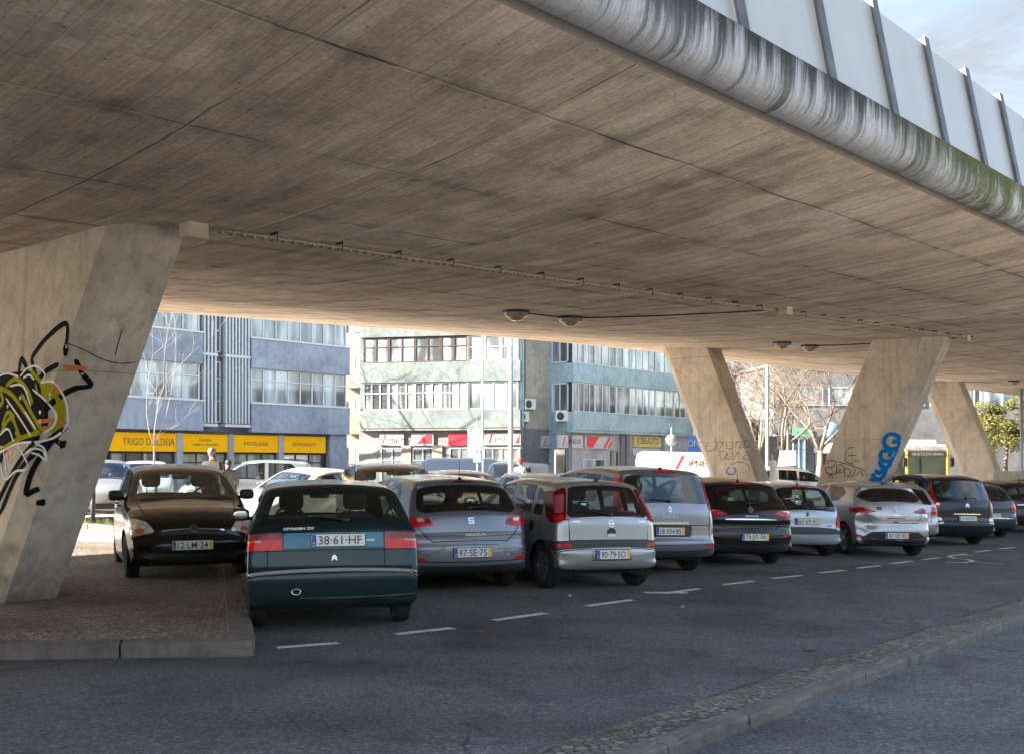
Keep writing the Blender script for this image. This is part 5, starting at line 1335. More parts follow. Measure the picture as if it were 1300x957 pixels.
# noise barrier on the near edge: leaning posts and milky panels
def mat_panel():
    m = bpy.data.materials.new('milky_panel'); m.use_nodes = True; nt = m.node_tree; b = nt.nodes['Principled BSDF']
    v = mapping(nt); n_ = noise(nt, mapping(nt, scale=(3, 3, .4)), 1.0, 5, .6)
    nt.links.new(ramp(nt, n_, [(.3, (.30, .325, .35)), (.7, (.38, .40, .425))]), b.inputs['Base Color']); b.inputs['Roughness'].default_value = .3
    tl = nt.nodes.new('ShaderNodeBsdfTranslucent'); tl.inputs['Color'].default_value = (.24, .26, .285, 1)
    tr = nt.nodes.new('ShaderNodeBsdfTransparent'); tr.inputs['Color'].default_value = (.9, .93, .95, 1)
    m1 = nt.nodes.new('ShaderNodeMixShader'); m1.inputs[0].default_value = .5
    m2 = nt.nodes.new('ShaderNodeMixShader'); m2.inputs[0].default_value = .18
    out = nt.nodes['Material Output']
    nt.links.new(b.outputs[0], m1.inputs[1]); nt.links.new(tl.outputs[0], m1.inputs[2]); nt.links.new(m1.outputs[0], m2.inputs[1]); nt.links.new(tr.outputs[0], m2.inputs[2]); nt.links.new(m2.outputs[0], out.inputs['Surface'])
    return m
M['milky'] = mat_panel(); M['steel_post'] = plain('galvanised_post', (.075, .078, .082), .6, .3, var=.35, scale=5)
bar = empty('noise_barrier', (P0[0], P0[1], 0), ALPHA, 'milky glass noise barrier leaning between grey steel posts on the viaduct edge', 'noise barrier')
PD = [1.22 - 1.03 * 3, 1.22 - 1.03 * 2, 1.22 - 1.03, 1.22, 2.36, 3.39, 4.41, 5.36, 6.3, 7.2] + [7.2 + .98 * i for i in range(1, 40)]
def bar_pt(d, h, out=0.0, s=0.0):
    z0 = soffit(d, 5.0) + .48
    return (d * 1.351 + s, -(5.20 - .19 * h + out), z0 + h)
for d in PD:
    mb = MB()   # H section
    for (o0, o1, s0, s1) in ((.05, .064, -.07, .07), (-.064, -.05, -.07, .07), (-.05, .05, -.008, .008)):
        vs = [bar_pt(d, h, o, s) for h in (-.04, 1.20) for o, s in ((o0, s0), (o1, s0), (o1, s1), (o0, s1))]
        mb.add(vs, [(0, 3, 2, 1), (4, 5, 6, 7), (0, 1, 5, 4), (1, 2, 6, 5), (2, 3, 7, 6), (3, 0, 4, 7)])
    mb.build('post', M['steel_post'], bar, fix=True)
for d0, d1 in zip(PD[:-1], PD[1:]):
    mb = MB()
    vs = [bar_pt(d, h, o, s) for h in (.0, 1.14) for (d, s, o) in ((d0, .012, -.012), (d0, .012, .012), (d1, -.012, .012), (d1, -.012, -.012))]
    mb.add(vs, [(0, 3, 2, 1), (4, 5, 6, 7), (0, 1, 5, 4), (1, 2, 6, 5), (2, 3, 7, 6), (3, 0, 4, 7)])
    mb.build('panel', M['milky'], bar, fix=True)

# piers ------------------------------------------------------------------
M['pier'] = mat_concrete('pier_concrete', (.55, .475, .39), 1.0, .45, 2.6, grime=True)
def leg_pier(top, bot, label, name='bridge_pier', taper=1.0, over=.25):
    """leaning prism: world-space plan polygons at the soffit and at the ground"""
    cx = sum(p[0] for p in bot) / len(bot); cy = sum(p[1] for p in bot) / len(bot)
    root = empty(name, (cx, cy, ground_z(cx, cy)), 0, label, 'bridge pier')
    n = len(top); rows = 24; mb = MB(); ox, oy, oz = root.location
    rs = []
    for r in range(rows + 1):
        t = r / rows; row = []
        for (a, b) in zip(bot, top):
            za = ground_z(*a) - .15; d, m = to_dm(*b); zb_ = soffit(d, m) + over
            row.append((a[0] + (b[0] - a[0]) * t - ox, a[1] + (b[1] - a[1]) * t - oy, za + (zb_ - za) * t - oz))
        rs += row
    mb.add(rs, [(r * n + i, r * n + (i + 1) % n, (r + 1) * n + (i + 1) % n, (r + 1) * n + i) for r in range(rows) for i in range(n)], 0, False)
    mb.f.append(tuple(range(n))[::-1]); mb.mi.append(0); mb.sm.append(False)
    o = mb.build('shaft', M['pier'], root, fix=True)
    bm = bmesh.new(); bm.from_mesh(o.data)
    bv = BVHTree.FromBMesh(bm); bm.free()
    root['category'] = 'bridge pier'
    return root, bv
def un(p, a, b): return (p[0] + U[0] * a + N[0] * b, p[1] + U[1] * a + N[1] * b)
def pier_poly(A, L, W, ch=.28):
    """A = far near-side corner; L along the street (towards the camera), W away from the near side; chamfered near corners"""
    return [A, un(A, -L + ch, 0), un(A, -L, -ch), un(A, -L, -W + .06), un(A, -L + .06, -W), un(A, 0, -W)]
LEAN = 2.45
A3 = (11.32, 26.0)
t3 = pier_poly(A3, .95, 1.75, .42); b3 = [(p[0] - N[0] * LEAN, p[1] - N[1] * LEAN) for p in pier_poly(A3, .88, 1.6, .36)]
pier3, bv3 = leg_pier(t3, b3, 'slanting concrete pier with a blue graffiti name up its edge, leaning right')
A2 = (6.42, 31.9)
def far_poly(A, L, W, ch=.3): return [A, un(A, -L, 0), un(A, -L, -W + ch), un(A, -L + ch, -W), un(A, 0, -W)]
t2 = far_poly(A2, .85, 1.85, .35); b2 = [(p[0] + N[0] * LEAN, p[1] + N[1] * LEAN) for p in far_poly(A2, .80, 1.65, .30)]
pier2, bv2 = leg_pier(t2, b2, 'slanting concrete pier leaning left with grey scribbled tags and a sunlit foot')
A4 = (21.0, 47.75)
t4 = far_poly(A4, .85, 1.85, .35); b4 = [(p[0] + N[0] * LEAN, p[1] + N[1] * LEAN) for p in far_poly(A4, .80, 1.65, .30)]
pier4, bv4 = leg_pier(t4, b4, 'farthest slanting concrete pier, rising above a low graffiti wall beside the bus')
t5 = [(p[0] - N[0] * .0 + U[0] * 21.6, p[1] + U[1] * 21.6) for p in t3]; b5 = [(p[0] + U[0] * 21.6, p[1] + U[1] * 21.6) for p in b3]
# first pair: the big near leg with the colourful graffiti
A1 = (-3.12, 10.1); B1 = un(A1, -.55, 0)
t1 = [A1, B1, un(B1, -.16, -.22), un(B1, -.20, -.6), un(B1, -.20, -2.75), un(B1, .6, -2.95), un(A1, .4, -1.2)]
sh1 = lambda p: (p[0] - N[0] * 2.55 * 1.0, p[1] - N[1] * 2.55)
A1b = (-5.36, 11.85)
B1b = un(A1b, -.58, 0)
b1 = [A1b, B1b, un(B1b, -.16, -.22), un(B1b, -.20, -.6), un(B1b, -.20, -2.3), un(B1b, .6, -2.5), un(A1b, .4, -1.0)]
pier1, bv1 = leg_pier(t1, b1, 'huge near concrete pier on the cobbled island with yellow, white and black graffiti')

# spray paint: strokes projected along the sight line onto the pier and thickened on its face
def spray(root, bv, strokes, mat, wpx, name='graffiti', lift=.004, thick=.002):
    mb = MB(); o = Vector(root.location)
    cam = Vector((0, 0, CAMZ))
    for st in strokes:
        pts = [np.array(p, float) for p in st]
        w = wpx
        cr = catmull(pts, 6) if len(pts) > 2 else np.array([pts[0] * (1 - t) + pts[1] * t for t in np.linspace(0, 1, 8)])
        hits = []
        for p in cr:
            d = Vector(((p[0] - CX) / F, 1.0, (HY - p[1]) / F))
            h = bv.ray_cast(cam - o, d.normalized())
            hits.append((h[0], h[1], h[3]) if h[0] is not None else None)
        row = []
        def flush():
            if len(row) < 2: return
            L = []
            for i, (p, n, dist) in enumerate(row):
                a = row[max(0, i - 1)][0]; b = row[min(len(row) - 1, i + 1)][0]; t = (b - a)
                if t.length < 1e-6: continue
                s = n.cross(t).normalized() * (w / F * dist * .5)
                tap = 1.0 if 0 < i < len(row) - 1 else .55
                L.append((p + n * lift - s * tap, p + n * lift + s * tap))
            if len(L) < 2: return
            vs = [q for pr in L for q in pr]
            mb.add(vs, [(2 * i, 2 * i + 1, 2 * i + 3, 2 * i + 2) for i in range(len(L) - 1)])
        for h in hits:
            if h is None: flush(); row = []
            else: row.append(h)
        flush()
    return mb.build(name, mat, root, fix=False)
def fillpoly(root, bv, poly, mat, lift=.003, step=4.0, name='graffiti'):
    """filled patch of paint"""
    outer = resample(rounded([tuple(p) for p in poly], 6), step)
    q = np.array(outer); G = np.array([(a, b) for a in np.arange(q[:, 0].min(), q[:, 0].max(), step) for b in np.arange(q[:, 1].min(), q[:, 1].max(), step)])
    V, T = cdt(outer, [], list(G), step * .3); cam = Vector((0, 0, CAMZ)); o = Vector(root.location)
    P = []; ok = []
    for p in V:
        d = Vector(((p[0] - CX) / F, 1.0, (HY - p[1]) / F)); h = bv.ray_cast(cam - o, d.normalized())
        ok.append(h[0] is not None); P.append((h[0] + h[1] * lift) if h[0] is not None else Vector())
    mb = MB(); mb.add(P, [t for t in T if all(ok[i] for i in t)])
    return mb.build(name, mat, root)
sp_black = plain('black_spray', (.008, .008, .009), .95, spec=.15); sp_white = plain('white_spray', (.78, .76, .78), .9, spec=.1); sp_olive = plain('olive_yellow_spray', (.33, .30, .004), .9, spec=.1); sp_orange = plain('orange_spray', (.62, .17, .06), .5); sp_blue = plain('blue_spray', (.006, .15, .45), .9, spec=.1); sp_grey = plain('grey_spray', (.075, .07, .065), .7)
# pier 1
fillpoly(pier1, bv1, [(-30, 478), (0, 474), (40, 470), (60, 500), (62, 540), (40, 560), (5, 566), (-30, 560)], sp_black, .003)
fillpoly(pier1, bv1, [(45, 482), (65, 486), (78, 500), (84, 522), (80, 545), (64, 552), (72, 530), (66, 512), (45, 496)], sp_olive, .004)
spray(pier1, bv1, [[(40, 455), (57, 432), (84, 411), (83, 452)], [(40, 455), (44, 470), (52, 500)], [(75, 462), (58, 472), (46, 486)], [(96, 456), (104, 473), (115, 489), (98, 492), (75, 504), (56, 522), (48, 534)], [(24, 475), (28, 456), (36, 470)], [(85, 541), (60, 560), (30, 590), (0, 652)], [(76, 548), (58, 570), (40, 600), (32, 628)], [(32, 628), (40, 624), (50, 619)], [(50, 552), (22, 590), (-4, 640)], [(66, 552), (78, 562), (84, 560)], [(78, 562), (80, 568)]], sp_black, 6.5, lift=.005)
spray(pier1, bv1, [[(50, 634), (52, 638), (51, 641)], [(14, 552), (-6, 600)]], sp_black, 10, lift=.005)
spray(pier1, bv1, [[(80, 465), (95, 467), (111, 467)], [(83, 470), (98, 466), (108, 469)], [(66, 478), (72, 492), (78, 500)], [(48, 535), (66, 533), (86, 536)], [(52, 546), (60, 541)], [(8, 574), (10, 582)], [(14, 571), (14, 577)]], sp_orange, 5.0, lift=.0055)
spray(pier1, bv1, [[(-10, 482), (10, 474), (24, 478)], [(26, 478), (38, 466), (47, 465), (58, 478), (52, 486)], [(52, 486), (66, 484), (80, 500), (86, 520), (84, 540), (72, 553), (55, 559), (22, 563), (0, 574), (-12, 580)], [(42, 494), (62, 512), (72, 528), (68, 540), (56, 549)], [(13, 490), (26, 488), (40, 515)], [(8, 505), (22, 525), (40, 553)], [(0, 552), (10, 544), (18, 560)], [(32, 522), (46, 544)], [(30, 480), (38, 476), (44, 482)],
      [(22, 562), (34, 595), (20, 598), (8, 608), (0, 585)], [(5, 572), (9, 600)], [(31, 577), (42, 569), (54, 571), (60, 585)], [(40, 574), (50, 577), (58, 584)], [(45, 562), (56, 568), (60, 582)]], sp_white, 2.6, lift=.0065)
spray(pier1, bv1, [[(0, 492), (12, 498), (30, 520), (50, 552)], [(-6, 520), (4, 510), (0, 494)], [(8, 490), (20, 481), (36, 496), (42, 512)], [(3, 540), (12, 523), (19, 530)], [(2, 548), (14, 530), (26, 555)], [(0, 572), (26, 556), (52, 548)], [(40, 470), (46, 478), (52, 484)], [(20, 548), (28, 556)], [(62, 490), (74, 508), (74, 530), (62, 546)], [(28, 500), (44, 530), (54, 546)]], sp_olive, 5.6, lift=.0058)
spray(pier1, bv1, [[(26, 503), (27, 507)], [(10, 514), (11, 517)], [(51, 521), (52, 525)], [(64, 499), (64, 501)]], sp_white, 4.5, lift=.007)
M['crack'] = plain('hairline_crack', (.06, .05, .04), .9)
spray(pier1, bv1, [[(84, 435), (110, 446), (130, 456), (150, 461), (178, 459)], [(155, 418), (150, 436), (146, 452)]], M['crack'], 1.3, 'crack', lift=.003)
# pier 3: blue name climbing the chamfer, tag below
spray(pier3, bv3, [[(1143, 558), (1138, 552), (1128, 551), (1122, 560), (1124, 566), (1136, 569), (1142, 564), (1139, 560), (1132, 561)], [(1138, 568), (1136, 578), (1128, 585), (1119, 582), (1118, 575), (1126, 571), (1131, 575), (1128, 579)], [(1132, 583), (1127, 592), (1119, 591), (1117, 585), (1121, 594), (1116, 600), (1111, 596)], [(1125, 594), (1122, 603), (1115, 608), (1109, 604), (1108, 600)], [(1118, 609), (1110, 611), (1104, 607)]], sp_blue, 5.2, lift=.006)
spray(pier3, bv3, [[(1086, 568), (1079, 568), (1073, 576), (1075, 586), (1083, 588)], [(1076, 578), (1088, 577)], [(1084, 585), (1091, 584)], [(1046, 590), (1054, 584), (1062, 586), (1058, 592), (1048, 594), (1050, 600), (1062, 600), (1068, 594)], [(1062, 602), (1064, 590), (1070, 590), (1070, 598), (1064, 600)], [(1072, 604), (1074, 594), (1080, 598), (1076, 604), (1084, 602), (1086, 594)], [(1063, 585), (1080, 590), (1098, 597)], [(1086, 604), (1092, 598), (1096, 604)], [(1052, 606), (1054, 601), (1058, 607)]], sp_black, .9, lift=.004)
# pier 2: grey scribbles
spray(pier2, bv2, [[(898, 562), (896, 570), (902, 572), (910, 566), (908, 556)], [(912, 560), (918, 562), (914, 568), (912, 573), (920, 572)], [(922, 561), (924, 569), (930, 568), (930, 560)], [(934, 568), (936, 560), (941, 562), (938, 568), (944, 567)], [(946, 558), (945, 567), (951, 566), (951, 560), (946, 558)], [(913, 576), (917, 584), (924, 574), (922, 582), (928, 582)], [(930, 574), (930, 583), (938, 573), (938, 583)], [(944, 573), (949, 574), (944, 581), (950, 584)], [(928, 590), (938, 586), (950, 590), (952, 596)]], sp_grey, .9, lift=.004)
spray(pier2, bv2, [[(926, 592), (922, 598), (928, 602), (934, 598), (931, 592)]], sp_blue, 1.6, lift=.004)
# pier 4 foot and the low wall carry pale letters, built further below

# cable run, junction boxes, lamps -------------------------------------------------
def rod(mb, a, b, r, n=6): mb.tube([a, b], r, n)
M['galv'] = plain('old_conduit', (.42, .36, .28), .7, .2, var=.4, scale=30); M['box'] = plain('junction_box', (.55, .45, .33), .6, var=.15); M['lamp_dark'] = plain('lamp_housing', (.02, .018, .016), .5, var=.4)
tray = empty('cable_conduit', (P0[0], P0[1], 0), ALPHA, 'thin perforated cable conduit running along under the viaduct from pier to pier', 'conduit')
mb = MB(); CM = .35
pts = [LOC(d, CM, soffit(d, CM) - .055) for d in np.arange(.14, 16.2, .45)]
mb.tube(pts, .020, 6)
mb2 = MB()
for d in np.arange(.14, 16.2, .09):
    z = soffit(d, CM) - .055; mb.box(d * 1.351 - .012, d * 1.351 + .012, -CM - .036, -CM + .036, z - .034, z - .016)
mb.build('conduit_pipe', M['galv'], tray)
for d in np.arange(.6, 16.2, .62):
    mb = MB(); z = soffit(d, CM); mb.box(d * 1.351 - .004, d * 1.351 + .004, -CM - .05, -CM - .044, z - .11, z + .02); mb.box(d * 1.351 - .01, d * 1.351 + .01, -CM - .05, -CM + .06, z - .02, z + .01)
    mb.build('bracket', M['lamp_dark'], tray)
def jbox(d, m, sc, label):
    r = empty('junction_box', (*dm(d, m), soffit(d, m)), ALPHA, label, 'junction box')
    mb = MB(); mb.bbox(-.14 * sc, .14 * sc, -.11 * sc, .11 * sc, -.17 * sc, .01, .01); mb.build('housing', M['box'], r)
    mb = MB(); mb.bbox(-.145 * sc, .145 * sc, -.115 * sc, .115 * sc, -.185 * sc, -.17 * sc, .006); mb.build('cover', M['box'], r)
jbox(-.02, .22, .8, 'cream junction box at the top corner of the near graffiti pier'); jbox(8.6, .45, .8, 'small cream junction box on the conduit midway between piers'); jbox(15.9, .3, .8, 'small cream junction box beside the top of the blue graffiti pier')
M['lamp_amber'] = plain('amber_lamp_bowl', (.40, .23, .09), .25, coat=.7, var=.3, scale=12); M['lamp_bowl'] = plain('grey_lamp_bowl', (.30, .28, .25), .35, coat=.4, var=.2)
def img2soffit(px, py):
    lo = 3.0
    for Y in np.arange(3, 80, .05):
        X = (px - CX) / F * Y; z = CAMZ + (HY - py) / F * Y; d, m = to_dm(X, Y)
        if z > soffit(d, m): return X, Y, d, m
def ceiling_lamp(px, py, label, group='round lamps under the viaduct'):
    X, Y, d, m = img2soffit(px, py)
    r = empty('ceiling_lamp', (X, Y, soffit(d, m)), ALPHA, label, 'lamp', group)
    r.scale = (.46, .46, .46)
    mb = MB(); mb.lathe([(.001, .02), (.50, .02), (.54, -.05), (.50, -.12), (.47, -.13)], 28); mb.build('housing', M['lamp_dark'], r)
    mb = MB(); mb.lathe([(.50, -.115), (.46, -.20), (.34, -.28), (.30, -.285)], 28); mb.build('shade', M['lamp_bowl'], r)
    mb = MB(); mb.lathe([(.29, -.28), (.26, -.35), (.16, -.40), (.001, -.415)], 24); mb.build('bowl', M['lamp_amber'], r)
    for a in range(6):
        mb = MB(); t = a * math.pi / 3; mb.tube([(.52 * math.cos(t), .52 * math.sin(t), -.04), (.47 * math.cos(t), .47 * math.sin(t), -.20)], .018, 6); mb.build('clip', M['lamp_dark'], r)
    return (d, m)
l1 = ceiling_lamp(655, 394, 'round bowl lamp under the viaduct, left one of the nearer pair'); l2 = ceiling_lamp(724, 402, 'round bowl lamp under the viaduct, right one of the nearer pair beside a cable')
l3 = ceiling_lamp(993, 434, 'round bowl lamp under the viaduct, left one of the farther pair'); l4 = ceiling_lamp(1028, 438, 'round bowl lamp under the viaduct near the blue graffiti pier, right of its pair'); ceiling_lamp(1287, 483, 'small distant bowl lamp under the viaduct at the far right')
for (a, b) in ((l2, (8.6, .45)), (l4, (15.9, .3)), (l1, l2)):
    mb = MB(); mb.tube([(*dm(a[0] + (b[0] - a[0]) * t, a[1] + (b[1] - a[1]) * t), soffit(a[0] + (b[0] - a[0]) * t, a[1] + (b[1] - a[1]) * t) - .03) for t in np.linspace(0, 1, 14)], .013, 6)
    o = mb.build('lamp_cable', M['lamp_dark'])
    tag(o, {0: 'black cable clipped under the viaduct from the nearer lamp pair to the middle box', 1: 'black cable clipped under the viaduct from the farther lamps to the pier top', 2: 'short black cable linking the nearer pair of viaduct lamps'}[[l2, l4, l1].index(a)], 'cable')
# ----------------------------------------------------------------------------- buildings
M['blue_wall'] = mat_concrete('blue_render', (.29, .325, .38), .8, .2); M['teal_wall'] = mat_concrete('teal_render', (.32, .415, .43), .7, .2); M['mint_wall'] = mat_concrete('mint_render', (.152, .176, .170), .7, .15)
M['white_wall'] = mat_concrete('white_render', (.20, .197, .193), .7, .15); M['beige_wall'] = mat_concrete('beige_render', (.40, .36, .28), .7, .2); M['cream_wall'] = mat_concrete('cream_render', (.27, .23, .185), .7, .15)
M['grey_wall'] = mat_concrete('grey_render', (.36, .36, .37), .7, .2); M['ochre_wall'] = mat_concrete('ochre_render', (.55, .35, .16), .7, .15); M['dark_wall'] = plain('dark_shopfront', (.035, .033, .032), .5)
M['alu'] = plain('white_window_frame', (.58, .58, .58), .4, var=.06); M['brown_frame'] = plain('brown_window_frame', (.07, .04, .025), .5); M['fin'] = plain('pale_metal_fin', (.50, .53, .55), .45, .2, var=.1)
M['yellow_sign'] = plain('yellow_sign', (.95, .47, .004), .8, spec=.15, var=.05); M['sign_white'] = plain('white_sign', (.42, .41, .40), .45, var=.05); M['sign_red'] = plain('red_sign', (.62, .02, .035), .45, var=.06); M['sign_text'] = plain('dark_lettering', (.05, .035, .03), .5); M['sign_brown'] = plain('brown_lettering', (.20, .07, .01), .5)
M['sign_blue'] = plain('blue_sign', (.06, .16, .46), .45); M['shutter'] = plain('purple_grey_shutter', (.22, .16, .19), .5, var=.1); M['ac'] = plain('ac_casing', (.60, .60, .57), .5, var=.08)
M['red_text'] = plain('red_lettering', (.60, .03, .04), .5); M['tile'] = plain('roof_covering', (.3, .25, .22), .8)
def mat_pane(name, tone=(.23, .26, .28), curtain=.5):
    m, nt, b = newmat(name)
    v = mapping(nt)
    a = noise(nt, mapping(nt, scale=(1.3, 1.3, .25)), 1.0, 2, .5); f = noise(nt, mapping(nt, scale=(16, 16, .3)), 1.0, 3, .6)
    c = ramp(nt, a, [(.40, tuple(k * .35 for k in tone)), (.50, tone), (.60, tuple(min(.8, k * 2.1) for k in tone))])
    c = mixc(nt, curtain, c, ramp(nt, f, [(.35, .6), (.65, 1.3)]), 'MULTIPLY')
    nt.links.new(c, b.inputs['Base Color']); b.inputs['Roughness'].default_value = .06; b.inputs['Specular IOR Level'].default_value = .9; b.inputs['Coat Weight'].default_value = .6
    return m
M['pane'] = mat_pane('window_pane'); M['pane_pale'] = mat_pane('pale_window_pane', (.2, .21, .21)); M['shop_glass'] = mat_pane('shop_glass', (.16, .155, .15), .2)

def window(parent, x0, x1, z0, z1, y, nx, zr=(), frame='alu', pane='pane', t=.05, jit=None, name='window'):
    """framed opening on a facade facing -y; zr are relative transom heights"""
    mb = MB(); d = .07
    mb.box(x0, x1, y - d, y, z0, z0 + t); mb.box(x0, x1, y - d, y, z1 - t, z1)
    mb.box(x0 - .002, x0 + t, y - d - .002, y, z0 + t, z1 - t); mb.box(x1 - t, x1 + .002, y - d - .002, y, z0 + t, z1 - t)
    w = (x1 - x0) / nx
    for i in range(1, nx):
        mb.box(x0 + i * w - t * .5, x0 + i * w + t * .5, y - d + .003, y, z0 + t, z1 - t)
    for r in zr:
        z = z0 + (z1 - z0) * r
        for i in range(nx):
            mb.box(x0 + i * w + t * .52, x0 + (i + 1) * w - t * .52, y - d + .006, y, z - t * .4, z + t * .4)
    o = mb.build(name, M[frame], parent)
    mb = MB(); mb.add([(x0 + t * .5, y - .02, z0 + t * .5), (x1 - t * .5, y - .02, z0 + t * .5), (x1 - t * .5, y - .02, z1 - t * .5), (x0 + t * .5, y - .02, z1 - t * .5)], [(0, 1, 2, 3)])
    p = mb.build('pane', M[pane], o)
    return o
def part_box(parent, name, mat, *b, bev=0):
    mb = MB()
    if bev: mb.bbox(*b, bev)
    else: mb.box(*b)
    return mb.build(name, M[mat] if isinstance(mat, str) else mat, parent)
def sign(parent, x0, x1, z0, z1, y, mat, texts=(), name='sign', polys=()):
    """box sign on a facade facing -y; texts: (string, cx, cz, size, width, material)"""
    o = part_box(parent, name, mat, x0, x1, y - .14, y, z0, z1)
    mb = MB()
    for i, (pl, mt) in enumerate(polys):
        k = MB(); k.add([(a, y - .146 - .003 * i, c) for a, c in pl], [tuple(range(len(pl)))]); k.build('printed_shape', M[mt], o)
    for (s, cx, cz, size, width, mt) in texts: lettering(o, s, size, (cx, y - .147, cz), M[mt], width=width)
    return o
# blue block ------------------------------------------------------------------
RB = (-7.94, 49.15); LB = 26.0
bb = empty('apartment_building', (RB[0] - U[0] * LB, RB[1] - U[1] * LB, 0), ALPHA, 'blue rendered apartment block with pale vertical fins above yellow shop signs', 'building')
mb = MB(); mb.box(0, LB, .36, 8, -.3, 12.4); mb.build('wall', M['blue_wall'], bb)
part_box(bb, 'roof', 'tile', -.2, LB + .2, .1, 8.1, 12.4, 12.6)
XS = [(LB - 5.44, LB), (LB - 15.6, LB - 7.83)]
for (x0, x1) in XS:
    for (z0, z1) in ((3.0, 4.24), (5.82, 7.1), (8.7, 10.0), (11.4, 12.39)):
        part_box(bb, 'balcony_front', 'blue_wall', x0, x1, -.25, .36, z0, z1)
        part_box(bb, 'sill', 'alu', x0 - .03, x1 + .03, -.30, .30, z1, z1 + .06)
    for (z0, z1) in ((4.30, 5.82), (7.16, 8.7), (10.06, 11.4)):
        nx = 8 if x0 > 15 else 10
        window(bb, x0 + .06, x1 - .06, z0, z1, .02, nx, (.66,), pane='pane_pale' if z0 > 7 else 'pane')
for (x0, x1) in ((LB - 7.8, LB - 7.1), (LB - 6.75, LB - 5.47)):
    n = int(round((x1 - x0) / .17))
    for i in range(n):
        x = x0 + (i + .5) * (x1 - x0) / n
        for (za, zb_) in ((3.35, 6.18), (6.32, 9.1), (9.24, 12.3)): part_box(bb, 'fin', 'fin', x - .035, x + .035, -.18, .05, za, zb_)
    for z in (3.2, 6.19, 9.12): part_box(bb, 'fin_rail', 'fin', x0, x1, -.2, .30, z, z + .12)
for z0 in (3.4, 6.4, 9.3): window(bb, LB - 7.08, LB - 6.77, z0, z0 + 2.6, .2, 1, (.35, .72))
# small fittings on the walls
rr_ = random.Random(5)
part_box(bb, 'fascia_board', 'dark_wall', 0, LB - 1.0, -.05, .36, 2.90, 2.995)
part_box(bb, 'shopfront', 'dark_wall', 0, LB - 1.0, .30, .36, -.3, 2.9)
L0 = lambda px: LB - (3.15 - ((px - CX) / F * 46 + 10.8) / (.908 - (px - CX) / F)) * 1.351
for (a, b, tx) in ((140, 226, [('TRIGO D\'ALDEIA', None, 2.52, .42, 2.25, 'sign_brown')]), (231, 291, [('PADARIA', None, 2.62, .16, .62, 'sign_brown'), ('FABRICO PRÓPRIO', None, 2.44, .14, 1.2, 'sign_brown')]), (296, 355, [('PASTELARIA', None, 2.5, .24, 1.25, 'sign_brown')]), (359, 414, [('RESTAURANTE', None, 2.5, .22, 1.3, 'sign_brown')])):
    x0, x1 = L0(a), L0(b)
    sign(bb, x0, x1, 2.12, 2.88, .18, 'yellow_sign', [(s, (x0 + x1) / 2 + (.2 if a == 140 else 0), cz, sz, w, mt) for (s, _, cz, sz, w, mt) in tx])
    window(bb, x0 + .08, x1 - .08, .05, 2.08, .25, 3 if a != 140 else 4, (.8,), frame='dark_wall', pane='shop_glass', name='shop_window')
for px in (228.5, 293.5, 357): 
    x = L0(px); part_box(bb, 'pillar', 'grey_wall', x - .13, x + .13, -.02, .35, -.3, 2.9)
part_box(bb, 'pillar', 'blue_wall', LB - 1.0, LB, -.02, .4, -.3, 3.0)
# teal block, sunlit wing --------------------------------------------------------
aT = -math.atan2(.2, .98)
TL = 10.05
tb = empty('apartment_building', (-9.3, 62.0, 0), aT, 'mint green corner apartment block in the sun with glazed balconies and tyre shop signs', 'building')
mb = MB(); mb.box(0, TL, .3, 10, -.4, 12.5); mb.build('wall', M['mint_wall'], tb)
part_box(tb, 'roof', 'tile', -.2, TL + .1, 0, 10.2, 12.5, 12.7)
X_ = lambda px: (px - 455) / 207 * TL
for (z0, z1) in ((3.73, 4.80), (6.45, 7.62), (9.15, 10.4)):
    part_box(tb, 'balcony_front', 'mint_wall', .2, TL, -.35, .30, z0, z1)
for k, (z0, z1) in enumerate(((4.82, 6.42), (7.64, 9.12), (10.42, 12.0))):
    fr = ('alu', 'brown_frame', 'alu')[k]
    xa, xb = X_(463), X_(596)
    for i in range(4):
        w = (xb - xa) / 4
        window(tb, xa + i * w + .01, xa + (i + 1) * w - .01, z0, z1, -.18, 3 if k == 0 else 2, (.62,), frame=fr, pane='pane_pale', t=.06)
    window(tb, X_(598), X_(659), z0, z1, -.18, 4 if k == 0 else 3, (.55,) if k else (), pane='pane_pale', t=.06)
    part_box(tb, 'pillar', 'white_wall', X_(596) + .01, X_(598) - .01, -.3, .3, z0, z1)
part_box(tb, 'shop_wall', 'white_wall', 0, TL, .1, .3, -.4, 3.72)
part_box(tb, 'canopy', 'cream_wall', .1, TL, -.3, .3, 3.60, 3.728)
zs0, zs1 = 2.72, 3.42
def pneu(o, cx, cz, w, y=.1):
    pass
signs = [(483, 514, 'sign_white', [('PNEUS', 505, 3.02, .42, .95, 'sign_text')], [([(486, 2.8), (488, 2.8), (491, 3.32), (489, 3.32)], 'sign_red')]),
         (524, 552, 'sign_white', [], [([(530, 2.8), (551, 2.8), (551, 3.36), (543, 3.36)], 'sign_red')]),
         (571, 599, 'sign_red', [], []),
         (614, 661, 'sign_white', [('i', 630, 3.06, .5, .07, 'sign_red'), ('PNEUS', 642, 3.04, .46, .95, 'sign_text')], [([(614.3, 2.76), (617, 3.38), (619, 3.38), (614.3, 3.1)], 'sign_red'), ([(621, 2.80), (623.5, 2.80), (627, 3.36), (624.5, 3.36)], 'sign_red'), ([(654, 2.80), (660, 2.80), (660, 3.36), (657.5, 3.1)], 'sign_red')])]
for (a, b, mt, tx, pl) in signs:
    sign(tb, X_(a), X_(b), zs0, zs1, .1, mt, [(s, X_(c), cz, sz, w, m_) for (s, c, cz, sz, w, m_) in tx], polys=[([(X_(p), z) for p, z in q], m_) for q, m_ in pl])
for (a, b, nx) in ((484, 513, 2), (525, 551, 2), (572, 598, 2), (615, 660, 4)): window(tb, X_(a), X_(b), -.1, 2.55, .12, nx, (.72,), pane='pane_pale' if a < 600 else 'shop_glass', name='shop_window')
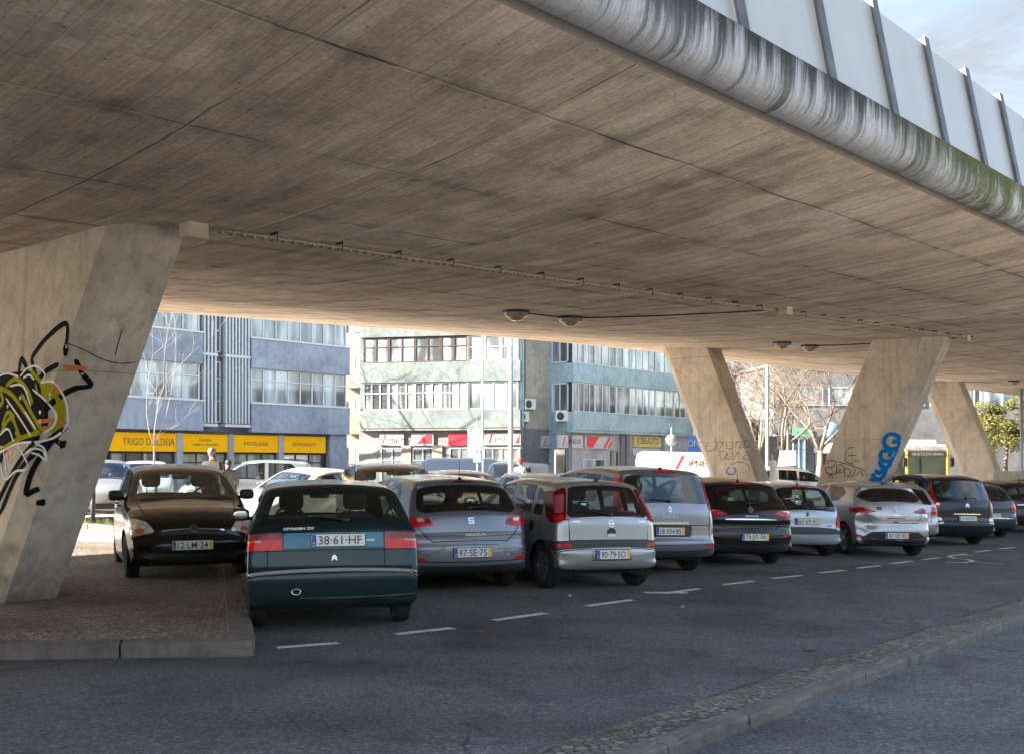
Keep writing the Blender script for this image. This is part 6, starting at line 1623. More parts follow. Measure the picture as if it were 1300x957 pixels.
for x in (X_(517), X_(557), X_(605)): part_box(tb, 'pillar', 'cream_wall', x - .3, x + .3, -.02, .12, -.4, 2.7)
# tan side face at its right end and the recess
RT = (3.4, 61.3)
rb = empty('apartment_building', (RT[0], RT[1], 0), ALPHA, 'teal apartment wing in the shade with long rows of windows over small shops', 'building')
LT = 13.2
mb = MB(); mb.box(0, LT, .3, 10, -.5, 12.6); mb.build('wall', M['teal_wall'], rb)
part_box(rb, 'roof', 'tile', -.1, LT + .2, 0, 10.2, 12.6, 12.8)
for (z0, z1) in ((3.65, 4.72), (6.5, 7.62), (9.2, 10.4)): part_box(rb, 'balcony_front', 'teal_wall', 0, LT, -.35, .30, z0, z1)
for k, (z0, z1) in enumerate(((4.74, 6.48), (7.64, 9.18), (10.42, 12.1))):
    n = 6
    for i in range(n):
        window(rb, .06 + i * (LT - .1) / n, .06 + (i + 1) * (LT - .1) / n - .02, z0, z1, -.2, (4, 3, 3, 3, 2, 3)[i], (), pane='pane_pale' if (i + k) % 3 else 'pane', t=.05)
    # end windows facing the corner
    mb = MB()
    for (y0, y1) in ((.02, .1), (.62, .70), (1.22, 1.3)): mb.box(-.06, .0, y0, y1, z0 + .1, z1 - .1)
    mb.box(-.055, -.002, .1, 1.22, z0 + .02, z0 + .1); mb.box(-.055, -.002, .1, 1.22, z1 - .1, z1 - .02)
    o = mb.build('window', M['alu'], rb)
    mb = MB(); mb.add([(-.02, .05, z0 + .05), (-.02, 1.25, z0 + .05), (-.02, 1.25, z1 - .05), (-.02, .05, z1 - .05)], [(0, 3, 2, 1)]); mb.build('pane', M['pane'], o)
part_box(rb, 'shop_wall', 'grey_wall', -.02, LT, .08, .3, -.5, 3.64)
part_box(rb, 'canopy', 'teal_wall', 0, LT, -.3, .08, 3.5, 3.64)
LX = lambda px: (lambda t: ((t * RT[1] - RT[0]) / (.908 - t)) * 1.351)((px - CX) / F)
def lx(px): return LX(px)
sign(rb, lx(708), lx(739), 2.55, 3.32, .08, 'sign_white', [('PNEUS', (lx(722) + lx(736)) / 2, 2.95, .4, 1.05, 'sign_text'), ('i', lx(720.5), 2.95, .42, .07, 'sign_red')], polys=[([(lx(713), 2.65), (lx(714.5), 2.65), (lx(717), 3.22), (lx(715.5), 3.22)], 'sign_red')])
sign(rb, lx(742), lx(776), 2.55, 3.32, .08, 'sign_white', [], polys=[([(lx(744), 2.6), (lx(752), 2.6), (lx(760), 3.3), (lx(744), 3.3)], 'sign_red'), ([(lx(765), 2.6), (lx(768), 2.6), (lx(775), 3.28), (lx(772), 3.28)], 'sign_red'), ([(lx(770), 2.6), (lx(773), 2.6), (lx(775.5), 2.8), (lx(775.5), 3.1)], 'sign_red')])
sign(rb, lx(805), lx(838), 2.75, 3.38, .08, 'yellow_dull', [('JOBRAUTO', (lx(805) + lx(838)) / 2, 3.07, .56, 2.35, 'sign_text')]) if False else None
M['yellow_dull'] = plain('faded_yellow_sign', (.52, .42, .10), .5)
sign(rb, lx(804.5), lx(838.5), 2.70, 3.38, .08, 'yellow_dull', [('JOBRAUTO', (lx(805) + lx(838)) / 2, 3.04, .62, 2.55, 'sign_text')])
part_box(rb, 'sign_blank', 'sign_white', lx(803), lx(842), -.04, .08, 2.22, 2.62)
window(rb, lx(705.5), lx(721), -.3, 2.5, .10, 1, (), frame='grey_wall', pane='shop_glass', name='shop_window'); window(rb, lx(741), lx(769), -.3, 1.9, .10, 2, (), pane='pane_pale', name='shop_window'); window(rb, lx(776), lx(785), -.3, 2.4, .10, 1, (), frame='dark_wall', pane='shop_glass', name='shop_door')
mb = MB()
for i in range(14): mb.box(lx(799), lx(835), .02 + .012 * (i % 2), .08, -.4 + i * .18, -.4 + (i + 1) * .18)
mb.build('roller_shutter', M['shutter'], rb)
for px in (723, 790, 797, 840): x = lx(px); part_box(rb, 'pillar', 'white_wall', x - .18, x + .18, -.06, .08, -.5, 3.5)
# recessed wall between the wings
rw = empty('apartment_building', (.55, 60.0, 0), D2R(38), 'narrow beige recessed bay between the mint and teal wings with air conditioners', 'building')
q = (3.0, 62.6)
lw = 3.6
mb = MB(); mb.box(.02, lw, .9, 3.5, -.4, 12.3); mb.build('wall', M['beige_wall'], rw)
part_box(rw, 'corner_strip', 'teal_wall', .0, .35, .2, .9, 3.73, 12.2)
part_box(rw, 'shop_wall', 'white_wall', .02, lw, .78, .898, -.4, 3.7)
window(rw, .40, .85, 4.9, 6.4, .9, 1, (.6,)); window(rw, .40, .85, 7.7, 9.1, .9, 1, (.6,))
sign(rw, 2.05, 2.75, 2.55, 3.3, .78, 'sign_white', [('PNEUS', 2.4, 2.72, .12, .42, 'sign_text')], polys=[([(2.25, 2.85), (2.33, 2.85), (2.5, 3.2), (2.42, 3.2)], 'sign_red')])
def ac_unit(parent_loc, rz, label):
    r = empty('air_conditioner', parent_loc, rz, label, 'air conditioner', 'air conditioners on the corner wall')
    mb = MB(); mb.bbox(-.42, .42, -.17, .13, 0, .62, .02); mb.build('casing', M['ac'], r)
    mb = MB(); mb.lathe([(.001, -.176), (.06, -.18), (.23, -.178), (.24, -.172)], 22, 'y', (-.12, 0, .31)); mb.build('fan_grille', M['dark_wall'], r)
    mb = MB(); mb.box(-.36, -.32, -.16, .3, -.08, -.001); mb.box(.32, .36, -.16, .3, -.08, -.001); mb.build('bracket', M['fin'], r)
ca, sa = math.cos(D2R(38)), math.sin(D2R(38))
rwp = lambda x, y, z: (.55 + ca * x - sa * y, 60.0 + sa * x + ca * y, z)
ac_unit(rwp(.55, .62, 4.1), D2R(38), 'white air conditioner, lower one at the mint corner'); ac_unit(rwp(1.05, .62, 4.85), D2R(38), 'white air conditioner set higher on the beige recess'); ac_unit((2.95, 61.35, 4.15), D2R(20), 'white air conditioner beside the teal wing window')
# pale buildings further off ------------------------------------------------------
def plain_building(loc, rz, L, H, D, wall, label, floors, wx, z0=1.2, wh=1.4, pitch=2.9, frame='alu', pane='pane', roof='tile', gap=.5):
    r = empty('distant_building', (loc[0], loc[1], 0), rz, label, 'building')
    mb = MB(); mb.box(0, L, 0, D, -.6, H); mb.build('wall', M[wall], r); part_box(r, 'roof', roof, -.2, L + .2, -.2, D + .2, H, H + .25)
    w = L / wx
    for f in range(floors):
        for i in range(wx): window(r, i * w + gap * .5, (i + 1) * w - gap * .5, z0 + f * pitch, z0 + f * pitch + wh, -.003, 2, (), frame, pane, .06)
    return r
cb = plain_building((-12.6, 66), aT, 4.6, 12, 8, 'cream_wall', 'cream and orange house squeezed between the blue and mint blocks', 4, 2, 1.3)
for z in (3.5, 6.4): part_box(cb, 'balcony_front', 'ochre_wall' if z < 5 else 'cream_wall', 2.2, 4.5, -.7, -.05, z, z + 1.1)
plain_building((14.2, 92), D2R(24), 15, 13.5, 10, 'grey_wall', 'tall grey flats behind the bare plane trees', 5, 6, 1.0)
gb = plain_building((15.6, 83), D2R(14), 7, 5.0, 6, 'dark_wall', 'low dark shed with a blue and white shop sign behind the white van', 1, 3, .6)
sign(gb, -2.6, .9, 2.5, 3.9, -.05, 'sign_blue', [('SPONAN', -.9, 3.25, .8, 2.6, 'sign_white')])
wb = plain_building((21.5, 84), D2R(6), 22, 9.6, 10, 'white_wall', 'long white building behind the trees with a green shop canopy', 1, 5, 6.4, 1.5)
M['green'] = plain('green_canopy', (.02, .36, .16), .5); M['teal_glass'] = mat_pane('shop_door_glass', (.10, .20, .24), .2)
mb = MB(); mb.add([(1.4, -.05, 4.6), (2.9, -.05, 4.6), (2.9, -1.0, 4.2), (1.4, -1.0, 4.2), (1.4, -.05, 4.5), (2.9, -.05, 4.5), (2.9, -1.0, 3.75), (1.4, -1.0, 3.75)], [(0, 1, 2, 3), (4, 7, 6, 5), (3, 2, 6, 7), (0, 3, 7, 4), (1, 5, 6, 2)]); mb.build('canopy', M['green'], wb, fix=True)
window(wb, 1.55, 2.6, .9, 3.7, -.06, 2, (), 'alu', 'teal_glass', name='shop_door'); sign(wb, -1.2, 2.0, 3.9, 5.2, -.05, 'sign_white', []); part_box(wb, 'shopfront', 'dark_wall', -1.2, 1.4, -.09, -.05, .6, 3.8)
mb = MB(); mb.lathe([(.001, -.16), (.62, -.16), (.64, -.10), (.64, -.02)], 24, 'y', (4.9, 0, 4.4)); mb.build('round_sign', M['info_blue'] if 'info_blue' in M else plain('pale_blue_sign', (.25, .38, .52), .5), wb)
plain_building((46, 102), D2R(2), 34, 15, 12, 'white_wall', 'big pale building closing the view behind the bus', 4, 8, 6.0, 1.2, gap=2.6)
lw_ = empty('low_wall', (20.4, 43.4, ground_z(20.4, 43.4)), ALPHA - .55, 'low grey concrete wall covered in white outlined graffiti letters', 'wall')
mb = MB(); mb.bbox(0, 14, 0, .35, -.3, 1.72, .02); mb.build('wall_body', M['pier'], lw_)
mb = MB()
for k, st in enumerate([[(0, 0), (.2, .9), (.8, 1.2), (.9, .2), (0, 0)], [(.1, .5), (.8, .6)], [(1.1, 0), (1.3, 1.2), (2.0, 1.25), (2.1, .7), (1.4, .6), (2.2, .05)], [(2.5, 0), (2.7, 1.3), (3.4, 1.1), (3.5, 0)], [(2.6, .5), (3.4, .55)], [(3.9, 0), (4.1, 1.25), (4.9, 1.2), (4.3, .6), (5.0, .1), (3.9, 0)], [(5.4, .1), (5.6, 1.3), (6.3, 1.2), (6.5, .1)]]):
    for a, b in zip(st[:-1], st[1:]):
        d = np.array(b) - np.array(a); l = np.linalg.norm(d); n_ = np.array((-d[1], d[0])) / l * .035; y = -.006 - .001 * k
        mb.add([(p[0] + .3, y, p[1] + .15) for p in (np.array(a) - n_, np.array(b) - n_, np.array(b) + n_, np.array(a) + n_)], [(0, 1, 2, 3)])
mb.build('graffiti', plain('pale_spray', (.50, .50, .50), .6), lw_)
wv = empty('low_wall', (40, 71, ground_z(40, 71)), D2R(5), 'long white boundary wall under the green tree', 'wall'); mb = MB(); mb.bbox(0, 26, 0, .3, -.5, 3.0, .02); mb.build('wall_body', M['white_wall'], wv)

# ----------------------------------------------------------------------------- poles, signs, bollard
M['pole'] = plain('galvanised_pole', (.34, .37, .39), .45, .5, var=.15); M['pole_dark'] = plain('dark_pole', (.045, .05, .055), .5, .3); M['sign_back'] = plain('grey_sign_back', (.55, .56, .56), .5, .1)
def lamp_post(px, Y, h, r, label, arm=1.4, ad=-1):
    x, y = pxy(px, Y); ro = empty('lamp_post', on_ground(x, y), 0, label, 'lamp post')
    mb = MB(); mb.tube([(0, 0, -.1), (0, 0, 1.0), (0, 0, h)], [r, r * .92, r * .6], 14); mb.lathe([(r * 1.9, 0), (r * 1.9, .03), (r * 1.05, .12)], 14); mb.build('pole', M['pole'], ro)
    mb = MB(); mb.tube([(0, 0, h - .1), (ad * arm * .5, 0, h + .35), (ad * arm, 0, h + .42)], [r * .5, r * .4, r * .35], 10); mb.build('arm', M['pole'], ro)
    mb = MB(); mb.super((ad * (arm + .3), 0, h + .40), (.38, .14, .08), .6); mb.build('lamp_head', M['sign_back'], ro)
lamp_post(648.5, 38, 9.2, .115, 'thick grey lamp post in front of the tyre shop'); lamp_post(974, 47, 9.5, .10, 'slim pale lamp post among the bare trees'); lamp_post(1297, 52, 9.5, .10, 'pale lamp post at the far right beside the green tree')
def sign_post(px, Y, h, boards, label, cat='sign'):
    x, y = pxy(px, Y); ro = empty('road_sign', on_ground(x, y), 0, label, cat)
    mb = MB(); mb.tube([(0, 0, -.1), (0, 0, h)], .035, 10); mb.build('pole', M['pole'], ro)
    for (x0, x1, z0, z1, mt) in boards:
        mb = MB()
        if x1 is None: mb.lathe([(.001, -.05), (x0, -.05), (x0, -.035), (.001, -.035)], 26, 'y', (0, 0, z0))
        else: mb.bbox(x0, x1, -.06, -.04, z0, z1, .006)
        mb.build('board', M[mt], ro)
    return ro
M['info_blue'] = plain('pale_blue_sign', (.25, .38, .52), .5)
sign_post(613, 36, 6.2, [], 'thin tall grey post left of the thick lamp post', 'post')
sg = sign_post(606, 36.2, 3.0, [(-.34, .14, 1.95, 2.75, 'info_blue'), (-.14, .12, 1.55, 1.9, 'info_blue')], 'pale blue information sign on a thin pole')
sign_post(1000, 44, 3.4, [(-.36, -.02, 1.9, 2.55, 'sign_back'), (.01, .34, 1.9, 2.55, 'sign_back')], 'pair of blank grey boards on one pole between the trees')
sign_post(852.5, 44, 3.3, [(.25, None, 2.75, 0, 'pole')], 'round road sign seen from behind beside the teal wing')
sign_post(981, 41, 2.4, [(-.13, .13, 1.35, 2.15, 'sign_white')], 'narrow white notice on a post beside the tree trunk')
bx, by = pxy(118, 23.4); bo = empty('bollard', on_ground(bx, by), 0, 'tall dark bollard standing beside the kerb behind the near pier', 'bollard')
mb = MB(); mb.tube([(0, 0, -.05), (0, 0, 1.05)], .055, 14); mb.lathe([(.055, 1.05), (.06, 1.06), (.055, 1.10), (.03, 1.12), (.001, 1.125)], 14); mb.lathe([(.09, 0), (.09, .03), (.06, .06)], 14); mb.build('post', M['pole_dark'], bo)
mb = MB(); kerb_run(lambda s: ((-15 + s * .93, 24.9 - s * .36), (.36, .93)), 11, 1.0, .2, .14, mb, rk)
tag(mb.build('kerb', M['kerb']), kind='structure')
# grass verge behind that kerb
def leaf_mat(name, a, b, c):
    m, nt, bs = newmat(name)
    ge = nt.nodes.new('ShaderNodeNewGeometry')
    nt.links.new(ramp(nt, ge.outputs['Random Per Island'], [(0, a), (.5, b), (1, c)]), bs.inputs['Base Color']); bs.inputs['Roughness'].default_value = .6
    tl = nt.nodes.new('ShaderNodeBsdfTranslucent'); tl.inputs['Color'].default_value = tuple(k * 1.2 for k in b) + (1,)
    ms = nt.nodes.new('ShaderNodeMixShader'); ms.inputs[0].default_value = .3; out = nt.nodes['Material Output']
    nt.links.new(bs.outputs[0], ms.inputs[1]); nt.links.new(tl.outputs[0], ms.inputs[2]); nt.links.new(ms.outputs[0], out.inputs['Surface'])
    return m
M['grass'] = leaf_mat('grass_blades', (.03, .06, .012), (.06, .10, .02), (.11, .14, .035)); M['leaf'] = leaf_mat('tree_leaves', (.06, .075, .02), (.13, .13, .035), (.24, .20, .07))
rg = random.Random(11); mb = MB()
for i in range(2600):
    s = rg.uniform(0, 10.5); w = rg.uniform(.22, 1.5); x, y = -15 + s * .93 + .36 * w, 24.9 - s * .36 + .93 * w; z = ground_z(x, y); a = rg.uniform(0, 6.3); h = rg.uniform(.08, .24); l = rg.uniform(-.06, .06)
    mb.add([(x - .012 * math.cos(a), y - .012 * math.sin(a), z), (x + .012 * math.cos(a), y + .012 * math.sin(a), z), (x + l, y + l, z + h)], [(0, 1, 2)])
tag(mb.build('grass', M['grass']), 'short green grass along the verge behind the kerb', 'grass', kind='stuff')

# ----------------------------------------------------------------------------- trees
M['bark_pale'] = plain('sunlit_bark', (.20, .155, .115), .8, var=.3, scale=3, bump=.3); M['bark'] = plain('grey_bark', (.15, .125, .105), .85, var=.35, scale=4, bump=.4); M['bark_white'] = plain('white_bark', (.30, .285, .27), .8, var=.15)
def bare_tree(loc, h, r, label, seed, mat, twig=None, depth=6, spread=.6, trunk=.33, name='bare_tree', group=None, kids=(2, 3), up=.25, minr=.012, lean=(0, 0)):
    ro = empty(name, on_ground(*loc), 0, label, 'tree', group); R_ = random.Random(seed); tk = MB(); br = MB(); tw = MB()
    def grow(mb, p, d, L, rad, lev):
        n = 4 if lev < 2 else 3; pts = [p]; rs = [rad]; q = p.copy(); dd = d.copy()
        for i in range(n):
            dd = (dd + Vector((R_.gauss(0, .13), R_.gauss(0, .13), R_.gauss(0, .08) + up * .12))).normalized(); q = q + dd * (L / n); pts.append(q.copy()); rs.append(max(minr * .6, rad * (1 - .42 * (i + 1) / n)))
        tgt = tk if lev == 0 else (br if lev < 4 else tw)
        tgt.tube(pts, rs, 10 if lev == 0 else (7 if lev < 3 else 4), cap=lev < 2)
        if lev >= depth: return
        k = R_.randint(*kids) + (1 if lev == 0 else 0)
        a0 = R_.uniform(0, 6.28)
        for j in range(k):
            a = a0 + j * 6.283 / k + R_.uniform(-.5, .5); sp = spread * R_.uniform(.6, 1.3)
            e1 = dd.orthogonal().normalized(); e2 = dd.cross(e1)
            nd = (dd * math.cos(sp) + (e1 * math.cos(a) + e2 * math.sin(a)) * math.sin(sp) + Vector((0, 0, up * .3))).normalized()
            grow(None, q - dd * .02, nd, L * R_.uniform(.62, .86) * (1.15 if lev == 0 else 1), rs[-1] * R_.uniform(.6, .8), lev + 1)
        if 0 < lev:   # side shoots
            for j in range(2 if lev < 4 else 1):
                t = pts[R_.randint(1, n - 1)]; a = R_.uniform(0, 6.28); e1 = dd.orthogonal().normalized(); e2 = dd.cross(e1)
                nd = (dd * .6 + (e1 * math.cos(a) + e2 * math.sin(a)) * .8).normalized()
                grow(None, t, nd, L * .55, rs[-1] * .55, min(depth, lev + 2))
    grow(None, Vector((0, 0, -.1)), Vector((lean[0], lean[1], 1)).normalized(), h * trunk, r, 0)
    tk.build('trunk', mat, ro); br.build('branches', mat, ro); tw.build('twigs', twig or mat, ro)
    return ro
bare_tree(pxy(987, 50), 7.4, .22, 'bare plane tree with a dark trunk beside the slim lamp post', 4, M['bark'], M['bark_pale'], 6, .55, .36)
bare_tree(pxy(1041, 52), 8.4, .24, 'bare plane tree with wide open branches beside the blue graffiti pier', 9, M['bark'], M['bark'], 6, .62, .32)
bare_tree(pxy(962, 63), 10.5, .22, 'tall bare tree with sunlit tan twigs, nearer the left pier', 21, M['bark_pale'], M['bark_pale'], 7, .50, .26)
bare_tree(pxy(1010, 70), 11.5, .22, 'tall bare tree with sunlit tan twigs in front of the long white building', 33, M['bark_pale'], M['bark_pale'], 7, .5, .26)
bare_tree(pxy(915, 72), 10.5, .20, 'bare tree with pale twigs partly hidden behind the left slanting pier', 41, M['bark_pale'], M['bark_pale'], 6, .5, .28)
bare_tree(pxy(195, 27), 4.9, .034, 'slim young white-barked tree in front of the yellow signs', 14, M['bark_white'], M['bark_white'], 4, .36, .42, kids=(2, 2), up=.7, minr=.006)
bare_tree((-15.2, 60.4), 13.5, .34, 'tall bare tree beyond the blue block whose shadow falls on the mint wall', 52, M['bark'], M['bark'], 5, .55, .34)
def leafy_tree(loc, h, label, seed, rx=2.6, rz=1.7):
    ro = empty('leafy_tree', on_ground(*loc), 0, label, 'tree', None); R_ = random.Random(seed); tk = MB()
    for dx in (-.55, .6): tk.tube([(dx, 0, -.1), (dx * .9, 0, h * .35), (dx * 1.3, .1, h * .65)], [.15, .12, .07], 9)
    tk.build('trunk', M['bark'], ro); cr = MB()
    cl = [(R_.gauss(0, rx * .45), R_.gauss(0, rx * .4), h * .72 + R_.gauss(0, rz * .45), R_.uniform(.5, 1.0)) for _ in range(26)]
    for (cx, cy, cz, cr_) in cl:
        for _ in range(480):
            v = Vector((R_.gauss(0, 1), R_.gauss(0, 1), R_.gauss(0, 1))).normalized() * cr_ * R_.uniform(.55, 1.05); p = Vector((cx, cy, cz)) + Vector((v.x, v.y, v.z * .75))
            a = Vector((R_.gauss(0, 1), R_.gauss(0, 1), R_.gauss(0, .6))).normalized(); b = a.orthogonal().normalized(); s = R_.uniform(.05, .11)
            cr.add([p - a * s, p + b * s * .5, p + a * s, p - b * s * .5], [(0, 1, 2, 3)])
    cr.build('crown', M['leaf'], ro)
leafy_tree(pxy(1266, 66), 5.6, 'round green tree with two dark trunks behind the white wall', 3, 2.3, 1.6); leafy_tree(pxy(1318, 78), 8.0, 'darker leafy tree at the far right edge behind the lamp post', 8, 3.2, 2.4)

# ----------------------------------------------------------------------------- people
M['skin'] = plain('skin', (.20, .115, .08), .55, var=.1); M['jacket'] = plain('brown_jacket', (.035, .026, .025), .85, var=.25, scale=14); M['dark_cloth'] = plain('dark_cloth', (.03, .03, .035), .9); M['hair_grey'] = plain('grey_hair', (.15, .14, .13), .8, var=.3, scale=60); M['hair_dark'] = plain('dark_hair', (.02, .015, .012), .7); M['red_cap'] = plain('red_cap', (.55, .02, .03), .7); M['pale_shirt'] = plain('pale_shirt', (.09, .085, .09), .8)
def person(loc, face, label, shirt, trousers, hair, cap=None, h=1.76, stride=.22):
    ro = empty('person', on_ground(*loc), face, label, 'person'); k = h / 1.76
    J = {'pel': (0, 0, .95), 'wst': (0, .01, 1.10), 'chs': (0, .0, 1.32), 'nck': (0, -.01, 1.48), 'hd0': (0, .02, 1.58), 'hd1': (0, .025, 1.68),
         'shL': (.19, 0, 1.41), 'elL': (.25, -.08, 1.13), 'wrL': (.25, .06, .90), 'haL': (.245, .10, .82), 'shR': (-.19, 0, 1.41), 'elR': (-.25, -.02, 1.13), 'wrR': (-.26, .10, .92), 'haR': (-.255, .14, .84),
         'hiL': (.10, 0, .90), 'knL': (.11, stride * .7, .50), 'anL': (.11, stride, .09), 'toL': (.12, stride + .17, .04), 'hiR': (-.10, 0, .90), 'knR': (-.11, -stride * .2, .49), 'anR': (-.11, -stride, .10), 'toR': (-.12, -stride + .16, .04)}
    E = [('pel', 'wst'), ('wst', 'chs'), ('chs', 'nck'), ('nck', 'hd0'), ('hd0', 'hd1')] + [e for s in 'LR' for e in (('chs', 'sh' + s), ('sh' + s, 'el' + s), ('el' + s, 'wr' + s), ('wr' + s, 'ha' + s), ('pel', 'hi' + s), ('hi' + s, 'kn' + s), ('kn' + s, 'an' + s), ('an' + s, 'to' + s))]
    Rr = dict(pel=(.16, .12), wst=(.15, .11), chs=(.18, .12), nck=(.06, .06), hd0=(.075, .09), hd1=(.075, .095), shL=(.085, .08), elL=(.058, .058), wrL=(.042, .042), haL=(.045, .03), hiL=(.105, .10), knL=(.075, .075), anL=(.05, .05), toL=(.05, .035))
    for q in list(Rr):
        if q.endswith('L'): Rr[q[:-1] + 'R'] = Rr[q]
    names = list(J); me = bpy.data.meshes.new('body'); me.from_pydata([tuple(c * k for c in J[n]) for n in names], [(names.index(a), names.index(b)) for a, b in E], [])
    o = bpy.data.objects.new('body', me); COL.objects.link(o); mo = o.modifiers.new('s', 'SKIN'); mo.use_smooth_shade = True
    for i, n in enumerate(names):
        sv = me.skin_vertices[0].data[i]; sv.radius = Rr[n]; sv.use_root = (n == 'pel')
    o.modifiers.new('d', 'SUBSURF').levels = 2
    dg = bpy.context.evaluated_depsgraph_get(); nm = bpy.data.meshes.new_from_object(o.evaluated_get(dg)); bpy.data.objects.remove(o)
    nm.name = 'body'
    for m_ in (M['skin'], shirt, trousers): nm.materials.append(m_)
    for p in nm.polygons:
        z = p.center.z / k; x = abs(p.center.x) / k
        p.material_index = 1 if (.98 < z < 1.49 and not (x > .2 and z < .0)) or (x > .17 and z > .90) else (2 if z <= .98 and x < .2 else 0)
        p.use_smooth = True
    link('body', nm, ro)
    mb = MB(); mb.super((0, .005 * k, 1.69 * k), (.088 * k, .105 * k, .095 * k), .85, 20, 12); mb.build('cap' if cap else 'hair', cap or hair, ro)
    mb = MB(); mb.super((0, .115 * k, 1.615 * k), (.016, .024, .02), .8, 10, 8); mb.super((.082 * k, .02, 1.62 * k), (.012, .022, .032), .8, 10, 8); mb.super((-.082 * k, .02, 1.62 * k), (.012, .022, .032), .8, 10, 8); mb.build('face', M['skin'], ro)
    return ro
person(pxy(269, 24.6), D2R(200), 'grey-haired man in a brown jacket walking away behind the black hatchback', M['jacket'], M['dark_cloth'], M['hair_grey'], h=1.86).rotation_euler[2] = D2R(-12)
person(pxy(290, 26.5), D2R(40), 'dark-haired person half hidden behind the black hatchback', M['pale_shirt'], M['dark_cloth'], M['hair_dark'], h=1.55)
person(pxy(661, 33), D2R(150), 'person in a red cap beside the thick lamp post', M['pale_shirt'], M['dark_cloth'], M['hair_dark'], M['red_cap'], h=1.74)

# scooter with red fairing, bus --------------------------------------------------------
def scooter(x, y, rz):
    ro = empty('motor_scooter', on_ground(x, y), rz, 'small scooter with a red front parked by the green canopy', 'scooter')
    for yy in (-.6, .6):
        mb = MB(); mb.lathe([(.16, -.05), (.24, -.06), (.27, 0), (.24, .06), (.16, .05)], 20, 'x', (0, yy, .27)); w = mb.build('wheel', M['rubber'], ro); mb = MB(); mb.lathe([(.16, -.04), (.02, -.05), (.02, .05), (.16, .04)], 16, 'x', (0, yy, .27)); mb.build('rim', M['alloy'], w)
    mb = MB(); mb.super((0, -.42, .68), (.17, .42, .17), .6); mb.super((0, .12, .36), (.16, .36, .05), .5); mb.build('body', M['pole_dark'], ro)
    mb = MB(); mb.super((0, .48, .72), (.22, .10, .36), .6); mb.super((0, .60, .62), (.10, .26, .05), .6); mb.build('front_fairing', M['red_cap'], ro)
    mb = MB(); mb.tube([(-.32, .40, 1.10), (0, .46, 1.05), (.32, .40, 1.10)], .018, 8); mb.tube([(0, .46, 1.05), (0, .60, .3)], .025, 8); mb.build('handlebar', M['black'], ro)
    mb = MB(); mb.super((0, -.38, .86), (.15, .40, .06), .5); mb.build('seat', M['seat'], ro)
x_, y_ = pxy(1013, 54); scooter(x_, y_, D2R(150))
M['bus_yellow'] = plain('bus_yellow', (.78, .48, .02), .3, coat=.7, var=.05); M['bus_white'] = plain('bus_white', (.70, .70, .69), .35, coat=.5, var=.06); M['led'] = plain('destination_panel', (.10, .10, .10), .4); M['led_text'] = plain('destination_letters', (.62, .58, .56), .5)
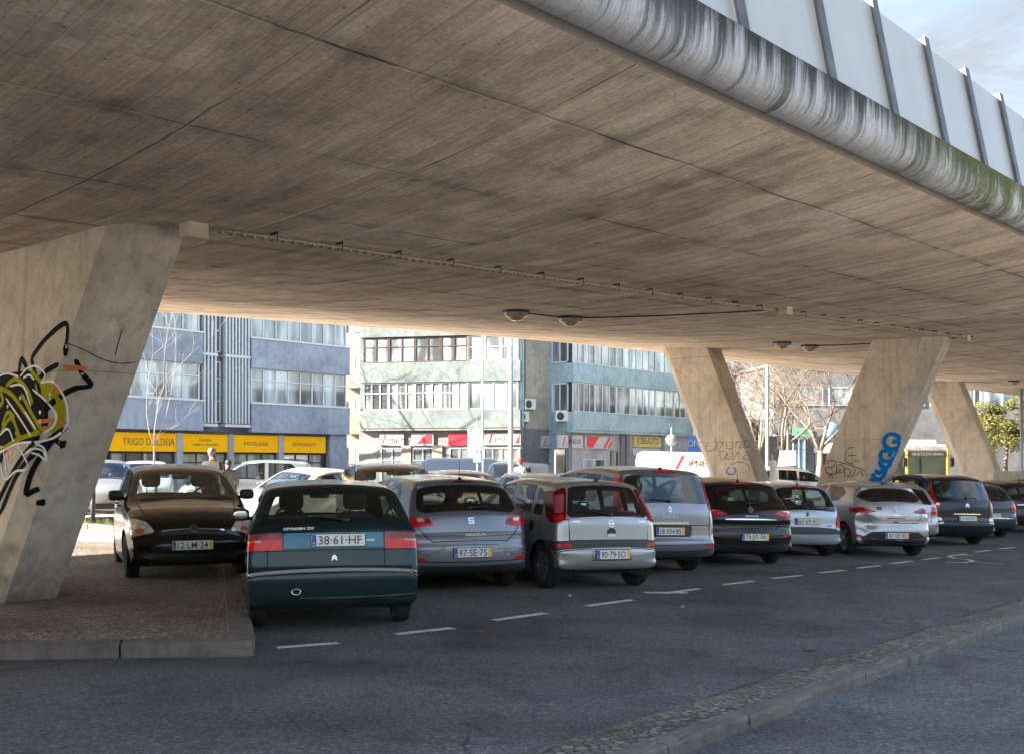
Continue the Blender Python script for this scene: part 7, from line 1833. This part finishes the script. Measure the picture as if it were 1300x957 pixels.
def bus(x, y, rz):
    ro = empty('city_bus', on_ground(x, y), rz, 'yellow and white city bus coming out behind the blue graffiti pier', 'bus')
    W, L, H = 1.25, 11.0, 2.98   # front faces -y
    mb = MB(); mb.bbox(-W, W, .0, L, .30, 1.05, .06); mb.build('lower_body', M['bus_yellow'], ro)
    mb = MB(); mb.bbox(-W, W, .03, L, 2.55, H, .12); mb.build('roof', M['bus_white'], ro)
    mb = MB(); mb.bbox(-W + .15, W - .15, .8, L - 1, H - .02, H + .26, .1); mb.build('roof_pod', M['bus_white'], ro)
    for xx in (-W, W - .09):
        mb = MB(); mb.bbox(xx, xx + .09, .0, .16, 1.0, 2.75, .03); mb.build('corner_post', M['bus_yellow'], ro)
    mb = MB(); mb.bbox(-W + .09, W - .09, .02, .10, 2.28, 2.60, .02); hd = mb.build('destination_display', M['led'], ro)
    lettering(hd, '738 ALTO STO. AMARO', .22, (0, .015, 2.44), M['led_text'], width=1.9)
    mb = MB(); mb.add([(-W + .09, .03, 1.02), (W - .09, .03, 1.02), (W - .09, .07, 2.28), (-W + .09, .07, 2.28)], [(0, 1, 2, 3)]); mb.build('windscreen', M['bus_glass'], ro)
    mb = MB(); mb.tube([(-.9, .0, 1.05), (-.1, -.01, 1.30)], .015, 6); mb.tube([(.05, .0, 1.05), (.85, -.01, 1.28)], .015, 6); mb.build('wiper', M['black'], ro)
    for sd in (-1, 1):
        for i in range(6):
            y0 = .25 + i * 1.76; mb = MB(); xx = sd * (W - .01)
            mb.add([(xx, y0, 1.06), (xx, y0 + 1.70, 1.06), (xx, y0 + 1.70, 2.54), (xx, y0, 2.54)], [(0, 1, 2, 3)]); mb.build('side_window', M['bus_side'], ro)
        mb = MB(); mb.box(min(sd * (W - .06), sd * (W - .02)), max(sd * (W - .06), sd * (W - .02)), .2, L, 1.0, 2.6); mb.build('side_pillar', M['black'], ro)
        mb = MB(); mb.bbox(min(sd * (W + .05), sd * (W + .27)), max(sd * (W + .05), sd * (W + .27)), -.12, .02, 1.75, 2.25, .03); mb.tube([(sd * (W - .05), .05, 2.45), (sd * (W + .16), -.05, 2.3)], .02, 6); mb.build('mirror', M['black'], ro)
        for yy in (2.6, 8.2):
            mb = MB(); mb.lathe([(.28, -.14), (.46, -.15), (.48, 0), (.46, .15), (.28, .14)], 26, 'x', (sd * (W - .14), yy, .48)); w = mb.build('wheel', M['rubber'], ro); mb = MB(); mb.lathe([(.28, .12), (.12, .08), (.001, .10)], 20, 'x', (0, 0, 0))
            for i, v in enumerate(mb.v): mb.v[i] = (v[0] * sd + sd * (W - .14), v[1] + yy, v[2] + .48)
            mb.build('rim', M['alloy'], w)
        mb = MB(); mb.super((sd * .95, -.0, .62), (.17, .05, .12), .6); mb.build('headlight', M['headlamp'], ro)
    mb = MB(); mb.super((-.55, .9, 1.1), (.3, .2, .5), .5); mb.super((.55, 1.4, 1.2), (.25, .2, .45), .5); mb.box(-1.1, 1.1, .3, .5, .9, 1.12); mb.build('cabin', M['seat'], ro)
    mb = MB(); mb.box(-1.2, 1.2, .3, L - .1, .95, 1.0); mb.box(-1.15, 1.15, 3.2, 3.3, 1.0, 2.5); mb.build('saloon_partition', plain('pale_bus_interior', (.42, .56, .58), .6, var=.4, scale=2), ro)
M['bus_glass'] = glass('bus_windscreen', (.86, .96, .96), 3.5); M['bus_side'] = glass('bus_side_glass', (.62, .62, .60), 1.0)
x_, y_ = pxy(1178, 56); bus(x_, y_, D2R(10))
# ----------------------------------------------------------------------------- cars in place
def place(root, px_or_x, Y, deg, isx=True, zoff=0): 
    return put_sloped(root, px_or_x, Y, D2R(deg))
ROW = 'hatchbacks and people carriers parked nose-in under the viaduct'
place(make_car(TEAL_HATCH, M, 'old dark teal hatchback with a chrome bumper strip beside the pavement', res=.04), -1.73, 10.0, 14)
place(make_car(GREY_HATCH, M, 'blue-grey hatchback with red lamps right of the teal hatchback', res=.042), -.52, 13.35, 23)
place(make_car(SILVER_HATCH, M, 'small silver hatchback with tall dark red lamps beside its rear window', res=.042), 1.36, 13.95, 26)
place(make_car(MPV, M, 'mauve grey people carrier with a chrome bar above the plate', res=.045), 2.52, 16.25, 22)
place(make_car(BLACK_HATCH, M, 'glossy black hatchback with white and red lamps between two silver cars', res=.05), 4.24, 18.1, 15)
place(make_car(ICE_HATCH, M, 'pale silver small hatchback with a dark bumper strip and low red lamps', res=.05), 5.90, 20.4, 13)
place(make_car(DENTED_HATCH, M, 'silver hatchback with a big dent above the left rear corner', res=.05), 7.92, 21.1, 10)
place(make_car(DARK_MPV, M, 'dark blue-grey people carrier with roof rails and tall red lamps', res=.055), 11.28, 25.3, 14)
fr = make_car(FRONT_HATCH, M, 'black-brown hatchback facing out over the pavement beside the near pier', res=.042)
def place_front(root, L, x, Y, deg, dz=0.0):
    """nose centre at x, Y; deg is the direction of its tail, left of straight ahead"""
    t = D2R(deg); put_sloped(root, x - math.sin(t) * L, Y + math.cos(t) * L, t + math.pi); root.location.z += dz; return root
place_front(fr, 4.03, -4.22, 13.6, 24, .10)

WAGON = variant(DARK_MPV, L=4.45, W=1.76, H=1.46, zside=.95, roofr=.74, ra=.85, fa=3.5, wr=.31, paint=PAINT['silver'], plates=[(0, .60, '')], extra=[], dgaps=[], wiper=None, rtint='semitint',
    prof=[(.18, .25), (.08, .28), (.02, .36), (0, .45), (0, .52), (.02, .57), (.05, .60), (.06, .68), (.065, .80), (.09, .90), (.12, .97), (.2, 1.08), (.36, 1.26), (.44, 1.33), (.52, 1.37), (.9, 1.43), (1.5, 1.46), (2.0, 1.455), (2.4, 1.40), (2.6, 1.34), (3.0, 1.12), (3.35, .97), (3.5, .93), (3.95, .85), (4.25, .75), (4.37, .64), (4.43, .5), (4.45, .4), (4.41, .28), (4.32, .22)],
    rglass=symp([(.68, .985), (.58, 1.32)]), fglass=symp([(.68, 1.0), (.56, 1.33)]), cowl=(3.35, .97), wtop=(2.6, 1.34), yseat=2.3, swin=[[(3.1, .98), (2.52, 1.29), (1.95, 1.34), (1.97, .97)], [(1.87, .97), (1.85, 1.345), (1.1, 1.33), (1.1, .97)], [(1.0, .97), (1.0, 1.325), (.62, 1.26), (.46, 1.02)]],
    bits=[('tail_lamp', 'red', 'R', [(.62, .72), (1.0, .72), (.98, .93), (.66, .95)], True, .011, .03), ('bumper_trim', 'chrome', 'R', [(-.80, .53), (.80, .53), (.80, .55), (-.80, .55)], False, .01, .004)] + FRONT_BITS_H(4.45, .58), handles=[(2.1, .84), (1.1, .85)], yrear=1.2, rhz=1.02, zshelf=.92)
place(make_car(variant(WAGON, paint=PAINT['platinum'], extra=[roof_rails(.8, 2.3)]), M, 'silver estate car mostly hidden between the dented hatchback and the dark people carrier', res=.07), 9.45, 24.4, 7)
place(make_car(variant(WAGON, paint=PAINT['slate'], plates=[(0, .60, '48·GT·02')]), M, 'slate estate car just right of the dark people carrier', res=.07), 13.35, 28.4, 9)
place(make_car(variant(BLACK_HATCH, paint=PAINT['navy'], texts=[], plates=[(0, .93, '22·BM·71')]), M, 'dark blue hatchback cut off by the right edge of the view', res=.07), 15.6, 30.6, 9)
place(make_car(variant(WAGON, paint=PAINT['graphite'], plates=[(0, .60, '')]), M, 'graphite estate car farthest along the row at the right edge', res=.09), 18.3, 33.6, 9)

# second row, noses towards the viewer, and traffic behind
SUV = variant(FRONT_HATCH, L=4.4, W=1.80, H=1.62, paint=PAINT['graphite'], zside=1.02, roofr=.76, ra=.8, fa=3.5, wr=.34, extra=[roof_rails(.8, 2.35)], plates=[], mirror=(2.85, 1.10), dgaps=[],
    prof=[(.17, .30), (.07, .32), (.02, .42), (0, .55), (.01, .66), (.04, .74), (.06, .86), (.08, .98), (.12, 1.08), (.24, 1.25), (.40, 1.44), (.46, 1.52), (.75, 1.58), (1.25, 1.618), (1.75, 1.62), (2.15, 1.585), (2.4, 1.52), (2.8, 1.30), (3.15, 1.12), (3.3, 1.08), (3.8, 1.01), (4.12, .92), (4.28, .82), (4.34, .74), (4.37, .66), (4.39, .58), (4.40, .50), (4.40, .42), (4.37, .33), (4.29, .27)],
    rglass=symp([(.62, 1.10), (.56, 1.47)]), fglass=symp([(.70, 1.13), (.58, 1.52)]), cowl=(3.15, 1.12), wtop=(2.4, 1.52), yseat=2.15, swin=[[(3.0, 1.11), (2.36, 1.47), (1.80, 1.52), (1.82, 1.08)], [(1.72, 1.08), (1.70, 1.525), (1.0, 1.50), (.98, 1.09)], [(.90, 1.09), (.92, 1.49), (.56, 1.44), (.40, 1.14)]],
    bits=FRONT_BITS_H(4.4, .74), gaps=[], handles=[(1.9, .96)], yrear=1.0, rhz=1.12, zshelf=1.02)
SEDAN = variant(FRONT_HATCH, L=4.45, W=1.76, H=1.46, paint=PAINT['white'], zside=.93, roofr=.72, ra=.95, fa=3.6, wr=.31, extra=[], plates=[], mirror=(2.95, 1.0), dgaps=[[(2.05, .25), (2.04, .95)]],
    prof=[(.17, .25), (.07, .27), (.02, .35), (0, .45), (.0, .56), (.02, .64), (.05, .76), (.07, .88), (.10, .95), (.18, .985), (.55, 1.0), (.72, 1.03), (1.0, 1.20), (1.25, 1.35), (1.4, 1.41), (1.8, 1.45), (2.15, 1.46), (2.5, 1.43), (2.72, 1.37), (3.1, 1.17), (3.42, .99), (3.6, .945), (4.0, .86), (4.25, .76), (4.37, .65), (4.43, .52), (4.45, .42), (4.42, .3), (4.34, .22)],
    rglass=symp([(.62, 1.07), (.54, 1.34)]), fglass=symp([(.68, 1.01), (.55, 1.36)]), cowl=(3.42, .99), wtop=(2.72, 1.37), yseat=2.4, swin=[[(3.25, 1.0), (2.66, 1.33), (2.02, 1.385), (2.04, .98)], [(1.94, .98), (1.92, 1.39), (1.38, 1.35), (1.0, 1.10), (1.02, 1.0)]],
    bits=FRONT_BITS_H(4.45, .60), gaps=[], handles=[(2.15, .86), (1.15, .88)], yrear=1.35, rhz=.99, shelf=False)
COMPACT = variant(FRONT_HATCH, paint=PAINT['champagne'], bits=FRONT_BITS_H(4.03, .64), plates=[], extra=[], gaps=[], dgaps=[[(1.63, .25), (1.62, 1.0)]], rim='hubcap')
place_front(make_car(SUV, M, 'dark graphite off-roader with roof rails facing out behind the blue-grey hatchback', res=.07), 4.4, -1.85, 18.8, 17)
place_front(make_car(COMPACT, M, 'champagne compact car facing out behind the blue-grey and small silver hatchbacks', res=.07), 4.03, -.55, 21.0, 17)
place_front(make_car(variant(WAGON, paint=PAINT['silver'], extra=[roof_rails(.8, 2.3)], plates=[]), M, 'silver estate with roof rails facing out behind the small silver hatchback', res=.08), 4.45, 1.45, 22.6, 17)
place_front(make_car(variant(COMPACT, paint=PAINT['white']), M, 'white compact car facing out behind the mauve people carrier', res=.08), 4.03, 3.3, 24.6, 15)
sd_ = make_car(SEDAN, M, 'white saloon seen from its front corner behind the teal hatchback', res=.07); place_front(sd_, 4.45, -6.15, 22.6, -38)
wh_ = make_car(variant(COMPACT, paint=PAINT['ice']), M, 'pale silver hatchback side-on beyond the white saloon', res=.08); place_front(wh_, 4.03, -9.1, 27.4, -72)
sv_ = make_car(variant(COMPACT, paint=PAINT['silver']), M, 'silver hatchback facing out beside the dark bollard', res=.07); place_front(sv_, 4.03, -9.75, 24.9, 28, .0)
wt_ = make_car(variant(COMPACT, paint=PAINT['white']), M, 'white hatchback behind the silver one near the young tree', res=.08); place_front(wt_, 4.03, -10.6, 29.6, 20)
# vans
VAN = variant(FRONT_HATCH, L=5.0, W=1.92, H=2.15, paint=PAINT['white'], zside=1.15, roofr=.90, ra=.95, fa=4.0, wr=.32, sill=.25, crR=.04, crF=.14, plates=[], extra=[], gaps=[], dgaps=[[(2.7, .3), (2.7, 1.9)]], mirror=(3.5, 1.25), cabin=False,
    prof=[(.12, .28), (.04, .30), (.01, .4), (0, .6), (.0, 1.0), (.02, 1.5), (.05, 1.9), (.10, 2.05), (.2, 2.11), (.6, 2.14), (2.0, 2.15), (3.0, 2.13), (3.3, 2.06), (3.75, 1.62), (4.1, 1.24), (4.3, 1.17), (4.7, 1.02), (4.9, .86), (4.97, .66), (5.0, .5), (4.97, .34), (4.88, .25)],
    fglass=symp([(.80, 1.28), (.70, 2.0)]), cowl=(4.1, 1.24), wtop=(3.3, 2.06), swin=[[(3.85, 1.25), (3.25, 1.85), (2.8, 1.9), (2.8, 1.22)]], bits=FRONT_BITS_H(5.0, .68), handles=[(2.9, 1.0)], wiper=None, aerial=None)
VAN.pop('rglass', None)
def van_letters(sgn):
    def fn(root, sh, M):
        kd = 'S' if sgn > 0 else 'L'
        for txt, y, z, sz, w, mt in (('i', 2.22, 1.70, .40, .06, 'sign_red'), ('PNEUS', 2.82, 1.69, .36, 1.05, 'sign_text')):
            p, n, u = on(sh, kd, y, z); lettering(root, txt, sz, p + n * .01, M[mt], width=w, normal=n, up=u)
        p, n, u = on(sh, kd, 1.82, 1.72)
        mb = MB(); mb.add([tuple(p + n * .012 + Vector((0, a, b))) for a, b in ((-.22, -.3), (-.12, -.3), (.16, .27), (.06, .27))], [(0, 1, 2, 3)]); mb.build('printed_stripe', M['sign_red'], root)
    return fn
vn = make_car(variant(VAN, extra=[van_letters(1)], swin=[], dgaps=[], H=2.15), M, 'white van with tyre shop lettering on its side beside the left slanting pier', 'van', name='parked_van', res=.09)
# its right side faces the viewer: the nose points right
vx, vy = pxy(874, 45); put_sloped(vn, vx - 2.3, vy + .4, D2R(-90)); vn.location.z += .0
def red_digits(root, sh, M):
    p, n, u = on(sh, 'S', 1.0, 1.25); lettering(root, '1:0', .75, p + n * .01, M['red_text'], width=1.0, normal=n, up=u, bold=.02)
v2 = make_car(variant(VAN, extra=[red_digits], paint=car_paint('pale_blue_paint', (.24, .30, .37), .1, .35), swin=[], dgaps=[]), M, 'pale blue van with red digits on its side before the tyre shop', 'van', name='parked_van', res=.1)
vx, vy = pxy(560, 46); put_sloped(v2, vx + 2.6, vy, D2R(90))
v2.scale = (1, 1, .84)
v3 = make_car(variant(VAN, paint=car_paint('pale_blue_paint', (.24, .30, .37), .1, .35)), M, 'pale blue van facing the camera between the two thin poles', 'van', name='parked_van', res=.1)
vx, vy = pxy(624, 41); place_front(v3, 5.0, vx, vy, -20); v3.scale = (.95, .95, .76)
# far traffic
e1 = make_car(variant(WAGON, paint=PAINT['silver'], extra=[roof_rails(.8, 2.3)], plates=[], rgt=0), M, 'silver estate side-on between the two bare tree trunks', res=.1); x_, y_ = pxy(1012, 42); put_sloped(e1, x_ - 2.2, y_, D2R(-84)); e1.location.z += .35
e2 = make_car(variant(SUV, paint=PAINT['navy']), M, 'dark off-roader parked below the pair of blank boards', res=.1); x_, y_ = pxy(1000, 60); put_sloped(e2, x_ - 2.6, y_, D2R(-80)); 
e3 = make_car(variant(COMPACT, paint=PAINT['black']), M, 'black hatchback parked near the scooter behind the right bare tree', res=.1); x_, y_ = pxy(1030, 57); put_sloped(e3, x_ - 2.0, y_, D2R(-75))
# street litter
M['dry_leaf'] = plain('dry_leaf', (.22, .075, .03), .8, var=.3); M['paper'] = plain('paper_scrap', (.5, .5, .5), .8)
def scrap(px, py, s, mt, label, name, seed):
    p = img2ground(px, py); R_ = random.Random(seed); mb = MB(); n = 9; vs = [(0, 0, .012)]
    for k in range(n):
        a = 6.283 * k / n; r = s * R_.uniform(.55, 1.0); vs.append((r * math.cos(a), r * .7 * math.sin(a), R_.uniform(.0, .02)))
    mb.add(vs, [(0, 1 + k, 1 + (k + 1) % n) for k in range(n)])
    o = mb.build(name, M[mt]); o.location = on_ground(p[0], p[1], .008); o.rotation_euler = (0, 0, R_.uniform(0, 3)); tag(o, label, 'litter')
scrap(1028, 826, .075, 'dry_leaf', 'reddish dry leaf lying on the road beside the cobbled strip', 'dry_leaf', 1); scrap(610, 803, .07, 'dry_leaf', 'brown dry leaf on the road near the white dashes', 'dry_leaf', 2); scrap(866, 771, .05, 'paper', 'small pale paper scrap on the road below the mauve people carrier', 'paper_scrap', 3)
scrap(356, 754, .05, 'paper', 'scrap of paper on the asphalt under the teal hatchback', 'paper_scrap', 4); scrap(724, 757, .04, 'paper', 'small white paper scrap in front of the small silver hatchback', 'paper_scrap', 5); scrap(1110, 861, .07, 'paper', 'crumpled paper scrap on the lower road beside the kerb', 'paper_scrap', 6)

# ----------------------------------------------------------------------------- light, sky, camera
SUN_EL = D2R(26)
SUN_H = np.array((-.962, -.272)); SUN_H /= np.linalg.norm(SUN_H)
sun_dir = Vector((SUN_H[0] * math.cos(SUN_EL), SUN_H[1] * math.cos(SUN_EL), math.sin(SUN_EL)))
sl = bpy.data.lights.new('sun', 'SUN'); sl.energy = 5.0; sl.angle = D2R(.53); sl.color = (1.0, .93, .82)
so = bpy.data.objects.new('sun', sl); COL.objects.link(so); so.rotation_euler = (-sun_dir).to_track_quat('-Z', 'Y').to_euler()
w = bpy.data.worlds.new('World'); SC.world = w; w.use_nodes = True
nt = w.node_tree; bg = nt.nodes['Background']
sk = nt.nodes.new('ShaderNodeTexSky'); sk.sky_type = 'NISHITA'; sk.sun_disc = False; sk.sun_elevation = SUN_EL
sk.sun_rotation = math.atan2(sun_dir.x, sun_dir.y); sk.dust_density = .6; sk.air_density = 1.0
# soft cloud cover over the blue, in world directions
tc = nt.nodes.new('ShaderNodeTexCoord'); mp = nt.nodes.new('ShaderNodeMapping'); mp.inputs['Scale'].default_value = (1.0, 1.0, 2.6); mp.inputs['Location'].default_value = (.35, 1.9, .6); nt.links.new(tc.outputs['Generated'], mp.inputs['Vector'])
cn = noise(nt, mp.outputs['Vector'], 2.3, 8, .58, .4)
cf = ramp(nt, cn, [(.45, 0.0), (.63, .8)])
gp = nt.nodes.new('ShaderNodeVectorMath'); gp.operation = 'DOT_PRODUCT'; gp.inputs[1].default_value = (.40, .85, .36); nt.links.new(tc.outputs['Generated'], gp.inputs[0])
gap_ = ramp(nt, gp.outputs['Value'], [(.78, 1.0), (.92, .4)])          # a thinner patch of cloud over the far end of the street
cl = mixc(nt, mth(nt, 'MULTIPLY', cf, gap_), sk.outputs['Color'], (4.4, 4.4, 4.5))
bank = mth(nt, 'MULTIPLY', ramp(nt, gp.outputs['Value'], [(.84, 0.0), (.95, 1.0)]), ramp(nt, noise(nt, mp.outputs['Vector'], 5.0, 7, .6, .5), [(.40, .5), (.62, .95)]))
cl = mixc(nt, bank, cl, (1.16, 1.26, 1.38))                              # a grey cloud bank low over the end of the street
nt.links.new(cl, bg.inputs['Color']); bg.inputs['Strength'].default_value = .078
cam = bpy.data.cameras.new('camera'); co = bpy.data.objects.new('camera', cam); COL.objects.link(co); SC.camera = co
co.location = (0, 0, CAMZ); co.rotation_euler = (math.pi / 2, 0, 0)
cam.sensor_fit = 'HORIZONTAL'; cam.sensor_width = 36; cam.lens = 36 * F / 1300
cam.shift_y = (HY - 478.5) / 1300
SC.cycles.diffuse_bounces = 8; SC.cycles.max_bounces = 16; SC.cycles.transparent_max_bounces = 16
cam.clip_start = .05; cam.clip_end = 4000
vs_ = SC.view_settings; vs_.view_transform = 'Standard'; vs_.look = 'None'; vs_.gamma = 1; vs_.exposure = 2.75; vs_.use_curve_mapping = False
